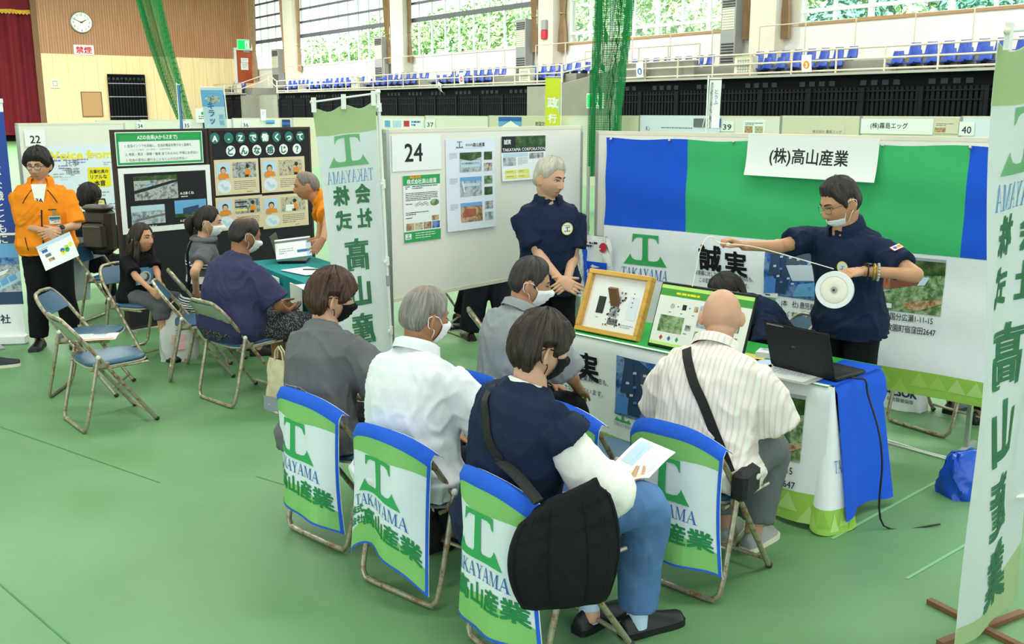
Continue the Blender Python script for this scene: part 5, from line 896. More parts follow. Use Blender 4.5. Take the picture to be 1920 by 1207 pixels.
nobori('white and green company banner on a pole beside the number 24 board, seen from behind', None, P(585, 203, D_), P(704, 190, D_), P(650, 735, D_), P(735, 722, D_), P(741, 810, 5.95) * 1 - Vector((0, 0, P(741, 810, 5.95).z)), P(709, 182, 5.95))
q0 = G(1862, 1204, .0); nobori('white and green company banner at the table end, cut by the picture edge'.replace('cut by the picture edge', 'reaching past the frame'), None, (1.585, 3.30, 2.21), (1.95, 3.60, 2.24), (1.61, 3.28, .09), (2.0, 3.60, .12), (q0.x, q0.y + .09, 0), (1.99, 3.66, 2.26), wav=.02, base=.5)
# ------------------------------------------------------------------ roll-up banner by the man in orange
a, b = P(-150, 640, 8.3), P(52, 640, 8.45); q = (b - a); q.z = 0; W = q.length; q.normalize(); t = thing('roll_up_banner', 'blue roll-up banner with an aerial town photograph', 'banner', (a.x, a.y, 0), math.atan2(q.y, q.x)); mat('rollup_blue', '#24469E', .6)
mb = MB(); mb.box((W / 2, 0, .04), (W, .09, .08), 'white_paint', bev=.01); mb.build('base_case', t, 30); mb = MB(); mb.box((W / 2, 0, 2.07), (W, .03, .035), 'white_paint'); mb.build('top_rail', t, 30); mb = MB(); mb.tube([(W / 2, .03, .05), (W / 2, .03, 2.06)], .012, 'steel'); mb.build('pole', t)
mb = MB(); mb.box((W - .20, -.12, .008), (.05, .24, .012), 'grey_paint', .5); mb.build('foot', t)
it = R(0, .62 + .35, W, 1.03 , 'rollup_blue', 1) + R(0, 1.98, W, .07, 'paper', 2) + PL([(0, .97), (W * .8, .97), (W * .7, 1.0), (0, 1.0)], 'green_print', 2) + R(0, .35, W, .60, 'roof_navy', 1) + R(0, .46, W, .42, 'ph_town', 2) + R(0, .74, W, .14, 'sky_print', 3) + R(0, .70, W, .06, 'ph_blue', 4) + PL([(W * .66, .42), (W, .56), (W, .64), (W * .74, .54)], 'pale_blue_print', 4) + PL([(W * .6, .50), (W * .74, .58), (W * .86, .62), (W * .9, .66), (W * .6, .58)], 'paper', 4)
for k in range(4): it += PL([(W * (.66 + .08 * k), .44 + .035 * k), (W * (.73 + .08 * k), .47 + .035 * k), (W * (.71 + .08 * k), .53 + .03 * k), (W * (.64 + .08 * k), .50 + .03 * k)], 'sky_print', 5)
it += TX('株式会社', W - .12, .19, .085, 'navy_ink', 2, 'r', .02) + VT('「豊かな識とともに', W * .875, 1.62, .085, 'white_ink', 3, .01)
mb = MB(); mb.box((W / 2, 0, 1.06), (W - .02, .004, 1.98), 'paper'); mb.decal(it, lambda u, v, e=0: (u, -.0025 - e, v)); mb.build('printed_film', t, 0)
# ------------------------------------------------------------------ teal table of the next booth with papers and tablet
QA, QB = G(466, 490, .72), G(618, 548, .72); QA.z = QB.z = 0; qd = (QB - QA).normalized(); qn = Vector((-qd.y, qd.x, 0)); L = 1.8; cloth('teal_cloth', '#1F8488', .8, .06, .3)
mat('slate_shoe', '#2B3036', .6)
t = thing('teal_table', 'table under a teal cloth with white paper strips, beside the man in purple', 'table', QA, math.atan2(qd.y, qd.x)); mb = MB(); mb.box((L / 2, .28, .70), (L, .56, .03), 'grey_paint'); mb.build('table_top', t, 30)
for sx in (.1, L - .1):
    for sy in (.06, .5): mb = MB(); mb.tube([(sx, sy, 0), (sx, sy, .69)], .014, 'steel'); mb.build('leg', t)
mb = MB(); mb.slab(lambda u, v, e: (u * L, v * .58 - .01, .722 + e), 6, 3, 'teal_cloth', .004); mb.slab(lambda u, v, e: (u * L, -.012 - .02 * (1 - v) * math.sin(u * 30) - e, .18 + v * .54), 60, 6, 'teal_cloth', .004); mb.slab(lambda u, v, e: (-.012 - .015 * (1 - v) * math.sin(u * 12) - e, .57 - u * .57, .18 + v * .54), 16, 6, 'teal_cloth', .004); mb.build('cloth', t, 50)
for x0 in (.16, .62, 1.1): mb = MB(); mb.box((x0 + .12, -.045, .45), (.24, .006, .50), 'paper'); mb.build('paper_strip', t, 0)
def on_teal(name, label, cat, s, d, z, rz, w, h, base, items, tilt=0):
    c = QA + qd * s + qn * d; M = Matrix.Translation((c.x, c.y, z)) @ Matrix.Rotation(rz, 4, 'Z') @ Matrix.Rotation(tilt, 4, 'X'); mb = MB(); mb.box((0, 0, 0), (w, h, .004), base); mb.decal(items, lambda u, v, e=0: (u - w / 2, v - h / 2, .0025 + e)); o = mb.build(name, None, 0); o.matrix_world = M; return tag(o, label, cat)
RZ = math.atan2(qd.y, qd.x)
c = G(530, 487, .73); s_, d_ = (c - QA).dot(qd), (c - QA).dot(qn)
t = thing('laptop', 'dark laptop on the teal table behind a held up sheet', 'laptop', (c.x, c.y, .726), RZ - .5); mb = MB(); mb.box((0, .1, .01), (.34, .24, .018), 'black_plastic', bev=.004); mb.build('base', t, 30); mb = MB(); mb.box((0, .0, .11), (.34, .01, .22), 'black_plastic', M=Matrix.Translation((0, -.02, .01)) @ Matrix.Rotation(rad(15), 4, 'X')); mb.build('lid', t, 30)
p_ = P(550, 466, (c.y - .12)); M_ = Matrix.Rotation(rad(8), 4, 'Z'); mb = MB(); W, H = .30, .21; mb.box((0, 0, 0), (W, .003, H), 'paper'); mb.decal(R(-W / 2, H * .32, W, H * .1, 'ink_grey', 1) + R(W * .1, -H * .2, W * .38, H * .12, 'logo_blue', 1) + R(-W * .5, -H * .5, W, H * .08, 'teal_print', 1) + R(W * .36, -H * .4, W * .14, H * .75, 'pale_blue_print', 1) + LINES(-W * .4, 0, W * .4, 3, .02, 'pale_ink', 2, .4), lambda u, v, e=0: (u, -.0018 - e, v)); o = mb.build('leaflet', None, 0); o.location = p_; o.rotation_euler = (rad(-38), rad(-6), rad(10)); tag(o, 'white and blue leaflet held up over the teal table', 'leaflet')
c2 = G(575, 508, .73); on_teal('paper', 'white sheet lying on the teal table under a pen', 'paper', (c2 - QA).dot(qd), (c2 - QA).dot(qn), .731, RZ + .2, .36, .25, 'paper', LINES(.05, .2, .2, 4, .03, 'pale_ink', 1, .3)); mb = MB(); mb.tube([(-.07, 0, 0), (.07, .02, 0)], .005, 'ink', 6); tag(mb.build('pen', None, 60, c2 + Vector((.04, 0, .012))), 'black pen on the white sheet on the teal table', 'pen')
c3 = G(590, 538, .73); on_teal('paper', 'bare white sheet near the edge of the teal table', 'paper', (c3 - QA).dot(qd), (c3 - QA).dot(qn), .731, RZ - .1, .30, .21, 'paper', [])
c4 = G(200, 628, .474); o = flat('paper', 'paper lying on the seat of an empty chair', 'paper', (177, 632), .444, .25, .30, .21, 'paper', R(.01, .01, .28, .03, 'orange_print', 1) + LINES(.03, .17, .2, 4, .03, 'pale_ink', 2, .3))
# white cloth with navy band hung on the far chair, bags, cables, small things on the floor
x, y, deg = LEFT['jacket']; t = thing('hung_cloth', 'white cloth with a navy band hung over a chair behind the man in orange', 'cloth', (x, y, 0), rad(deg - 90)); mb = MB(); cloth('pale_cloth', '#C9D0DA', .8, .05, .5)
f = lambda u, v, e=0: ((.5 - u) * .42, -.325 - .05 * v - .02 * math.sin(u * 7) * v - e, .80 - v * .62 - .06 * abs(u - .5)); mb.slab(lambda p, q, e: f(p, q, e), 14, 14, 'pale_cloth', .004); mb.decal(R(0, .62, 1, .12, 'navy_ink', 1) + R(0, .0, .06, 1, 'navy_ink', 1) + [([(p[0] * 2.2 + .5, .55 - p[1] * 1.5) for p in vs], [q[::-1] for q in fs], m, l) for vs, fs, m, l in LINES(-.15, 0, .3, 2, .06, 'ink_grey', 1, .6)], f, 1 / 14, 1 / 14, .002); mb.build('cloth', t, 60)
def bag_mesh(name, label, c, rz, w, d, h, m, handles=None, sag=.2, items=None, cat='bag', vox=.012, loops=0):
    t = thing(name, label, cat, c, rz); mb = MB(); rings = []
    for i in range(9):
        k = i / 8; ww = w / 2 * (1 - .35 * abs(k - .4) ** 2 - sag * k ** 3); dd = d / 2 * (1 - .8 * k ** 2); rings.append([(ww * math.copysign(abs(math.cos(a)) ** .6, math.cos(a)) + .01 * math.sin(7 * a + i), dd * math.copysign(abs(math.sin(a)) ** .6, math.sin(a)) + .012 * math.sin(5 * a + 2 * i), h * k) for a in [2 * PI * j / 28 for j in range(28)]])
    mb.loft(rings, m); 
    if items: mb.decal(items, lambda u, v, e=0: (u, -d / 2 * (1 - .8 * (v / h) ** 2) - .006 - e, v), .05, .05, .001)
    mb.build('body', t, 60)
    for k in range(loops): mb = MB(); y = (-1) ** k * .01; mb.tube([(-w * .18, y, h * .93), (-w * .14, y, h * 1.15), (0, y, h * 1.25), (w * .14, y, h * 1.15), (w * .18, y, h * .93)], .006, m, 6); mb.build('handle', t)
    return t
n = mat('thin_plastic', '#DDE0DA', .3); n.b.inputs['Transmission Weight'].default_value = .25; mat('canvas', '#CFC3A4', .9, var=.06); mat('bag_grey', '#8F98A2', .9); mat('nylon_black', '#14161A', .6, bump=.4, bscale=40); mat('blue_film', '#1D4FC0', .25); mat('pink_print', '#E0A8A8', .6)
bag_mesh('plastic_bag', 'white plastic shopping bag on the floor by the girl', G(338, 672, 0), .3, .30, .22, .40, 'thin_plastic', items=R(-.05, .10, .10, .12, 'pink_print', 1), loops=2)
bag_mesh('tote_bag', 'cream canvas tote standing beside the grey shirted person', G(530, 770, 0), rad(-40), .26, .10, .36, 'canvas', sag=.02, items=R(-.13, .0, .26, .10, 'bag_grey', 1), loops=2)
bag_mesh('sports_bag', 'black sports bag with light blue piping under a covered chair', G(722, 1055, 0) + Vector((.10, .22, 0)), rad(-40), .36, .20, .20, 'nylon_black', items=R(-.06, .0, .008, .2, 'sky_print', 1) + R(-.17, .13, .05, .012, 'steel', 1))
bag_mesh('paper_bag', 'white paper bag with a security company name behind the table', G(1668, 768, 0) + Vector((.1, .06, 0)), rad(-42), .34, .16, .42, 'paper', sag=.02, items=TX('ALSOK', .02, .10, .07, 'navy_ink', 1, 'c', .03) + TX('綜合警備保障', .02, .06, .03, 'ink_grey', 1, 'c', .01), loops=1)
bag_mesh('film_bundle', 'blue plastic wrapped bundle on the floor behind the table end banner', G(1803, 925, 0), .4, .24, .2, .24, 'blue_film')
bag_mesh('goods_bag', 'blue and white goods bag hanging at the booth corner', BC + D2 * .18 + NB * .10 + Vector((0, 0, .72)), math.atan2(D2.y, D2.x), .26, .10, .36, 'paper', items=R(-.12, .02, .24, .15, 'bd_blue', 1) + TX('MGAS', 0, .06, .07, 'white_ink', 2, 'c', .02, w=.18) + CI(.07, .28, .035, 'red_print', 2) + LINES(-.1, .3, .12, 2, .025, 'navy_ink', 2, .6))
bag_mesh('goods_bag', 'narrow blue goods bag beside the arm of the grey-haired man', BC + NS * .08 - D1 * .06 + NB * .05 + Vector((0, 0, .62)), math.atan2(D1.y, D1.x), .16, .08, .42, 'paper', items=R(-.07, .02, .05, .38, 'bd_blue', 1) + R(.02, .02, .05, .38, 'navy_ink', 1))
mb = MB(); mb.box((0, 0, .02), (.17, .05, .035), 'black_plastic', rad(12), bev=.008); [mb.box((-.05 + .05 * k, .011 * (k - 1), .039), (.025, .025, .003), 'dark_plastic', rad(12)) for k in range(3)]; tag(mb.build('power_strip', None, 30, G(860, 616, 0)), 'small black power strip on the floor under the raised board', 'power strip')
cable('cable', 'black cable running to the power strip', [G(845, 618, .008), G(833, 608, .008), G(820, 606, .008), G(800, 612, .008)], .006, 'black_plastic'); cable('cable', 'brown floor cable below the power strip', [G(825, 618, .006), G(850, 626, .006), G(885, 640, .006)], .005, 'brown_print')
for k, lb in ((0, 'white floor cable running behind the table, the thicker of the pair'), (1, 'white floor cable beside the thicker one behind the table')): cable('cable', lb, [G(1632, 818 + 3 * k, .008), G(1680, 830 + 4 * k, .008), G(1730, 846 + 2 * k, .008), G(1795, 862 + 4 * k, .008)], .007 - .002 * k, 'white_paint')
# ------------------------------------------------------------------ people
def ss(a, b, x):
    t = (x - a) / (b - a); t = 0 if t < 0 else 1 if t > 1 else t; return t * t * (3 - 2 * t)
n = NT('skin'); at_ = n.n('ShaderNodeAttribute'); at_.attribute_name = 'Col'; n.l(at_, 'Color', n.b, 'Base Color'); n.b.inputs['Roughness'].default_value = .5; n.b.inputs['Specular IOR Level'].default_value = .3
nz = n.noise(140, 3, .6); n.bump(nz.outputs['Fac'], .08, .004)
n = NT('hair'); at_ = n.n('ShaderNodeAttribute'); at_.attribute_name = 'Col'; n.l(at_, 'Color', n.b, 'Base Color'); n.b.inputs['Roughness'].default_value = .48; n.b.inputs['Specular IOR Level'].default_value = .35
nz = n.noise(170, 3, .6, sc=(1, 1, .25)); n.bump(nz.outputs['Fac'], .45, .006)
mat('eye_white', '#D9D2CB', .3); mat('iris', '#1D1512', .25); mat('brow_dark', '#2B221E', .8); mat('brow_grey', '#7D7772', .8); cloth('mask_white', '#EEF0F1', .8, .02, .3, 18); cloth('mask_black', '#15161A', .8, .05, .3, 18); mat('glasses_metal', '#6D5F55', .3, .7); mat('glasses_black', '#1A1A1C', .3); mat('lens', '#DDE6E6', .05)
MATS['lens'].node_tree.nodes['Principled BSDF'].inputs['Alpha'].default_value = .12
def head_pt(x, y, z, hs=1, w=1):
    X, Y, Z = (.0775 + .002 * ss(-.2, .5, z)) * x * w, .094 * y, .112 * z; k = ss(.05, -.95, z)
    X *= 1 - .27 * k * k
    if y > 0: X *= 1 - .06 * y
    else:
        f = ss(0, .8, -y) * k; Y *= 1 - .26 * f; Z *= 1 - .24 * f
    if y > 0: Y += .010 * ss(-.55, -.85, z) * ss(.3, .8, y)
    if y > .1:
        W = ss(.12, .5, y); e = math.exp; aX = abs(X)
        Y += W * (.024 * e(-(X / .0118) ** 2) * ss(.020, -.036, Z) * ss(-.056, -.041, Z) + .008 * e(-((aX - .013) / .007) ** 2 - ((Z + .041) / .008) ** 2) - .009 * e(-((aX - .030) / .017) ** 2 - ((Z - .002) / .011) ** 2) + .005 * e(-((aX - .028) / .024) ** 2 - ((Z - .023) / .008) ** 2)
                  + .004 * e(-((aX - .045) / .015) ** 2 - ((Z + .03) / .018) ** 2) + .0075 * e(-(X / .022) ** 2 - ((Z + .0625) / .008) ** 2) + .0065 * e(-(X / .019) ** 2 - ((Z + .079) / .007) ** 2) - .006 * e(-(X / .024) ** 2 - ((Z + .0705) / .003) ** 2) - .004 * e(-(X / .02) ** 2 - ((Z + .090) / .006) ** 2) + .006 * e(-(X / .018) ** 2 - ((Z + .104) / .012) ** 2))
    return Vector((X * hs, Y * hs, Z * hs))
def sph(nu, nv):
    out = []
    for i in range(nv + 1):
        el = -PI / 2 + PI * i / nv; ce = max(math.cos(el), 1e-3); out.append([(ce * math.sin(2 * PI * j / nu), ce * math.cos(2 * PI * j / nu), math.sin(el)) for j in range(nu)])
    return out
def cr(pts, k=5):
    P_ = [Vector(p) for p in pts]; out = []
    for i in range(len(P_) - 1):
        a, b, c, d = P_[max(i - 1, 0)], P_[i], P_[i + 1], P_[min(i + 2, len(P_) - 1)]
        for j in range(k): q = j / k; out.append(.5 * ((2 * b) + (c - a) * q + (2 * a - 5 * b + 4 * c - d) * q * q + (3 * b - a - 3 * c + d) * q ** 3))
    return out + [P_[-1]]
def ell(c, r, u, w, n=20, p=2.0):
    out = []
    for i in range(n):
        a = 2 * PI * i / n; ca, sa = math.cos(a), math.sin(a); e = 2 / p; out.append(c + u * (r[0] * math.copysign(abs(ca) ** e, ca)) + w * (r[1] * math.copysign(abs(sa) ** e, sa)))
    return out
RINGS = [(-.10, .155, .105, 0), (-.02, .172, .118, 0), (.06, .168, .112, .004), (.15, .152, .102, .01), (.24, .160, .110, .012), (.33, .174, .116, .006), (.40, .178, .106, 0), (.445, .160, .085, -.008), (.475, .105, .068, -.012), (.50, .062, .06, -.008)]
def crease(me, amp, seed):                               # soft diagonal folds pressed into a garment
    n_ = len(me.vertices); co = np.empty(n_ * 3, 'f'); me.vertices.foreach_get('co', co); no = np.empty(n_ * 3, 'f'); me.vertices.foreach_get('normal', no); co = co.reshape(-1, 3); no = no.reshape(-1, 3); d = np.empty(n_, 'f')
    for i in range(n_):
        x, y, z = co[i]; a = noise.noise(Vector((x * 5 + z * 3 + seed, y * 5 - z * 2, z * 3.2))); b = noise.noise(Vector((x * 11 + z * 5 + 3 * a, y * 11, z * 6 + seed))); c = noise.noise(Vector((x * 24, y * 24, z * 13 + seed)))
        d[i] = .55 * a + .75 * ((1 - abs(b)) ** 3 - .35) + .18 * c
    me.vertices.foreach_set('co', (co + no * (d * amp)[:, None]).astype('f').ravel()); me.update()
def two_bone(S, T, l1, l2, pole):
    d = T - S; L = min(d.length, (l1 + l2) * .995); d.normalize(); T = S + d * L; a = (l1 * l1 - l2 * l2 + L * L) / (2 * L); hgt = math.sqrt(max(0, l1 * l1 - a * a)); p = pole - d * pole.dot(d); p.normalize(); return S + d * a + p * hgt, T
def hand(mb, W, d, n, thumb, curl=(35, 35, 35, 35), hs=1, spread=6, th=(.6, .6, .35)):
    d = d.normalized(); n = (n - d * n.dot(d)).normalized(); b = d.cross(n) * thumb; L = .088 * hs; rings = []
    for k, (w, t) in ((-.25, (.026, .020)), (0, (.027, .018)), (.4, (.036, .0165)), (.8, (.041, .0145)), (1.02, (.039, .011))): rings.append(ell(W + d * L * k, (w * hs, t * hs), b, n, 16, 2.6))
    mb.loft(rings, 'skin')
    for i in range(4):
        off = (.030, .0105, -.010, -.029)[i] * hs; L0 = (.070, .078, .072, .056)[i] * hs; p = W + d * L * .93 + b * off; ax = rad(spread * (1.2, .4, -.4, -1.3)[i]); dd = d * math.cos(ax) + b * math.sin(ax); pts = [p - dd * .012, p]; c = rad(curl[i]) / 3; ang = c * .6
        for q in (.46, .30, .24): v = dd * math.cos(ang) + n * math.sin(ang); p = p + v * L0 * q; pts.append(p); ang += c * 1.2
        mb.tube(pts, [r * hs for r in (.0095, .0092, .0084, .0076, .0062)], 'skin', 10)
    p = W + d * L * .22 + b * .022 * hs; v = (d * th[0] + b * th[1] + n * th[2]).normalized(); v2 = (v + d * .45 + n * .25).normalized(); mb.tube([p - v * .01, p + v * .034 * hs, p + v * .034 * hs + v2 * .03 * hs, p + v * .034 * hs + v2 * .052 * hs], [r * hs for r in (.0135, .0115, .0095, .0075)], 'skin', 10)
class Person:
    def __init__(s, label, x, y, deg, z0=0, h=1.68, sit=False, lean=6, side=0, twist=0, fat=1, head=(0, 0, 0), skin='#C99576', seat=.425, hunch=1, female=False, hw=1.0, neck=(0, 0), group=None, pel=-.07):
        s.root = thing('person', label, 'person', (x, y, z0), rad(deg - 90), group); s.s = k = h / 1.68; s.fat = fat; s.label = label; s.deg = deg
        s.inv = (Matrix.Translation((x, y, z0)) @ Matrix.Rotation(rad(deg - 90), 4, 'Z')).inverted(); s.sit = sit; s.skin = lin(skin); s.body = MB(); s.hs = hw * (1.075 if h > 1.5 else 1.0); s.female = female
        s.p0 = Vector((0, pel, seat + .095 * k)) if sit else Vector((0, 0, .90 * k)); s.tw = twist; s.sp = []; p = s.p0.copy(); N = 30
        for i in range(-6, N + 1):
            t = .52 * i / N
            if i == -6: p = s.p0.copy()
            a = rad(lean * (.55 + .9 * max(0, t) / .5 * hunch)); b = rad(side * (.5 + max(0, t))); up = Vector((math.sin(b), math.sin(a), math.cos(a) * math.cos(b))).normalized(); tw = rad(twist) * max(0, t) / .5; rt = Vector((math.cos(tw), math.sin(tw), 0)); rt = (rt - up * rt.dot(up)).normalized()
            s.sp.append((t, up, rt, up.cross(rt)))
        pos = {}; q = s.p0.copy()
        for i, (t, up, rt, fw) in enumerate(s.sp):
            if t > 0: q = q + up * (.52 / N * k)
            pos[i] = q if t >= 0 else s.p0 + up * (t * k)
        s.pos = pos
        c, up, rt, fw = s.at(.50); s.neck0 = c; s.headc = c + up * .045 * k + Vector((neck[0], .032 + neck[1], .078 * k)) ; yaw, pit, rol = head
        s.HM = Matrix.Translation(s.headc) @ Matrix.Rotation(rad(yaw), 4, 'Z') @ Matrix.Rotation(rad(-pit), 4, 'X') @ Matrix.Rotation(rad(rol), 4, 'Y')
        s.sh = {}; c, up, rt, fw = s.at(.428)
        for sd in (-1, 1): s.sh[sd] = c + rt * (sd * (.172 if female else .182) * k * (.9 + .1 * fat)) - up * .030 * k
        s.arm = {}; s.legs = {}
    def at(s, t): i = max(0, min(len(s.sp) - 1, round((t + 6 * .52 / 30) / (.52 / 30)))); return (s.pos[i],) + s.sp[i][1:]
    def L(s, w): return s.inv @ Vector(w)
    def ring(s, t, w, d, dy, inf=0): c, up, rt, fw = s.at(t); k = s.s; b = 1 + (s.fat - 1) * (1.5 if -.05 < t < .3 else .6 if t < .42 else 0); return ell(c + fw * (dy * k + (.03 * (s.fat - 1) if t < .3 else 0)), (w * k * b + inf, d * k * b + inf), rt, fw, 24, 2.35)
    def arms(s, sd, wrist, pole=None, hd=None, hn=None, curl=(35,) * 4, spread=6, th=(.6, .6, .35), hand_on=True, scale=1.0):
        k = s.s; S = s.sh[sd]; pole = Vector(pole) if pole else Vector((sd * .6, -.5, -.6)); E, W = two_bone(S, Vector(wrist), .285 * k, .245 * k, pole); s.arm[sd] = (S, E, W); m = s.body
        fr = .042 * k * (.9 + .15 * s.fat); m.tube(cr([S, S.lerp(E, .5), E, E.lerp(W, .35), W]), [(.030 * k if i < 3 else .037 * k if i < 5 else .043 * k) - (.043 * k - .027 * k) * ss(.0, 1, i / 20) + (.004 if 10 < i < 15 else 0) for i in range(21)], 'skin', 14)
        m.sphere(E, .040 * k, 'skin', 12, 8)
        if hand_on:
            d = (W - E).normalized() if hd is None else Vector(hd).normalized(); n_ = Vector(hn) if hn is not None else Vector((-sd, .2, -.1)); hand(m, W, d, n_, sd * 1, curl, 1.0 * k * scale, spread, th)
    def leg(s, sd, knee=None, ankle=None, toe=0, foot=True):
        k = s.s; H = s.p0 + Vector((sd * .092 * k, 0, -.01))
        if s.sit: K = Vector(knee) if knee else Vector((sd * .12, .33 * k + s.p0.y * .3, .445 * k + .01)); A = Vector(ankle) if ankle else Vector((sd * .12, .36 * k, .085))
        else: K = Vector(knee) if knee else Vector((sd * .10, .025, .475 * k)); A = Vector(ankle) if ankle else Vector((sd * .10, -.015, .085))
        s.legs[sd] = (H, K, A, toe); m = s.body; m.tube(cr([H, H.lerp(K, .5), K, K.lerp(A, .35), A, A - Vector((0, 0, .04))]), [.07 * k - .034 * k * ss(0, 1, i / 25) + (.010 * k if 14 < i < 19 else 0) for i in range(26)], 'skin', 14)
    def finish_body(s, vox=.0045, core=.86):
        k = s.s; m = s.body; m.loft([s.ring(t, w * (core if t < .42 else .88 if t < .49 else .95), d * (core if t < .42 else .88 if t < .49 else .95), dy) for t, w, d, dy in RINGS], 'skin')
        nr = (.050 if s.female else .060) * k ** .5; hc = s.HM @ Vector((0, -.026, -.058)); c, up, rt, fw = s.at(.46); m.tube([c, s.neck0, s.neck0.lerp(hc, .6), hc, hc + (s.HM.to_3x3() @ Vector((0, .0, .04)))], [nr * 1.25, nr * 1.06, nr, nr, nr * .9], 'skin', 20)
        g = sph(64, 56); m.loft([[s.HM @ head_pt(*d, s.hs) for d in row] for row in g], 'skin')
        for sd in (-1, 1):
            M = s.HM @ Matrix.Translation((sd * .0785 * s.hs, -.012, -.012)) @ Matrix.Rotation(rad(sd * 40), 4, 'Z') @ Matrix.Rotation(rad(-12), 4, 'X'); m.sphere((0, 0, 0), (.009, .020, .033), 'skin', 14, 10, M)
            m.tube([M @ Vector((sd * .004, .0175 * math.cos(a), .003 + .029 * math.sin(a))) for a in [rad(-60 + 25 * i) for i in range(12)]], .0052, 'skin', 8)
        me = fused(m, vox, 2, .45); s.body_me = me
        n_ = len(me.vertices); co = np.empty(n_ * 3, 'f'); me.vertices.foreach_get('co', co); co = co.reshape(-1, 3); inv = np.array(s.HM.inverted()); h = (co @ inv[:3, :3].T + inv[:3, 3]) / s.hs; col = np.tile(np.array(s.skin, 'f'), (n_, 1))
        def blend(mask, c): col[:, :3] = col[:, :3] * (1 - mask[:, None]) + np.array(c)[None, :] * mask[:, None]
        x, y, z = h[:, 0], h[:, 1], h[:, 2]; fr = (y > .05); base = np.array(s.skin[:3])
        blend(fr * np.exp(-(x / .024) ** 4 - ((z + .0705) / .011) ** 2) * .65, base * np.array([.82, .52, .52])); blend(fr * np.exp(-(x / .023) ** 4 - ((z + .0705) / .0028) ** 2) * .85, base * .22); blend(fr * np.exp(-((np.abs(x) - .0075) / .004) ** 2 - ((z + .0475) / .004) ** 2) * .7, base * .25); blend(fr * np.exp(-((np.abs(x) - .027 - .25 * (-.045 - z)) / .004) ** 2 - ((z + .052) / .014) ** 2) * .22, base * .5)
        blend(fr * np.exp(-(x / .016) ** 2 - ((z + .038) / .018) ** 2) * .25, base * np.array([1.0, .72, .66])); blend(fr * np.exp(-((np.abs(x) - .04) / .018) ** 2 - ((z + .035) / .018) ** 2) * .22, base * np.array([1.02, .74, .68])); blend(fr * np.exp(-((np.abs(x) - .030) / .015) ** 2 - ((z - .0) / .008) ** 2) * .35, base * .55)
        rim = np.clip((co[:, 2] < -9) * 1.0, 0, 1); nz_ = np.array([noise.noise(Vector(c) * 22) for c in co[::1]]) if n_ < 260000 else np.zeros(n_); col[:, :3] *= (1 + .07 * nz_)[:, None]
        ca = me.color_attributes.new('Col', 'FLOAT_COLOR', 'POINT'); col[:, 3] = 1; ca.data.foreach_set('color', col.astype('f').ravel()); me.materials.append(MATS['skin']); me.name = 'body'
        s.body_o = link('body', me, s.root); bm = [head_pt(*d, s.hs) for row in g for d in row]; nu = 64; s.bvh = BVHTree.FromPolygons(bm, [(i * nu + j, i * nu + (j + 1) % nu, (i + 1) * nu + (j + 1) % nu, (i + 1) * nu + j) for i in range(56) for j in range(nu)])
        return s
    def fy(s, x, z):
        r = s.bvh.ray_cast(Vector((x, .3, z)), Vector((0, -1, 0))); return r[0].y if r[0] is not None else .05
    def radial(s, az, z):
        d = Vector((math.sin(az), math.cos(az), 0)); r = s.bvh.ray_cast(Vector((0, 0, z)) + d * .4, -d); return r[0] if r[0] is not None else d * .05 + Vector((0, 0, z))
    def face(s, brow='brow_dark', eyes=True, open_=.0075, glasses=None):
        HM = s.HM
        for sd in (-1, 1):
            if eyes:
                x = sd * .0305 * s.hs; y = s.fy(x, .0) ; m = MB(); m.sphere((x, y - .0035, 0), (.0135, .0075, open_), 'eye_white', 14, 8, HM); m.sphere((x, y + .0012, 0), (.0058, .004, open_ * .95), 'iris', 12, 8, HM)
                m.tube([HM @ Vector((x + .0155 * a, s.fy(x + .0155 * a, open_ * (1 - a * a)) + .001, open_ * (1.0 - .8 * a * a))) for a in (-1, -.6, -.2, .2, .6, 1)], .0024, 'brow_dark', 6); m.build('eye', s.body_o)
            m = MB(); m.tube([HM @ Vector((sd * (.012 + .036 * a), s.fy(sd * (.012 + .036 * a), .021 + .006 * math.sin(a * 2.6)) + .001, .021 + .006 * math.sin(a * 2.6))) for a in (0, .25, .5, .75, 1)], [(.0028, .0035), (.0032, .0042), (.003, .004), (.0026, .003), (.0014, .0016)], brow, 8); m.build('eyebrow', s.body_o)
        if glasses:
            t = bpy.data.objects.new('glasses', None); COL.objects.link(t); t.parent = s.root; r = .0014 if 'metal' in glasses else .0022
            for sd in (-1, 1):
                cx = sd * .032; yy = max(s.fy(cx, 0), s.fy(sd * .018, 0)) + .013; pts = [HM @ Vector((cx + .0245 * math.copysign(abs(math.cos(a)) ** .7, math.cos(a)), yy - .010 * abs(cx + .0245 * math.cos(a)) / .056, -.004 + .0175 * math.copysign(abs(math.sin(a)) ** .7, math.sin(a)))) for a in [2 * PI * i / 24 for i in range(24)]]
                m = MB(); m.tube(pts, r, glasses, 6, closed=True); ex = s.radial(sd * PI / 2, .006); m.tube([HM @ Vector((sd * .0565, yy - .010, .004)), HM @ Vector((ex.x * 1.04, .03, .008)), HM @ Vector((ex.x * 1.03, -.005, .006)), HM @ Vector((ex.x * 1.0, -.025, -.012))], r, glasses, 6); m.build('rim', t)
                m = MB(); m.add(pts, [tuple(range(24))], 'lens'); m.build('lens', t)
            m = MB(); yb = s.fy(0, .004); m.tube([HM @ Vector((-.0085, yb + .004, .002)), HM @ Vector((0, yb + .008, .004)), HM @ Vector((.0085, yb + .004, .002))], r, glasses, 6); m.build('bridge', t)
        return s
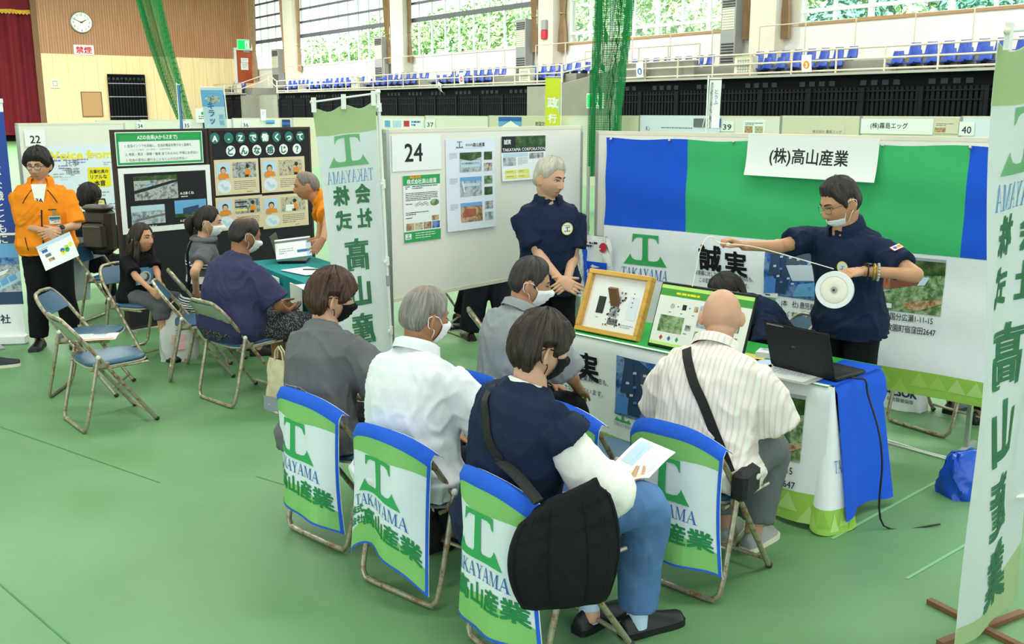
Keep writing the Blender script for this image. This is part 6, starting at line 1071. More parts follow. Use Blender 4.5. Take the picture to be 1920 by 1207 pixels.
    def mask(s, m_='mask_white', chin=False, loops='mask_white'):
        z0, z1 = (-.060, -.128) if chin else (-.014, -.112); t = MB(); hs = s.hs
        def f(u, v, e=0):
            az = rad(-62 + 124 * u); zz = (z0 + (z1 - z0) * v) * hs; zc = max(zz, -.106 * hs); p = s.radial(az, zc); c = math.cos(az)
            out = .006 + .010 * max(0, c) * math.sin(PI * min(1, v * 1.05)) + .0025 * math.sin(v * PI * 5) * (1 - u) * u * 4; q = Vector((p.x, p.y, 0)); q = q.normalized() * (q.length + out + e); 
            if v > .85 and not chin: q *= 1 - .10 * (v - .85) / .15
            if chin: q *= 1 - .10 * max(0, v - .6) / .4
            return s.HM @ Vector((q.x, q.y, zz))
        t.slab(lambda u, v, e: f(u, v, e + .002), 28, 14, m_, .003); b = t.build('face_mask', s.root, 80); 
        for sd in (0, 1):
            g = 1 if sd else -1; l = MB(); a_ = Vector((g * .0765 * hs, -.030, .012)); bt = Vector((g * .074 * hs, -.026, -.030))
            up_, lo_ = s.HM.inverted() @ f(sd, .06), s.HM.inverted() @ f(sd, .92); l.tube([s.HM @ q for q in cr([up_, Vector((g * .081 * hs, .012, .014)), a_ * 1.06, Vector((g * .082 * hs, -.036, -.010)), bt * 1.06, Vector((g * .078 * hs, .0, -.046)) , lo_])], .0019, loops, 6); l.build('ear_loop', b)
        return s
    def hair(s, col, top=.022, side=.014, back=.016, zf=.058, zs=-.004, zb=-.070, col2=None, mix=.35, clump=.3, part=0, thin=None, seed=1, extra=None, edge=.007, sideburn=0, fade=.035, fmin=.25):
        nu, nv = 220, 96; g = sph(nu, nv); rows = []; cols = []; c1 = np.array(lin(col)[:3]); c2 = np.array(lin(col2)[:3]) if col2 else c1 * 1.7
        for row in g:
            rr = []
            for (x, y, z) in row:
                p = head_pt(x, y, z, s.hs); az = abs(math.atan2(p.x, p.y)) ; zz = p.z / s.hs
                if az < PI / 2: q = ss(.35, 1.30, az); zm = zf + (zs - zf) * q - (sideburn * math.exp(-((az - 1.30) / .14) ** 2))
                else: zm = zs + (zb - zs) * ss(PI / 2 + .12, PI * .80, az)
                if 1.42 < az < 1.95: zm = max(zm, .020 if zs > -.02 else zm)
                sid = math.atan2(p.x, p.y); nn = noise.noise(Vector((sid * 4.2 + seed, zz * 14, seed))) ; n2 = noise.noise(Vector((sid * 15 + 3 * nn, zz * 30 * (.25 if zz < .09 else 1), seed + 5)))
                k = ss(-edge, edge, zz - zm + .006 * n2 + .005 * nn); tp = ss(.03, .095, zz); th = (side if az < 2 else back) * (1 - tp) + top * tp
                if az >= 1.6: th = (side + (back - side) * ss(1.6, 2.6, az)) * (1 - tp) + top * tp
                if thin: th *= 1 - thin * math.exp(-((p.y + .02) / .06) ** 2 - (p.x / .045) ** 2) * ss(.05, .1, zz)
                th *= (fmin + (1 - fmin) * ss(0, fade, zz - zm)); n3 = noise.noise(Vector((sid * 34 + 2 * nn, zz * 16, seed + 9))); th *= 1 + clump * (.7 * nn + .6 * n2 + .45 * n3); th += .0016 * n3; dr = p.normalized(); d2 = Vector((dr.x, dr.y, dr.z * .6)).normalized(); off = (th * k - .012 * (1 - k)) * s.hs; off = max(off, -.012)
                rr.append(s.HM @ (p + d2 * off)); f = min(1, max(0, .42 + .8 * n2 + .4 * nn + .6 * n3)) * mix
                f2 = 0
                if thin: f2 = thin * math.exp(-((p.y + .02) / .055) ** 2 - (p.x / .042) ** 2) * ss(.05, .1, zz)
                cols.append((c1 * (1 - f) + c2 * f) * (1 - f2) + np.array(s.skin[:3]) * f2)
            rows.append(rr)
        m = MB(); m.loft(rows, 'hair'); base_n = len(m.v)
        if extra: extra(m, s)
        o = m.build('hair', s.root, 0); me = o.data; me.polygons.foreach_set('use_smooth', [True] * len(me.polygons)); ca = me.color_attributes.new('Col', 'FLOAT_COLOR', 'POINT'); g2 = random.Random(seed)
        for i in range(base_n, len(m.v)): f = min(1, max(0, .4 + .9 * noise.noise(Vector(m.v[i]) * 60))) * mix; cols.append(c1 * (1 - f) + c2 * f)
        ca.data.foreach_set('color', np.array([[*c, 1] for c in cols], 'f').ravel()); return s
    def top(s, m_, inf=.020, hem=-.13, sleeve=.62, sl_r=(.070, .078), sm=None, vox=.009, name='shirt', it=4, neck_t=.505, flare=.012, shoulder=.066, arms=(-1, 1), fold=.014):
        m = MB(); k = s.s; rs = [r for r in RINGS if r[0] > hem]; rs = [(hem, .172, .118, 0)] + rs; out = []
        for t, w, d, dy in rs:
            if t > neck_t: continue
            i2 = inf * (1 if t < .40 else .7 if t < .46 else .5); out.append(s.ring(t, w + (flare if t < 0 else 0), d + (flare if t < 0 else 0), dy, i2))
        if s.sit and hem < 0:
            low = out[0]; out[0] = [p + Vector((0, .02, .0)) for p in low]
        m.loft(out, 'skin')
        for sd in arms:
            S, E, W = s.arm[sd]; c, up, rt, fw = s.at(.40); m.tube([c + rt * sd * .06 * k - up * .01 * k, S.lerp(c, .35) - up * .012 * k, S], [.086 * k, shoulder * k * 1.06, shoulder * k * .95], 'skin', 16); q = min(sleeve, 1); end = S.lerp(E, q) if sleeve <= 1 else E.lerp(W, sleeve - 1)
            pts = [S, S.lerp(E, .5 * q), S.lerp(E, q)] + ([end] if sleeve > 1 else []); r = [shoulder * k * .95, (sl_r[0] * .3 + sl_r[1] * .66) * k, sl_r[1] * .98 * k] + ([sl_r[1] * k * .92] if sleeve > 1 else []); m.tube(cr(pts), [r[i // 5] + ((r[i // 5 + 1] - r[i // 5]) * (i % 5) / 5 if i // 5 + 1 < len(r) else 0) for i in range((len(pts) - 1) * 5 + 1)], 'skin', 18)
        me = fused(m, vox, it, .5); crease(me, fold, 3 + len(s.label)); me.materials.append(MATS[m_]); me.name = name; s.shirt = link(name, me, s.root); return s
    def sleeves(s, m_, q0, q1, r0, r1, name='sleeve', drop=0):
        for sd in (-1, 1):
            S, E, W = s.arm[sd]; at2 = lambda q: S.lerp(E, q) if q <= 1 else E.lerp(W, q - 1); m = MB(); N = 14; m.tube([at2(q0 + (q1 - q0) * i / N) - Vector((0, 0, drop * math.sin(PI * i / N))) for i in range(N + 1)], [r0 + (r1 - r0) * i / N for i in range(N + 1)], 'skin', 20); me = fused(m, .008, 3); crease(me, .006, 2); me.materials.append(MATS[m_]); link(name, me, s.root)
        return s
    def collar(s, m_, r=.066, h=.032, open_=28, name='collar', out=.018):
        c, up, rt, fw = s.at(.484); k = s.s; m = MB()
        def f(u, v, e=0):
            a = rad(open_ + (360 - 2 * open_) * u); fr = .5 + .5 * math.cos(a); rr = (r + out * ss(0, .35, abs(v - .5) * 2 if v < .5 else 1) * (v > .5) + out * (v - .5) * 1.2 * (v > .5)) * k + e; z = (h * (v * 2) if v < .5 else h * (2 - v * 2) * 1.0 - .012 * (v - .5) * 2 * (1 + 1.5 * fr)); return c + rt * (math.sin(a) * rr) + fw * (math.cos(a) * rr * 1.02 - .008 * k) + up * (z + .022 - .018 * fr)
        m.slab(lambda u, v, e: f(u, v, e + .004), 40, 10, m_, .004); m.build(name, s.root, 70); return s
    def trousers(s, m_, r=(.098, .078, .066), hem=.02, short=None, vox=.010, name='trousers', top_t=.06, cuff=None):
        m = MB(); k = s.s; f = .55 + .45 * s.fat; m.loft([s.ring(t, w, d, dy, .012) for t, w, d, dy in ((-.10, .14, .10, 0), (-.03, .172, .118, 0), (top_t, .168, .112, .004))], 'skin')
        for sd, (H, K, A, toe) in s.legs.items():
            m.sphere(H, (.10 * k * f, .105 * k * f, .095 * k), 'skin', 14, 10); end = K.lerp(A, short) if short is not None else A.lerp(K, hem)
            pts = cr([H, H.lerp(K, .5), K, K.lerp(end, .5), end]); n_ = len(pts) - 1; m.tube(pts, [(r[0] * f + (r[1] * (.5 + .5 * f) - r[0] * f) * min(1, 2 * i / n_) if i <= n_ / 2 else r[1] * (.5 + .5 * f) + (r[2] - r[1] * (.5 + .5 * f)) * (2 * i / n_ - 1)) * k for i in range(n_ + 1)], 'skin', 18)
        me = fused(m, vox, 3, .5); crease(me, .007, 5 + len(s.label)); me.materials.append(MATS[m_]); me.name = name; link(name, me, s.root); return s
    def shoes(s, up_, sole='black_plastic', L=.27, name='shoe', sock=None, yaw=None, low=1.0):
        for sd, (H, K, A, toe) in s.legs.items():
            L2 = L * s.s ** .7; M = Matrix.Translation((A.x, A.y, A.z - .085)) @ Matrix.Rotation(rad((-8 * sd) if yaw is None else yaw), 4, 'Z') @ Matrix.Rotation(rad(toe), 4, 'X'); prof = [(-.26, .5, .55), (-.22, .72, .78), (-.10, .82, .92), (.06, .84, .98), (.22, .86, .80), (.40, .96, .58), (.56, 1.0, .46), (.68, .88, .38), (.74, .55, .28)]; W_, H_ = .050, .082 * low; rings = []; sr = []
            for y, w, h_ in prof: rings.append([(W_ * w * math.cos(a) * (1 if math.sin(a) < .2 else 1 - .35 * max(0, math.sin(a))), y * L2 - .0, .020 + max(0, H_ * h_ * math.sin(a)) if math.sin(a) > 0 else .018) for a in [2 * PI * j / 20 for j in range(20)]]); sr.append([(W_ * w * 1.06 * math.copysign(abs(math.cos(a)) ** .6, math.cos(a)), y * L2 * 1.02, .012 + .0125 * math.copysign(1, math.sin(a) + 1e-6)) for a in [2 * PI * (j + .5) / 20 for j in range(20)]])
            m = MB(); m.loft(rings, up_, M=M); o = m.build(name, s.root, 70); m = MB(); m.loft(sr, sole, M=M); m.build('sole', o, 30)
            if sock: m = MB(); m.tube([A - Vector((0, 0, .05)), A + Vector((0, 0, .03)), A.lerp(K, .14 if sock != 'sock_yellow' else .2)], [.042 * s.s, .040 * s.s, .041 * s.s], sock, 16); m.build('sock', s.root, 60)
        return s
for nm, c, kw in (('sock_blue', '#BFD8EE', {}), ('sock_yellow', '#E3DC7A', {}), ('navy_polo', '#1B2740', dict(wr=.5)), ('trouser_black', '#14151A', {}), ('orange_jacket', '#F08A20', dict(wr=.7)), ('tee_white', '#ECEBE6', {}), ('tee_black', '#14151B', {}), ('tee_purple', '#3A3A5C', dict(wr=.6)), ('tee_grey', '#66676B', dict(wr=.6)), ('shirt_white', '#E2E5EB', dict(wr=.8)), ('vest_navy', '#1D2940', dict(wr=.5)), ('polo_grey', '#8F9398', dict(wr=.5)), ('jeans', '#5578A8', dict(wr=.6, var=.25)), ('trouser_grey', '#6A6E72', dict(wr=.6)), ('shorts_grey', '#5B5A5E', {}), ('dress_grey', '#5C5D62', {}), ('suit_dark', '#1B1D26', {})): cloth(nm, c, **kw)
n = cloth('shorts_speckle', '#33343A', .8, .1, .4, 8); nz = n.noise(120, 1, .5); r = n.ramp(nz.outputs['Fac'], [(.55, '#2E2F35'), (.60, '#8A8A88')], 'CONSTANT'); n.l(r, 0, n.b, 'Base Color')
def banded(name, axis, stops, scale=1, off=0, wr=.4, wave=None):
    n = cloth(name, '#888888', .85, .05, wr); tc = n.n('ShaderNodeTexCoord'); sp = n.n('ShaderNodeSeparateXYZ'); n.l(tc, 'Object', sp, 0); a = n.n('ShaderNodeMath', operation='MULTIPLY_ADD'); n.l(sp, axis, a, 0); a.inputs[1].default_value = scale; a.inputs[2].default_value = off
    src = a
    if wave: w = n.n('ShaderNodeMath', operation='PINGPONG'); n.l(a, 0, w, 0); w.inputs[1].default_value = wave; src = n.n('ShaderNodeMath', operation='MULTIPLY'); n.l(w, 0, src, 0); src.inputs[1].default_value = 1 / wave
    r = n.ramp(src.outputs[0], stops, 'CONSTANT' if not wave else 'LINEAR'); n.l(r, 0, n.b, 'Base Color'); return n
banded('shirt_striped', 'X', [(.25, '#E6DED9'), (.5, '#D8C6BF'), (.75, '#E8E2DE')], 1, 5, .6, .022)
st = [(0, '#20283E')]
for i in range(9): st += [(.02 + i * .026, '#E8E8E8'), (.033 + i * .026, '#20283E')]
banded('dress_striped', 'Z', st[:17] + [(.27, '#20283E'), (.36, '#EEEEEE'), (.44, '#5C5D62'), (.53, '#20283E'), (.55, '#E8E8E8'), (.565, '#20283E'), (.58, '#E8E8E8'), (.60, '#5C5D62')], 1.35, -.50)
def badge(p, t, u, r, m1, name='badge'):                 # round badge on the chest: u sideways, t up the spine
    c, up, rt, fw = p.at(t); x = rt * u; q = [(a, b) for a, b in ((0, 0),)]; s0 = c + x + fw * .3; dg = p.shirt.data; bv = BVHTree.FromPolygons([v.co for v in dg.vertices], [tuple(f.vertices) for f in dg.polygons]); h = bv.ray_cast(s0, -fw); h = (h[0], h[1]) if h[0] is not None else (c + x + fw * .13, fw); nn = (h[1] + fw * .5).normalized(); ux = nn.cross(up).normalized() * -1; uy = nn.cross(ux).normalized(); uy = uy if uy.z > 0 else -uy
    return plane_map(h[0] + nn * .006, ux if ux.dot(rt) > 0 else -ux, uy, nn)
# ---- the presenter behind the table
X = Person('man in a navy polo, mask on his chin, stretching a cable from a white reel', 1.845, 5.30, 212, h=1.70, lean=13, head=(-16, 20, 0), skin='#C2906F', hunch=1.1, side=-3)
wr = X.L(P(1376, 462, 5.12)); wl = X.L(P(1617, 508, 4.90))
X.arms(1, wr, (.2, -.2, -1), hd=(X.L(P(1340, 446, 5.10)) - wr), hn=(0, .15, -1), curl=(150, 150, 155, 160), spread=3, th=(.9, .3, .5))
X.arms(-1, wl, (-1, -.25, -.25), hd=(X.L(P(1566, 515, 4.83)) - wl), hn=(.25, -.1, -1), curl=(62, 66, 70, 75), spread=4, th=(.75, .35, .6))
X.leg(1); X.leg(-1); X.finish_body(.0038).face(open_=.0055, glasses='glasses_metal').mask(chin=True)
X.hair('#211D1B', .022, .013, .012, .060, .0, -.062, '#57504B', .35, seed=4, sideburn=.02)
X.top('navy_polo', .024, -.16, .70, (.07, .080), flare=.02).collar('navy_polo').trousers('trouser_black').shoes('black_plastic')
f = badge(X, .33, -.085, .03, 'x'); m = MB(); m.decal(CI(0, 0, .034, 'paper_blue', 0) + RING(0, 0, .034, .005, 'yellow_print', 1) + LOGO(0, -.012, .035, 'dark_green_print', 2), f); m.build('badge', X.root, 0)
S, E, W = X.arm[-1]; d = (E - S).normalized(); q = S.lerp(E, .52); nn = (Vector((-1, .35, .25)) - d * Vector((-1, .35, .25)).dot(d)).normalized(); sd = nn.cross(d).normalized(); f = plane_map(q + nn * .088, sd, -d, nn); m = MB(); m.decal(R(-.03, -.02, .06, .04, 'red_print', 0) + R(-.027, -.017, .054, .034, 'paper', 1) + CI(-.01, 0, .011, 'logo_blue', 2) + R(.002, -.01, .022, .02, 'orange_print', 2), f); m.build('arm_patch', X.root, 0)
W_, E_ = X.arm[-1][2], X.arm[-1][1]; d = (W_ - E_).normalized(); c = W_ - d * .025; u = d.orthogonal().normalized(); v = d.cross(u); mat('bracelet_gold', '#A88A3A', .35, .6); mat('beads', '#B7B4AC', .3)
m = MB(); m.tube([c + (u * math.cos(a) + v * math.sin(a)) * .034 for a in [2 * PI * i / 20 for i in range(20)]], (.004, .011), 'black_plastic', 8, closed=True); wv = Vector((-.2, -.1, 1)); wv = (wv - d * wv.dot(d)).normalized(); m.box(tuple(c + wv * .036), (.034, .034, .012), 'screen_black', bev=.004); m.build('watch', X.root, 40)
c2 = c - d * .03; m = MB(); m.tube([c2 + (u * math.cos(a) + v * math.sin(a)) * .037 for a in [2 * PI * i / 20 for i in range(20)]], .007, 'bracelet_gold', 8, closed=True); m.build('bracelet', X.root)
m = MB(); c3 = c2 - d * .02
for i in range(16): a = 2 * PI * i / 16; m.sphere(tuple(c3 + (u * math.cos(a) + v * math.sin(a)) * .040), .0065, 'beads', 8, 6)
m.build('bead_bracelet', X.root)
# the reel in his hand and the cable drawn from it
rc = P(1565, 543, 4.84); nrm = (Vector((0, 0, CAM_H)) - rc).normalized(); nrm = (nrm + Vector((-.25, 0, -.1))).normalized(); M = Matrix.Translation(rc) @ nrm.to_track_quat('Z', 'Y').to_matrix().to_4x4(); t = thing('cable_reel', 'round white cable reel held against the presenter in navy', 'reel', (0, 0, 0)); t.matrix_world = M; mat('reel_white', '#E9ECEE', .35); mat('reel_cream', '#EFE9DA', .5)
rr = .092; m = MB(); m.lathe([(rr * .72, -.012), (rr, -.013), (rr, -.010), (rr * .2, -.009)], 'reel_white', 48); m.build('back_flange', t, 30); m = MB(); m.lathe([(rr * .93, -.010), (rr * .95, 0), (rr * .93, .010)], 'reel_cream', 48); m.build('wound_cable', t, 60); m = MB(); m.lathe([(rr * .15, .0105), (rr * .30, .0145), (rr * .70, .0125), (rr * .74, .0105)], 'reel_cream', 40, cap=False); m.lathe([(rr * .72, .010), (rr, .0105), (rr, .0135), (rr * .72, .0145)], 'reel_white', 48, closed=True) if False else m.lathe([(rr * .74, .0105), (rr, .0105), (rr, .0135), (rr * .74, .0135)], 'reel_white', 48, cap=False); m.build('front_flange', t, 30); m = MB(); m.lathe([(0.001, .020), (rr * .16, .020), (rr * .17, .010)], 'grey_paint', 20); m.sphere((0, 0, .020), (.006, .006, .004), 'black_plastic', 10, 6); m.build('hub', t, 40)
hR = P(1350, 455, 5.08); cable('cable', 'thin pale cable stretched between the hands of the presenter, its end curling down', [P(1563, 504, 4.80), P(1480, 480, 4.93), P(1410, 462, 5.03), hR, P(1335, 444, 5.07), P(1322, 450, 5.06), P(1311, 475, 5.05), P(1304, 510, 5.04), P(1298, 537, 5.03)], .0026, 'reel_cream')
# ---- grey-haired man standing in the corner
X = Person('grey-haired man in a navy polo standing with clasped hands before the raised board', .235, 6.45, -80, h=1.72, lean=1, head=(38, 6, -4), skin='#CFA084', side=0)
a, b = X.L(P(1052, 527, 6.16)), X.L(P(1064, 523, 6.19))
X.arms(1, a, (.35, -1, -.3), hd=X.L(P(1080, 541, 6.10)) - a, hn=(-.1, -1, -.2), curl=(35, 38, 42, 48), spread=2); X.arms(-1, b, (-.35, -1, -.3), hd=X.L(P(1048, 540, 6.10)) - b, hn=(0, -1, 0), curl=(55, 58, 60, 62), spread=2)
X.leg(1); X.leg(-1); X.finish_body(.0042).face('brow_dark', open_=.0062)
X.hair('#C9C3B4', .024, .016, .014, .062, .006, -.062, '#8E897F', .45, seed=9, clump=.45)
X.top('navy_polo', .026, -.17, .76, (.07, .082), flare=.02).collar('navy_polo').trousers('trouser_black').shoes('black_plastic')
f = badge(X, .335, -.090, .03, 'x'); m = MB(); m.decal(CI(0, 0, .040, 'paper', 0) + RING(0, 0, .040, .006, 'soft_yellow', 1) + LOGO(0, -.018, .045, 'brown_print', 2) + LINES(-.02, .018, .04, 2, .01, 'ink_grey', 2), f); m.build('badge', X.root, 0)
S, E, W = X.arm[-1]; d = (E - S).normalized(); q = S.lerp(E, .62); nn = (Vector((-1, .55, 0)) - d * Vector((-1, .55, 0)).dot(d)).normalized(); sd = nn.cross(d).normalized(); f = plane_map(q + nn * .094, sd, -d, nn); m = MB(); m.decal(R(-.025, -.018, .05, .036, 'red_print', 0) + R(-.022, -.015, .044, .03, 'paper', 1) + CI(-.006, 0, .009, 'orange_print', 2), f); m.build('arm_patch', X.root, 0)
# ---- man in orange by the roll-up banner
X = Person('man in an orange jacket and glasses standing with folded hands by the blue roll-up banner', -3.94, 8.35, -72, h=1.70, lean=0, fat=1.12, head=(-14, 4, 0), skin='#C99A7E', hw=1.04)
a, b = X.L(P(84, 433, 8.10)), X.L(P(108, 432, 8.10)); X.arms(1, a, (.6, -.7, -.3), hd=X.L(P(112, 447, 8.04)) - a, hn=(-.1, -1, 0), curl=(40, 42, 45, 48)); X.arms(-1, b, (-.6, -.7, -.3), hd=X.L(P(80, 441, 8.05)) - b, hn=(0, -1, 0), curl=(45,) * 4)
X.leg(1, ankle=(.13, 0, .085)); X.leg(-1, ankle=(-.15, .02, .085)); X.finish_body(.0055).face(open_=.005, glasses='glasses_black')
X.hair('#17130F', .034, .028, .022, .040, -.015, -.075, '#3A322C', .4, seed=3)
X.top('orange_jacket', .030, -.13, .98, (.07, .078), flare=.012, name='jacket', it=3).collar('orange_jacket', .072, .04, 40).trousers('trouser_black', (.105, .085, .075)).shoes('black_plastic', sole='dark_plastic')
c, up, rt, fw = X.at(.45); f = badge(X, .40, 0, 0, 0); m = MB(); m.decal(PL([(-.06, .085), (.06, .085), (.035, -.06), (0, -.17), (-.025, -.09)], 'tee_white', 0) + TX('AE', .002, -.07, .05, 'ink', 1, 'c', .03), f, .02, .02); m.build('inner_shirt', X.root, 0)
def strip_on(X, name, pts, w, m_):                       # thin strip following the garment surface, given as (side, t) stations
    dg = X.shirt.data; bv = BVHTree.FromPolygons([v.co for v in dg.vertices], [tuple(q.vertices) for q in dg.polygons]); out = []
    for u, t, back in pts:
        c, up, rt, fw = X.at(t); k = -1 if back else 1; h = bv.ray_cast(c + rt * u + fw * .35 * k, -fw * k); out.append((h[0] + fw * k * .003) if h[0] is not None else c + rt * u + fw * .12 * k)
    m = MB(); m.tube(cr(out, 4), (w, .002) if False else w, m_, 6); return m.build(name, X.root)
strip_on(X, 'zip', [(-.01, .28, 0), (-.005, .22, 0), (0, .15, 0), (0, .08, 0), (0, .0, 0), (0, -.1, 0)], .006, 'black_plastic'); strip_on(X, 'piping', [(.06, .43, 0), (.10, .38, 0), (.13, .33, 0)], .004, 'black_plastic'); strip_on(X, 'piping', [(-.06, .43, 0), (-.10, .38, 0), (-.13, .33, 0)], .004, 'black_plastic'); strip_on(X, 'pocket_zip', [(.14, .06, 0), (.13, .0, 0), (.12, -.05, 0)], .004, 'black_plastic'); strip_on(X, 'pocket_zip', [(-.06, .27, 0), (-.09, .272, 0), (-.12, .27, 0)], .004, 'black_plastic')
f = badge(X, .19, -.10, 0, 0); m = MB(); m.decal(R(-.045, -.035, .09, .07, 'clear_file', 0) + R(-.04, -.03, .08, .06, 'paper', 1) + R(-.04, .005, .08, .022, 'teal_print', 2) + LINES(-.01, -.005, .04, 2, .014, 'ink', 2) + R(-.035, -.02, .02, .025, 'skin_print', 2) + R(-.008, .035, .016, .05, 'steel', 1), f, eps=.002); m.build('name_badge', X.root, 0)
S, E, W = X.arm[-1]; d = (W - E).normalized(); u = d.orthogonal().normalized(); v = d.cross(u); c = W - d * .03; m = MB(); m.tube([c + (u * math.cos(a) + v * math.sin(a)) * .034 for a in [2 * PI * i / 20 for i in range(20)]], .008, 'steel', 8, closed=True); wv = Vector((-.2, 1, .5)); wv = (wv - d * wv.dot(d)).normalized(); m.lathe([(.001, .009), (.019, .009), (.022, 0)], 'screen_black', 20, Matrix.Translation(c + wv * .034) @ wv.to_track_quat('Z', 'Y').to_matrix().to_4x4()); m.build('watch', X.root, 40)
q = P(108, 471, 7.98); m = MB(); W_, H_ = .30, .215; m.box((0, 0, 0), (W_, .003, H_), 'paper'); it = R(-W_ / 2, H_ * .36, W_, H_ * .14, 'pale_blue_print', 1)
for k in range(5): it += CI(W_ * (.14 + .13 * (k % 3)), -H_ * (.04 + .24 * (k // 3)) + .01 * k, .019, ('logo_blue', 'lime_print', 'soft_yellow', 'yellow_print', 'green_print')[k], 2)
for k in range(3): it += R(-W_ * .40 + W_ * .05 * k, H_ * (.15 - .2 * k), W_ * .16, H_ * .12, ('logo_blue', 'ink_grey', 'ph_brown')[k], 2)
m.decal(it + LINES(-W_ * .45, H_ * .3, W_ * .25, 2, .012, 'ink_grey', 2, .4), lambda u, v, e=0: (u, -.0018 - e, v)); o = m.build('leaflet', None, 0); o.location = q; o.rotation_euler = (rad(-18), rad(-24), rad(4)); tag(o, 'white leaflet with coloured circles held by the man in orange', 'leaflet')
# ---- girl on a chair
cx, cy, cdeg = LEFT['girl']
X = Person('girl with long wavy dark hair in a black T-shirt sitting on a folding chair', cx, cy, cdeg, h=1.27, sit=True, lean=10, head=(8, -6, 0), skin='#C4906F', female=True, seat=.43, hunch=1.3)
a, b = X.L(P(306, 570, 7.70)), X.L(P(312, 566, 7.72)); X.arms(1, a, (1, -.4, -.5), hd=(-.1, .7, -.5), hn=(-1, 0, -.3), curl=(50,) * 4); X.arms(-1, b, (-1, -.4, -.4), hd=(.1, .7, -.4), hn=(1, 0, -.3), curl=(60,) * 4)
X.leg(1, (.11, .33, .45), (.11, .36, .085)); X.leg(-1, (-.10, .33, .45), (-.09, .30, .085)); X.finish_body(.005).face(open_=.006)
def locks(m, s):
    g = random.Random(4)
    for i in range(46):
        az = rad(g.uniform(70, 290)); p = s.radial(az, g.uniform(-.03, .05)); d = Vector((p.x, p.y, 0)).normalized(); q = p + d * .012; L = g.uniform(.17, .27); w = g.uniform(0, 6); dn = s.HM.to_3x3().inverted() @ Vector((0, 0, -1)); m.tube([s.HM @ (q + d * (.010 * math.sin(k * .9 + w) + .004 * k * .5) + Vector((-d.y, d.x, 0)) * .008 * math.cos(k * .8 + w) + dn * L * k / 7) for k in range(8)], [.012, .016, .016, .015, .014, .012, .009, .004], 'hair', 7)
X.hair('#1E1512', .018, .016, .018, .066, -.03, -.09, '#4A362C', .5, extra=locks, seed=6)
X.top('tee_black', .022, -.14, .80, (.066, .080), flare=.02).trousers('shorts_grey', (.096, .088, .092), short=.30, name='shorts').shoes('slate_shoe', 'black_plastic', .235, sock='sock_yellow', low=.8)
f = badge(X, .24, 0.02, 0, 0); m = MB(); m.decal(R(-.075, -.075, .15, .15, 'sky_print', 0) + CI(0, -.01, .055, 'paper', 1) + CI(0, -.01, .04, 'ink_grey', 2) + CI(.012, 0, .028, 'paper', 3) + R(-.06, -.07, .12, .018, 'paper', 3), f, .02, .02, .0018); m.build('shirt_print', X.root, 0)
# ---- masked woman
cx, cy, cdeg = OTH['mother']
X = Person('woman with tied hair and a white mask in a striped dress sitting past the girl', cx, cy, 25, h=1.60, sit=True, lean=6, head=(-10, 4, 0), skin='#C8977A', female=True)
X.arms(1, X.L(P(368, 545, 7.72)), (1, -.5, -.3), hand_on=True); X.arms(-1, (-.10, .26, .55), (-1, -.3, -.3)); X.leg(1); X.leg(-1); X.finish_body(.005).face(open_=.006).mask()
def pony(m, s): m.tube([s.HM @ Vector(p) for p in ((0, -.09, .035), (0, -.125, .03), (.0, -.145, -.01), (.0, -.14, -.06), (0, -.125, -.11))], [.018, .036, .042, .034, .012], 'hair', 12)
X.hair('#1A1412', .016, .013, .016, .062, -.0, -.075, '#40302A', .35, extra=pony, seed=2)
X.top('dress_striped', .022, -.16, .60, (.066, .076), flare=.04, name='dress').trousers('dress_striped', (.115, .11, .12), short=.45, name='skirt').shoes('black_plastic')
strip_on(X, 'bag_strap', [(.05, .46, 1), (.07, .36, 1), (.09, .24, 1), (.11, .10, 1)], .016, 'trouser_black'); m = MB(); c, up, rt, fw = X.at(.46); m.tube([c + rt * (.12 * math.cos(a)) + fw * (.085 * math.sin(a)) + up * (.02 + .012 * math.sin(a)) for a in [2 * PI * i / 24 for i in range(24)]], .024, 'tee_grey', 10, closed=True); m.build('hood', X.root)
# ---- man in the purple T-shirt
cx, cy, cdeg = LEFT['purple']
X = Person('heavy man in a dark purple T-shirt and speckled shorts seen from behind', cx - .03, cy + .03, cdeg, h=1.70, sit=True, lean=12, fat=1.34, head=(-10, 14, 0), skin='#9C6B4D', hunch=1.2, hw=1.03)
b = X.L(P(537, 583, 6.95)); X.arms(1, b, (1, -.2, -.6), hd=(-.3, 1, .05), hn=(-.4, 0, 1), curl=(60,) * 4); X.arms(-1, (-.10, .42, .60), (-1, -.3, -.3)); X.leg(1, (.20, .40, .47), (.20, .26, .085)); X.leg(-1, (-.16, .42, .47), (-.16, .44, .085)); X.finish_body(.0048).face(eyes=False).mask('mask_white')
X.hair('#211D1B', .014, .014, .014, .070, .0, -.058, '#4A4440', .4, thin=.7, seed=8)
X.top('tee_purple', .030, -.10, .92, (.088, .104), flare=-.01, it=3).trousers('shorts_speckle', (.11, .098, .105), short=.22, name='shorts').shoes('slate_shoe', 'black_plastic', low=.75)
q = P(548, 582, 7.0); m = MB(); m.box((0, 0, 0), (.075, .010, .15), 'black_plastic', M=Matrix.Rotation(rad(-50), 4, 'X'), bev=.003); o = m.build('phone', None, 30, q); o.rotation_euler = (0, 0, rad(-40)); tag(o, 'phone in the hand of the man in the purple T-shirt', 'phone')
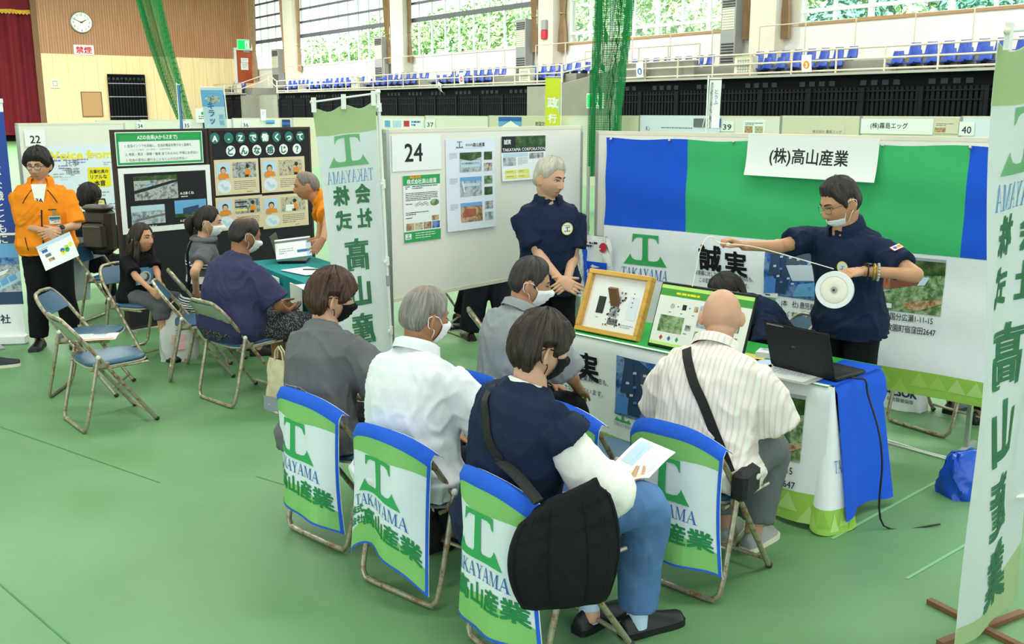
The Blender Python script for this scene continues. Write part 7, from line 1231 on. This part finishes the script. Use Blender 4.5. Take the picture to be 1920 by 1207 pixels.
# ---- young person in grey
cx, cy, cdeg = SEATS['young']
X = Person('young person with brown hair and a black mask in a grey T-shirt', cx - .10, cy + .0, cdeg, h=1.66, sit=True, lean=12, side=-12, head=(-24, 8, 0), skin='#D2A288', hunch=1.3)
X.arms(1, (.14, .30, .56), (1, -.3, -.3), hd=(-.2, 1, -.1), hn=(0, 0, -1)); X.arms(-1, (-.14, .32, .56), (-1, -.3, -.3), hn=(0, 0, -1)); X.leg(1); X.leg(-1); X.finish_body(.0042).face().mask('mask_black', loops='mask_black')
X.hair('#33211A', .034, .030, .026, .028, -.012, -.090, '#6E4A38', .5, seed=12, clump=.38, fade=.02, fmin=.4)
X.top('tee_grey', .036, -.16, 1.0, (.088, .108), flare=.03, it=3).collar('tee_grey', .066, .008, 0, 'neckband', .004).trousers('trouser_black').shoes('slate_shoe')
bv = BVHTree.FromPolygons([v.co for v in X.shirt.data.vertices], [tuple(f.vertices) for f in X.shirt.data.polygons]); c, up, rt, fw = X.at(.14); m = MB()
def onback(u, v, e=0):
    p = c + rt * u + up * v - fw * .4; h = bv.ray_cast(p, fw); return (h[0] if h[0] is not None else c + rt * u + up * v - fw * .13) - fw * (.0025 + e)
def ln(x0, y0, x1, y1, w=.0016): d = math.hypot(x1 - x0, y1 - y0); nx, ny = -(y1 - y0) / d * w, (x1 - x0) / d * w; return PL([(x0 - nx, y0 - ny), (x1 - nx, y1 - ny), (x1 + nx, y1 + ny), (x0 + nx, y0 + ny)], 'pale_ink', 1)
it = []
for a in ((-.13, -.02, -.10, .07), (-.10, .07, .02, .06), (.02, .06, .12, .02), (.12, .02, .10, -.06), (.10, -.06, -.13, -.02), (-.06, .065, -.07, -.03), (-.01, .06, 0, -.04), (.03, .055, .05, -.05), (-.10, .03, .10, .0), (-.04, .04, -.03, -.03), (.06, .04, .08, -.05)): it += ln(*a)
m.decal(it, onback, .02, .02, .0008); m.build('back_print', X.root, 0)
# ---- man in the white shirt
cx, cy, cdeg = SEATS['white']
X = Person('grey-haired man in a white shirt with a white mask, seen from behind', cx - .065, cy, cdeg, h=1.70, sit=True, lean=10, side=-4, head=(-14, 8, 0), skin='#A87657', hunch=1.3, fat=1.12)
X.arms(1, (.16, .30, .56), (1, -.3, -.3), hd=(-.2, 1, -.2), hn=(0, 0, -1)); X.arms(-1, (-.14, .30, .56), (-1, -.3, -.3), hn=(0, 0, -1)); X.leg(1); X.leg(-1, ankle=(-.12, .30, .085)); X.finish_body(.0042).face('brow_grey').mask()
X.hair('#6F6A67', .018, .016, .014, .062, .002, -.060, '#B4AEA6', .6, thin=.35, seed=14, clump=.4)
X.top('shirt_white', .032, -.16, 1.12, (.086, .088), flare=.03, it=3).collar('shirt_white', .070, .034).trousers('suit_dark').shoes('black_plastic')
# ---- person in the navy vest with the quilted bag
cx, cy, cdeg = SEATS['vest']
X = Person('person in a navy vest over white sleeves, jeans and a black shoulder bag', cx - .115, cy + .03, cdeg, h=1.70, sit=True, lean=10, side=2, head=(-13, 12, 0), skin='#D6A68C', hunch=1.2, fat=1.06)
a = X.L(P(1166, 915, 3.52)); X.arms(1, a, (1, -.2, -.7), hd=X.L(P(1195, 895, 3.62)) - a, hn=(-.6, .2, 1), curl=(55, 55, 55, 55), th=(.8, .4, .6)); X.arms(-1, (-.10, .34, .58), (-1, -.3, -.3), hd=(.3, 1, -.1), hn=(.3, 0, -1), curl=(60,) * 4)
X.leg(1, X.L(G(1207, 948, .52)), X.L(G(1195, 1150, .085)), 0); X.leg(-1, (-.10, .36, .48), X.L(G(1105, 1140, .085)), 0); X.finish_body(.0042).face().mask('mask_black', loops='mask_black')
X.hair('#241C19', .030, .028, .024, .035, -.008, -.085, '#54423A', .45, seed=17, clump=.35, fade=.02, fmin=.4)
X.sleeves('tee_white', .02, 1.22, .066, .108, 'sleeve', .02).top('vest_navy', .034, -.12, .28, (.092, .100), flare=.02, name='vest', it=3, shoulder=.080).collar('tee_white', .064, .010, 0, 'neckband', .006).trousers('jeans', (.108, .092, .078), hem=.06).shoes('black_plastic', 'black_plastic', .285, sock='sock_blue')
VP = X
# ---- bald man
cx, cy, cdeg = SEATS['bald']
X = Person('bald man in a pale striped shirt with a black shoulder strap, seen from behind', cx + .01, cy + .05, cdeg + 10, h=1.68, sit=True, lean=16, side=-2, head=(20, 16, 0), skin='#CB9A82', hunch=1.3, fat=1.14)
X.arms(1, (.17, .34, .58), (.5, -.3, -.7), hd=(-.5, 1, 0), hn=(0, 0, -1)); X.arms(-1, (-.17, .34, .60), (-.5, -.3, -.7), hd=(.5, 1, 0), hn=(0, 0, -1)); X.leg(1, (.16, .36, .47), X.L(G(1412, 995, .085))); X.leg(-1, (-.10, .36, .47), X.L(G(1365, 985, .085))); X.finish_body(.0042).face('brow_grey', glasses='glasses_black')
X.top('shirt_striped', .034, -.16, .95, (.092, .112), flare=.03, it=3).collar('shirt_striped', .072, .036).trousers('trouser_grey', (.112, .092, .082), hem=.14).shoes('grey_paint', 'cream_paint', .275)
bv = BVHTree.FromPolygons([v.co for v in X.shirt.data.vertices], [tuple(q.vertices) for q in X.shirt.data.polygons])
def belt(X, bv, st, w, m_, name, label, cat, extra=None):
    out = []
    for u, t in st: c, up, rt, fw = X.at(t); h = bv.ray_cast(c + rt * u - fw * .4, fw); out.append(((h[0] if h[0] is not None else c + rt * u - fw * .13) - fw * .004))
    pts = cr(out, 6); t_ = thing(name, label, cat, X.root.location, X.root.rotation_euler.z); m = MB(); rings = []
    for i, p in enumerate(pts):
        d = (pts[min(i + 1, len(pts) - 1)] - pts[max(i - 1, 0)]).normalized(); c, up, rt, fw = X.at(.2); sd = d.cross(fw).normalized(); rings.append([p + sd * w, p + sd * w - fw * .004, p - sd * w - fw * .004, p - sd * w])
    m.loft(rings, m_); m.build('strap', t_, 40); return t_, pts
mat('strap_black', '#141416', .65, bump=.3, bscale=120)
c, up, rt, fw = X.at(.2); t_, pts = belt(X, bv, [(-.085, .455), (-.06, .40), (-.01, .32), (.04, .24), (.10, .14), (.155, .05), (.19, .0)], .021, 'strap_black', 'shoulder_bag', 'small black shoulder bag slung across the bald man', 'bag')
m = MB(); m.box((0, 0, 0), (.07, .18, .13), 'nylon_black', bev=.02); o = m.build('bag_body', t_, 30); o.location = pts[-1] + Vector((.045, .06, -.05))
# ---- man in the grey polo
cx, cy, cdeg = SEATS['polo']
X = Person('man in a grey polo with a white mask leaning toward the table', cx - .02, cy + .04, cdeg - 8, h=1.70, sit=True, lean=14, head=(-36, 10, 0), skin='#B8876A', hunch=1.2)
X.arms(1, (.12, .36, .55), (1, -.3, -.3), hn=(0, 0, -1)); X.arms(-1, (-.12, .36, .55), (-1, -.3, -.3), hn=(0, 0, -1)); X.leg(1); X.leg(-1); X.finish_body(.0042).face(open_=.006).mask()
X.hair('#262321', .020, .010, .010, .058, .006, -.055, '#5A5551', .4, seed=19, clump=.35, sideburn=.02)
X.top('polo_grey', .030, -.16, .90, (.080, .098), flare=.025, it=3).collar('polo_grey', .068, .034).trousers('trouser_black').shoes('black_plastic')
# ---- helper in orange behind the banner
X = Person('elderly helper in an orange vest bending over the teal table behind the banner', -1.41, 8.80, 197, h=1.66, lean=36, head=(-4, 6, 0), skin='#B98465', hunch=1.3)
X.arms(1, X.L(P(592, 492, 8.2)), (1, -.3, .1), hd=(0, .5, -.6)); X.arms(-1, X.L(P(600, 488, 7.85)), (-1, -.4, .2), hd=(0, .5, -.6)); X.leg(1); X.leg(-1); X.finish_body(.006).face('brow_grey', open_=.005); X.hair('#6A645F', .010, .012, .012, .072, .008, -.060, '#9A938C', .6, thin=.6, seed=23); X.top('orange_jacket', .03, -.14, .75, (.08, .092), name='vest').trousers('trouser_black').shoes('black_plastic')
# ---- helper bending behind the monitor
X = Person('person in dark navy bending low behind the monitor', 1.63, 5.95, 205, h=1.66, sit=True, lean=44, head=(0, 30, 0), skin='#C2906F', hunch=1.2, pel=-.05)
X.arms(1, (.2, .5, .45), (1, 0, 0)); X.arms(-1, (-.2, .5, .45), (-1, 0, 0)); X.leg(1); X.leg(-1); X.finish_body(.006).face(); X.hair('#2A2523', seed=25); X.top('navy_polo', .024, -.16, .75, (.078, .09)).trousers('trouser_black').shoes('black_plastic')
# ---- people seen in part behind the boards
X = Person('person in a dark suit sitting behind the raised number 24 board', -.72, 9.25, -12, h=1.68, sit=True, lean=6, skin='#B98465'); X.arms(1, X.L(P(872, 520, 8.9)), (1, -.3, -.3), hd=(0, 1, -.2), hn=(0, 0, -1)); X.arms(-1, (-.14, .36, .55), (-1, -.3, -.3)); X.leg(1, ankle=(.12, .44, .085)); X.leg(-1, ankle=(-.12, .20, .085)); X.finish_body(.006).face(); X.hair('#2A2523', seed=27); X.top('suit_dark', .03, -.16, 1.8, (.08, .06), name='suit_jacket').trousers('suit_dark').shoes('black_plastic')
X = Person('person in dark trousers standing behind the raised number 24 board', -.20, 8.55, 100, h=1.70, lean=2, skin='#B98465'); X.arms(1, (.25, .05, .85), (1, -.4, 0)); X.arms(-1, (-.25, .05, .85), (-1, -.4, 0)); X.leg(1, ankle=(.16, -.05, .085)); X.leg(-1, ankle=(-.16, .06, .085)); X.finish_body(.006).face(); X.hair('#2A2523', seed=28); X.top('suit_dark', .03, -.16, 1.8, (.08, .06), name='suit_jacket').trousers('suit_dark', (.12, .11, .10)).shoes('black_plastic')
cx, cy, cdeg = OTH['right']; X = Person('person in dark trousers sitting behind the lower edge of the backdrop', cx, cy, cdeg, h=1.66, sit=True, lean=8, skin='#B98465'); X.arms(1, (.14, .36, .55), (1, -.3, -.3)); X.arms(-1, (-.14, .36, .55), (-1, -.3, -.3)); X.leg(1, ankle=(.12, .24, .085)); X.leg(-1, ankle=(-.12, .30, .085)); X.finish_body(.006).face(); X.hair('#2A2523', seed=29); X.top('suit_dark', .028, -.16, 1.8, (.08, .06)).trousers('suit_dark').shoes('black_plastic', low=.9)
cx, cy, cdeg = OTH['far']; X = Person('black-haired person in dark clothes seen from behind at the number 22 booth', cx, cy, cdeg + 15, h=1.66, sit=True, lean=4, skin='#B98465'); X.arms(1, (.14, .36, .55), (1, -.3, -.3)); X.arms(-1, (-.14, .36, .55), (-1, -.3, -.3)); X.leg(1); X.leg(-1); X.finish_body(.006).face(); X.hair('#141110', .034, .03, .028, .04, -.02, -.085, '#2C2521', .4, seed=31); X.top('suit_dark', .03, -.16, 1.8, (.08, .06), name='jacket').collar('tee_white', .066, .02, 0, 'shirt_collar', .006).trousers('suit_dark').shoes('black_plastic')
# ---- backpack, carried bag, magazine, stray shoe
mat('brown_nylon', '#4A3D36', .5, var=.15, vscale=10, bump=.3, bscale=30)
f = math.atan2(math.sin(rad(cdeg + 15)), math.cos(rad(cdeg + 15))); c = P(190, 440, 9.52); t = thing('backpack', 'dark brown backpack hanging behind the black-haired person', 'backpack', (c.x, c.y, .62), rad(cdeg + 15 - 90)); m = MB(); m.box((0, 0, .24), (.30, .16, .46), 'brown_nylon', bev=.06); m.build('main_body', t, 40); m = MB(); m.box((0, -.10, .20), (.24, .07, .26), 'brown_nylon', bev=.03); m.build('front_pocket', t, 40); m = MB(); m.box((0, -.02, .46), (.27, .15, .06), 'brown_nylon', bev=.025); m.build('flap', t, 40); m = MB(); m.tube([(-.05, .04, .48), (-.04, .04, .54), (.04, .04, .54), (.05, .04, .48)], .008, 'black_plastic', 6); m.build('grab_handle', t); m = MB(); m.tube([(-.09, -.138, .29), (.09, -.138, .29)], .003, 'steel', 6); m.build('zip', t)
cloth('quilt_black', '#17181D', .7, .12, .7, 14)
# quilted bag slung from the left shoulder across the back to the right hip
X = VP
bv = BVHTree.FromPolygons([v.co for v in X.shirt.data.vertices], [tuple(q.vertices) for q in X.shirt.data.polygons])
t_, pts = belt(X, bv, [(-.080, .462), (-.060, .42), (-.02, .36), (.035, .30), (.095, .235)], .020, 'strap_black', 'quilted_bag', 'big black quilted shoulder bag hanging behind the person in the navy vest', 'bag')
c, up, rt, fw = X.at(.03); O = Vector((.40, -.125, .565)); m = MB(); rings = []
for i in range(15):
    k = i / 14; w = .195 * (1 - .28 * (2 * k - .9) ** 2) * (1 if k < .9 else .85); d = .060 * (1 - .75 * k ** 2) * (1 if k > .06 else .75); z = -.205 + .39 * k
    rings.append([O + Vector((.42, .91, 0)) * (w * math.copysign(abs(math.cos(a)) ** .7, math.cos(a))) + Vector((.91, -.42, 0)) * ((d + .004 * abs(math.sin(k * 22)) + .003 * math.sin(a * 9)) * math.copysign(abs(math.sin(a)) ** .7, math.sin(a))) + Vector((0, 0, z + .05 * math.cos(a) * k)) for a in [2 * PI * j / 40 for j in range(40)]])
m.loft(rings, 'quilt_black'); m.build('bag_body', t_, 60)
m = MB(); m.tube(cr([pts[-2], pts[-1], pts[-1].lerp(O + Vector((.42, .91, 0)) * -.09 + Vector((0, 0, .165)), .5) + Vector((0, 0, .01)), O + Vector((.42, .91, 0)) * -.09 + Vector((0, 0, .165))]), (.020, .006), 'strap_black', 8); m.build('strap_end', t_)
m = MB(); g = random.Random(3)
for k in range(5):
    z = -.13 + .065 * k; q = (z + .185) / .36; w = .195 * (1 - .28 * (2 * q - .9) ** 2); d = .060 * (1 - .75 * q ** 2) + .003; m.tube([O + Vector((.42, .91, 0)) * (w * math.copysign(abs(math.cos(a)) ** .7, math.cos(a))) + Vector((.91, -.42, 0)) * (d * math.sin(a) ** .7) + Vector((0, 0, z + .05 * math.cos(a) * q)) for a in [rad(12 + 156 * i / 16) for i in range(17)]], .0016, 'quilt_black', 5)
for k in range(6):
    a = rad(25 + 26 * k); m.tube([O + Vector((.42, .91, 0)) * (.195 * (1 - .28 * (2 * q - .9) ** 2) * math.copysign(abs(math.cos(a)) ** .7, math.cos(a))) + Vector((.91, -.42, 0)) * ((.060 * (1 - .75 * q ** 2) + .003) * math.sin(a) ** .7) + Vector((0, 0, -.205 + .39 * q + .05 * math.cos(a) * q)) for q in [.06 + .86 * i / 12 for i in range(13)]], .0016, 'quilt_black', 5)
m.build('quilt_seams', t_)
# open magazine
S, E, W = X.arm[1]; q = X.root.matrix_world
c = P(1184, 890, 3.64) + Vector((0, 0, .012)); t = thing('magazine', 'open magazine with yellow and blue pages in the hand of the person in jeans', 'magazine', c, rad(18)); m = MB()
for sd in (-1, 1):
    pg = lambda u, v, e=0: (sd * u * .17, (v - .5) * .22, .012 + .035 * math.sin(u * 2.2) - (.02 * u if sd < 0 else -.045 * u * u) + e); mm = MB(); mm.slab(lambda u, v, e: pg(u, v, e), 10, 2, 'paper', .003); mm.decal(R(.1, .55, .8, .35, 'yellow_print' if sd < 0 else 'pale_blue_print', 1) + R(.1, .1, .5, .3, 'soft_yellow' if sd < 0 else 'paper_blue', 1) + R(.3, .65, .4, .1, 'pale_blue_print', 2), pg, .1, .5, .0012); mm.build('page', t, 60)
t.rotation_euler = (rad(3), rad(-4), rad(38)); t.scale = (.85, .85, .85)
m = MB(); X2 = G(-14, 690, 0); t = thing('shoe', 'toe of a dark sneaker on the green floor before the roll-up banner', 'shoe', X2, rad(-60))
prof = [(-.26, .5, .55), (-.10, .82, .92), (.06, .84, .98), (.22, .86, .80), (.40, .96, .58), (.56, 1.0, .46), (.68, .88, .38), (.74, .55, .28)]; m.loft([[(.05 * w * math.cos(a), y * .27, .022 + max(0, .08 * h_ * math.sin(a))) for a in [2 * PI * j / 20 for j in range(20)]] for y, w, h_ in prof], 'slate_shoe'); m.build('upper', t, 60); m = MB(); m.loft([[(.054 * w * math.copysign(abs(math.cos(a)) ** .6, math.cos(a)), y * .275, .012 + .012 * math.copysign(1, math.sin(a) + 1e-6)) for a in [2 * PI * (j + .5) / 20 for j in range(20)]] for y, w, h_ in prof], 'cream_paint'); m.build('sole', t, 30)
bpy.data.scenes.remove(WS)
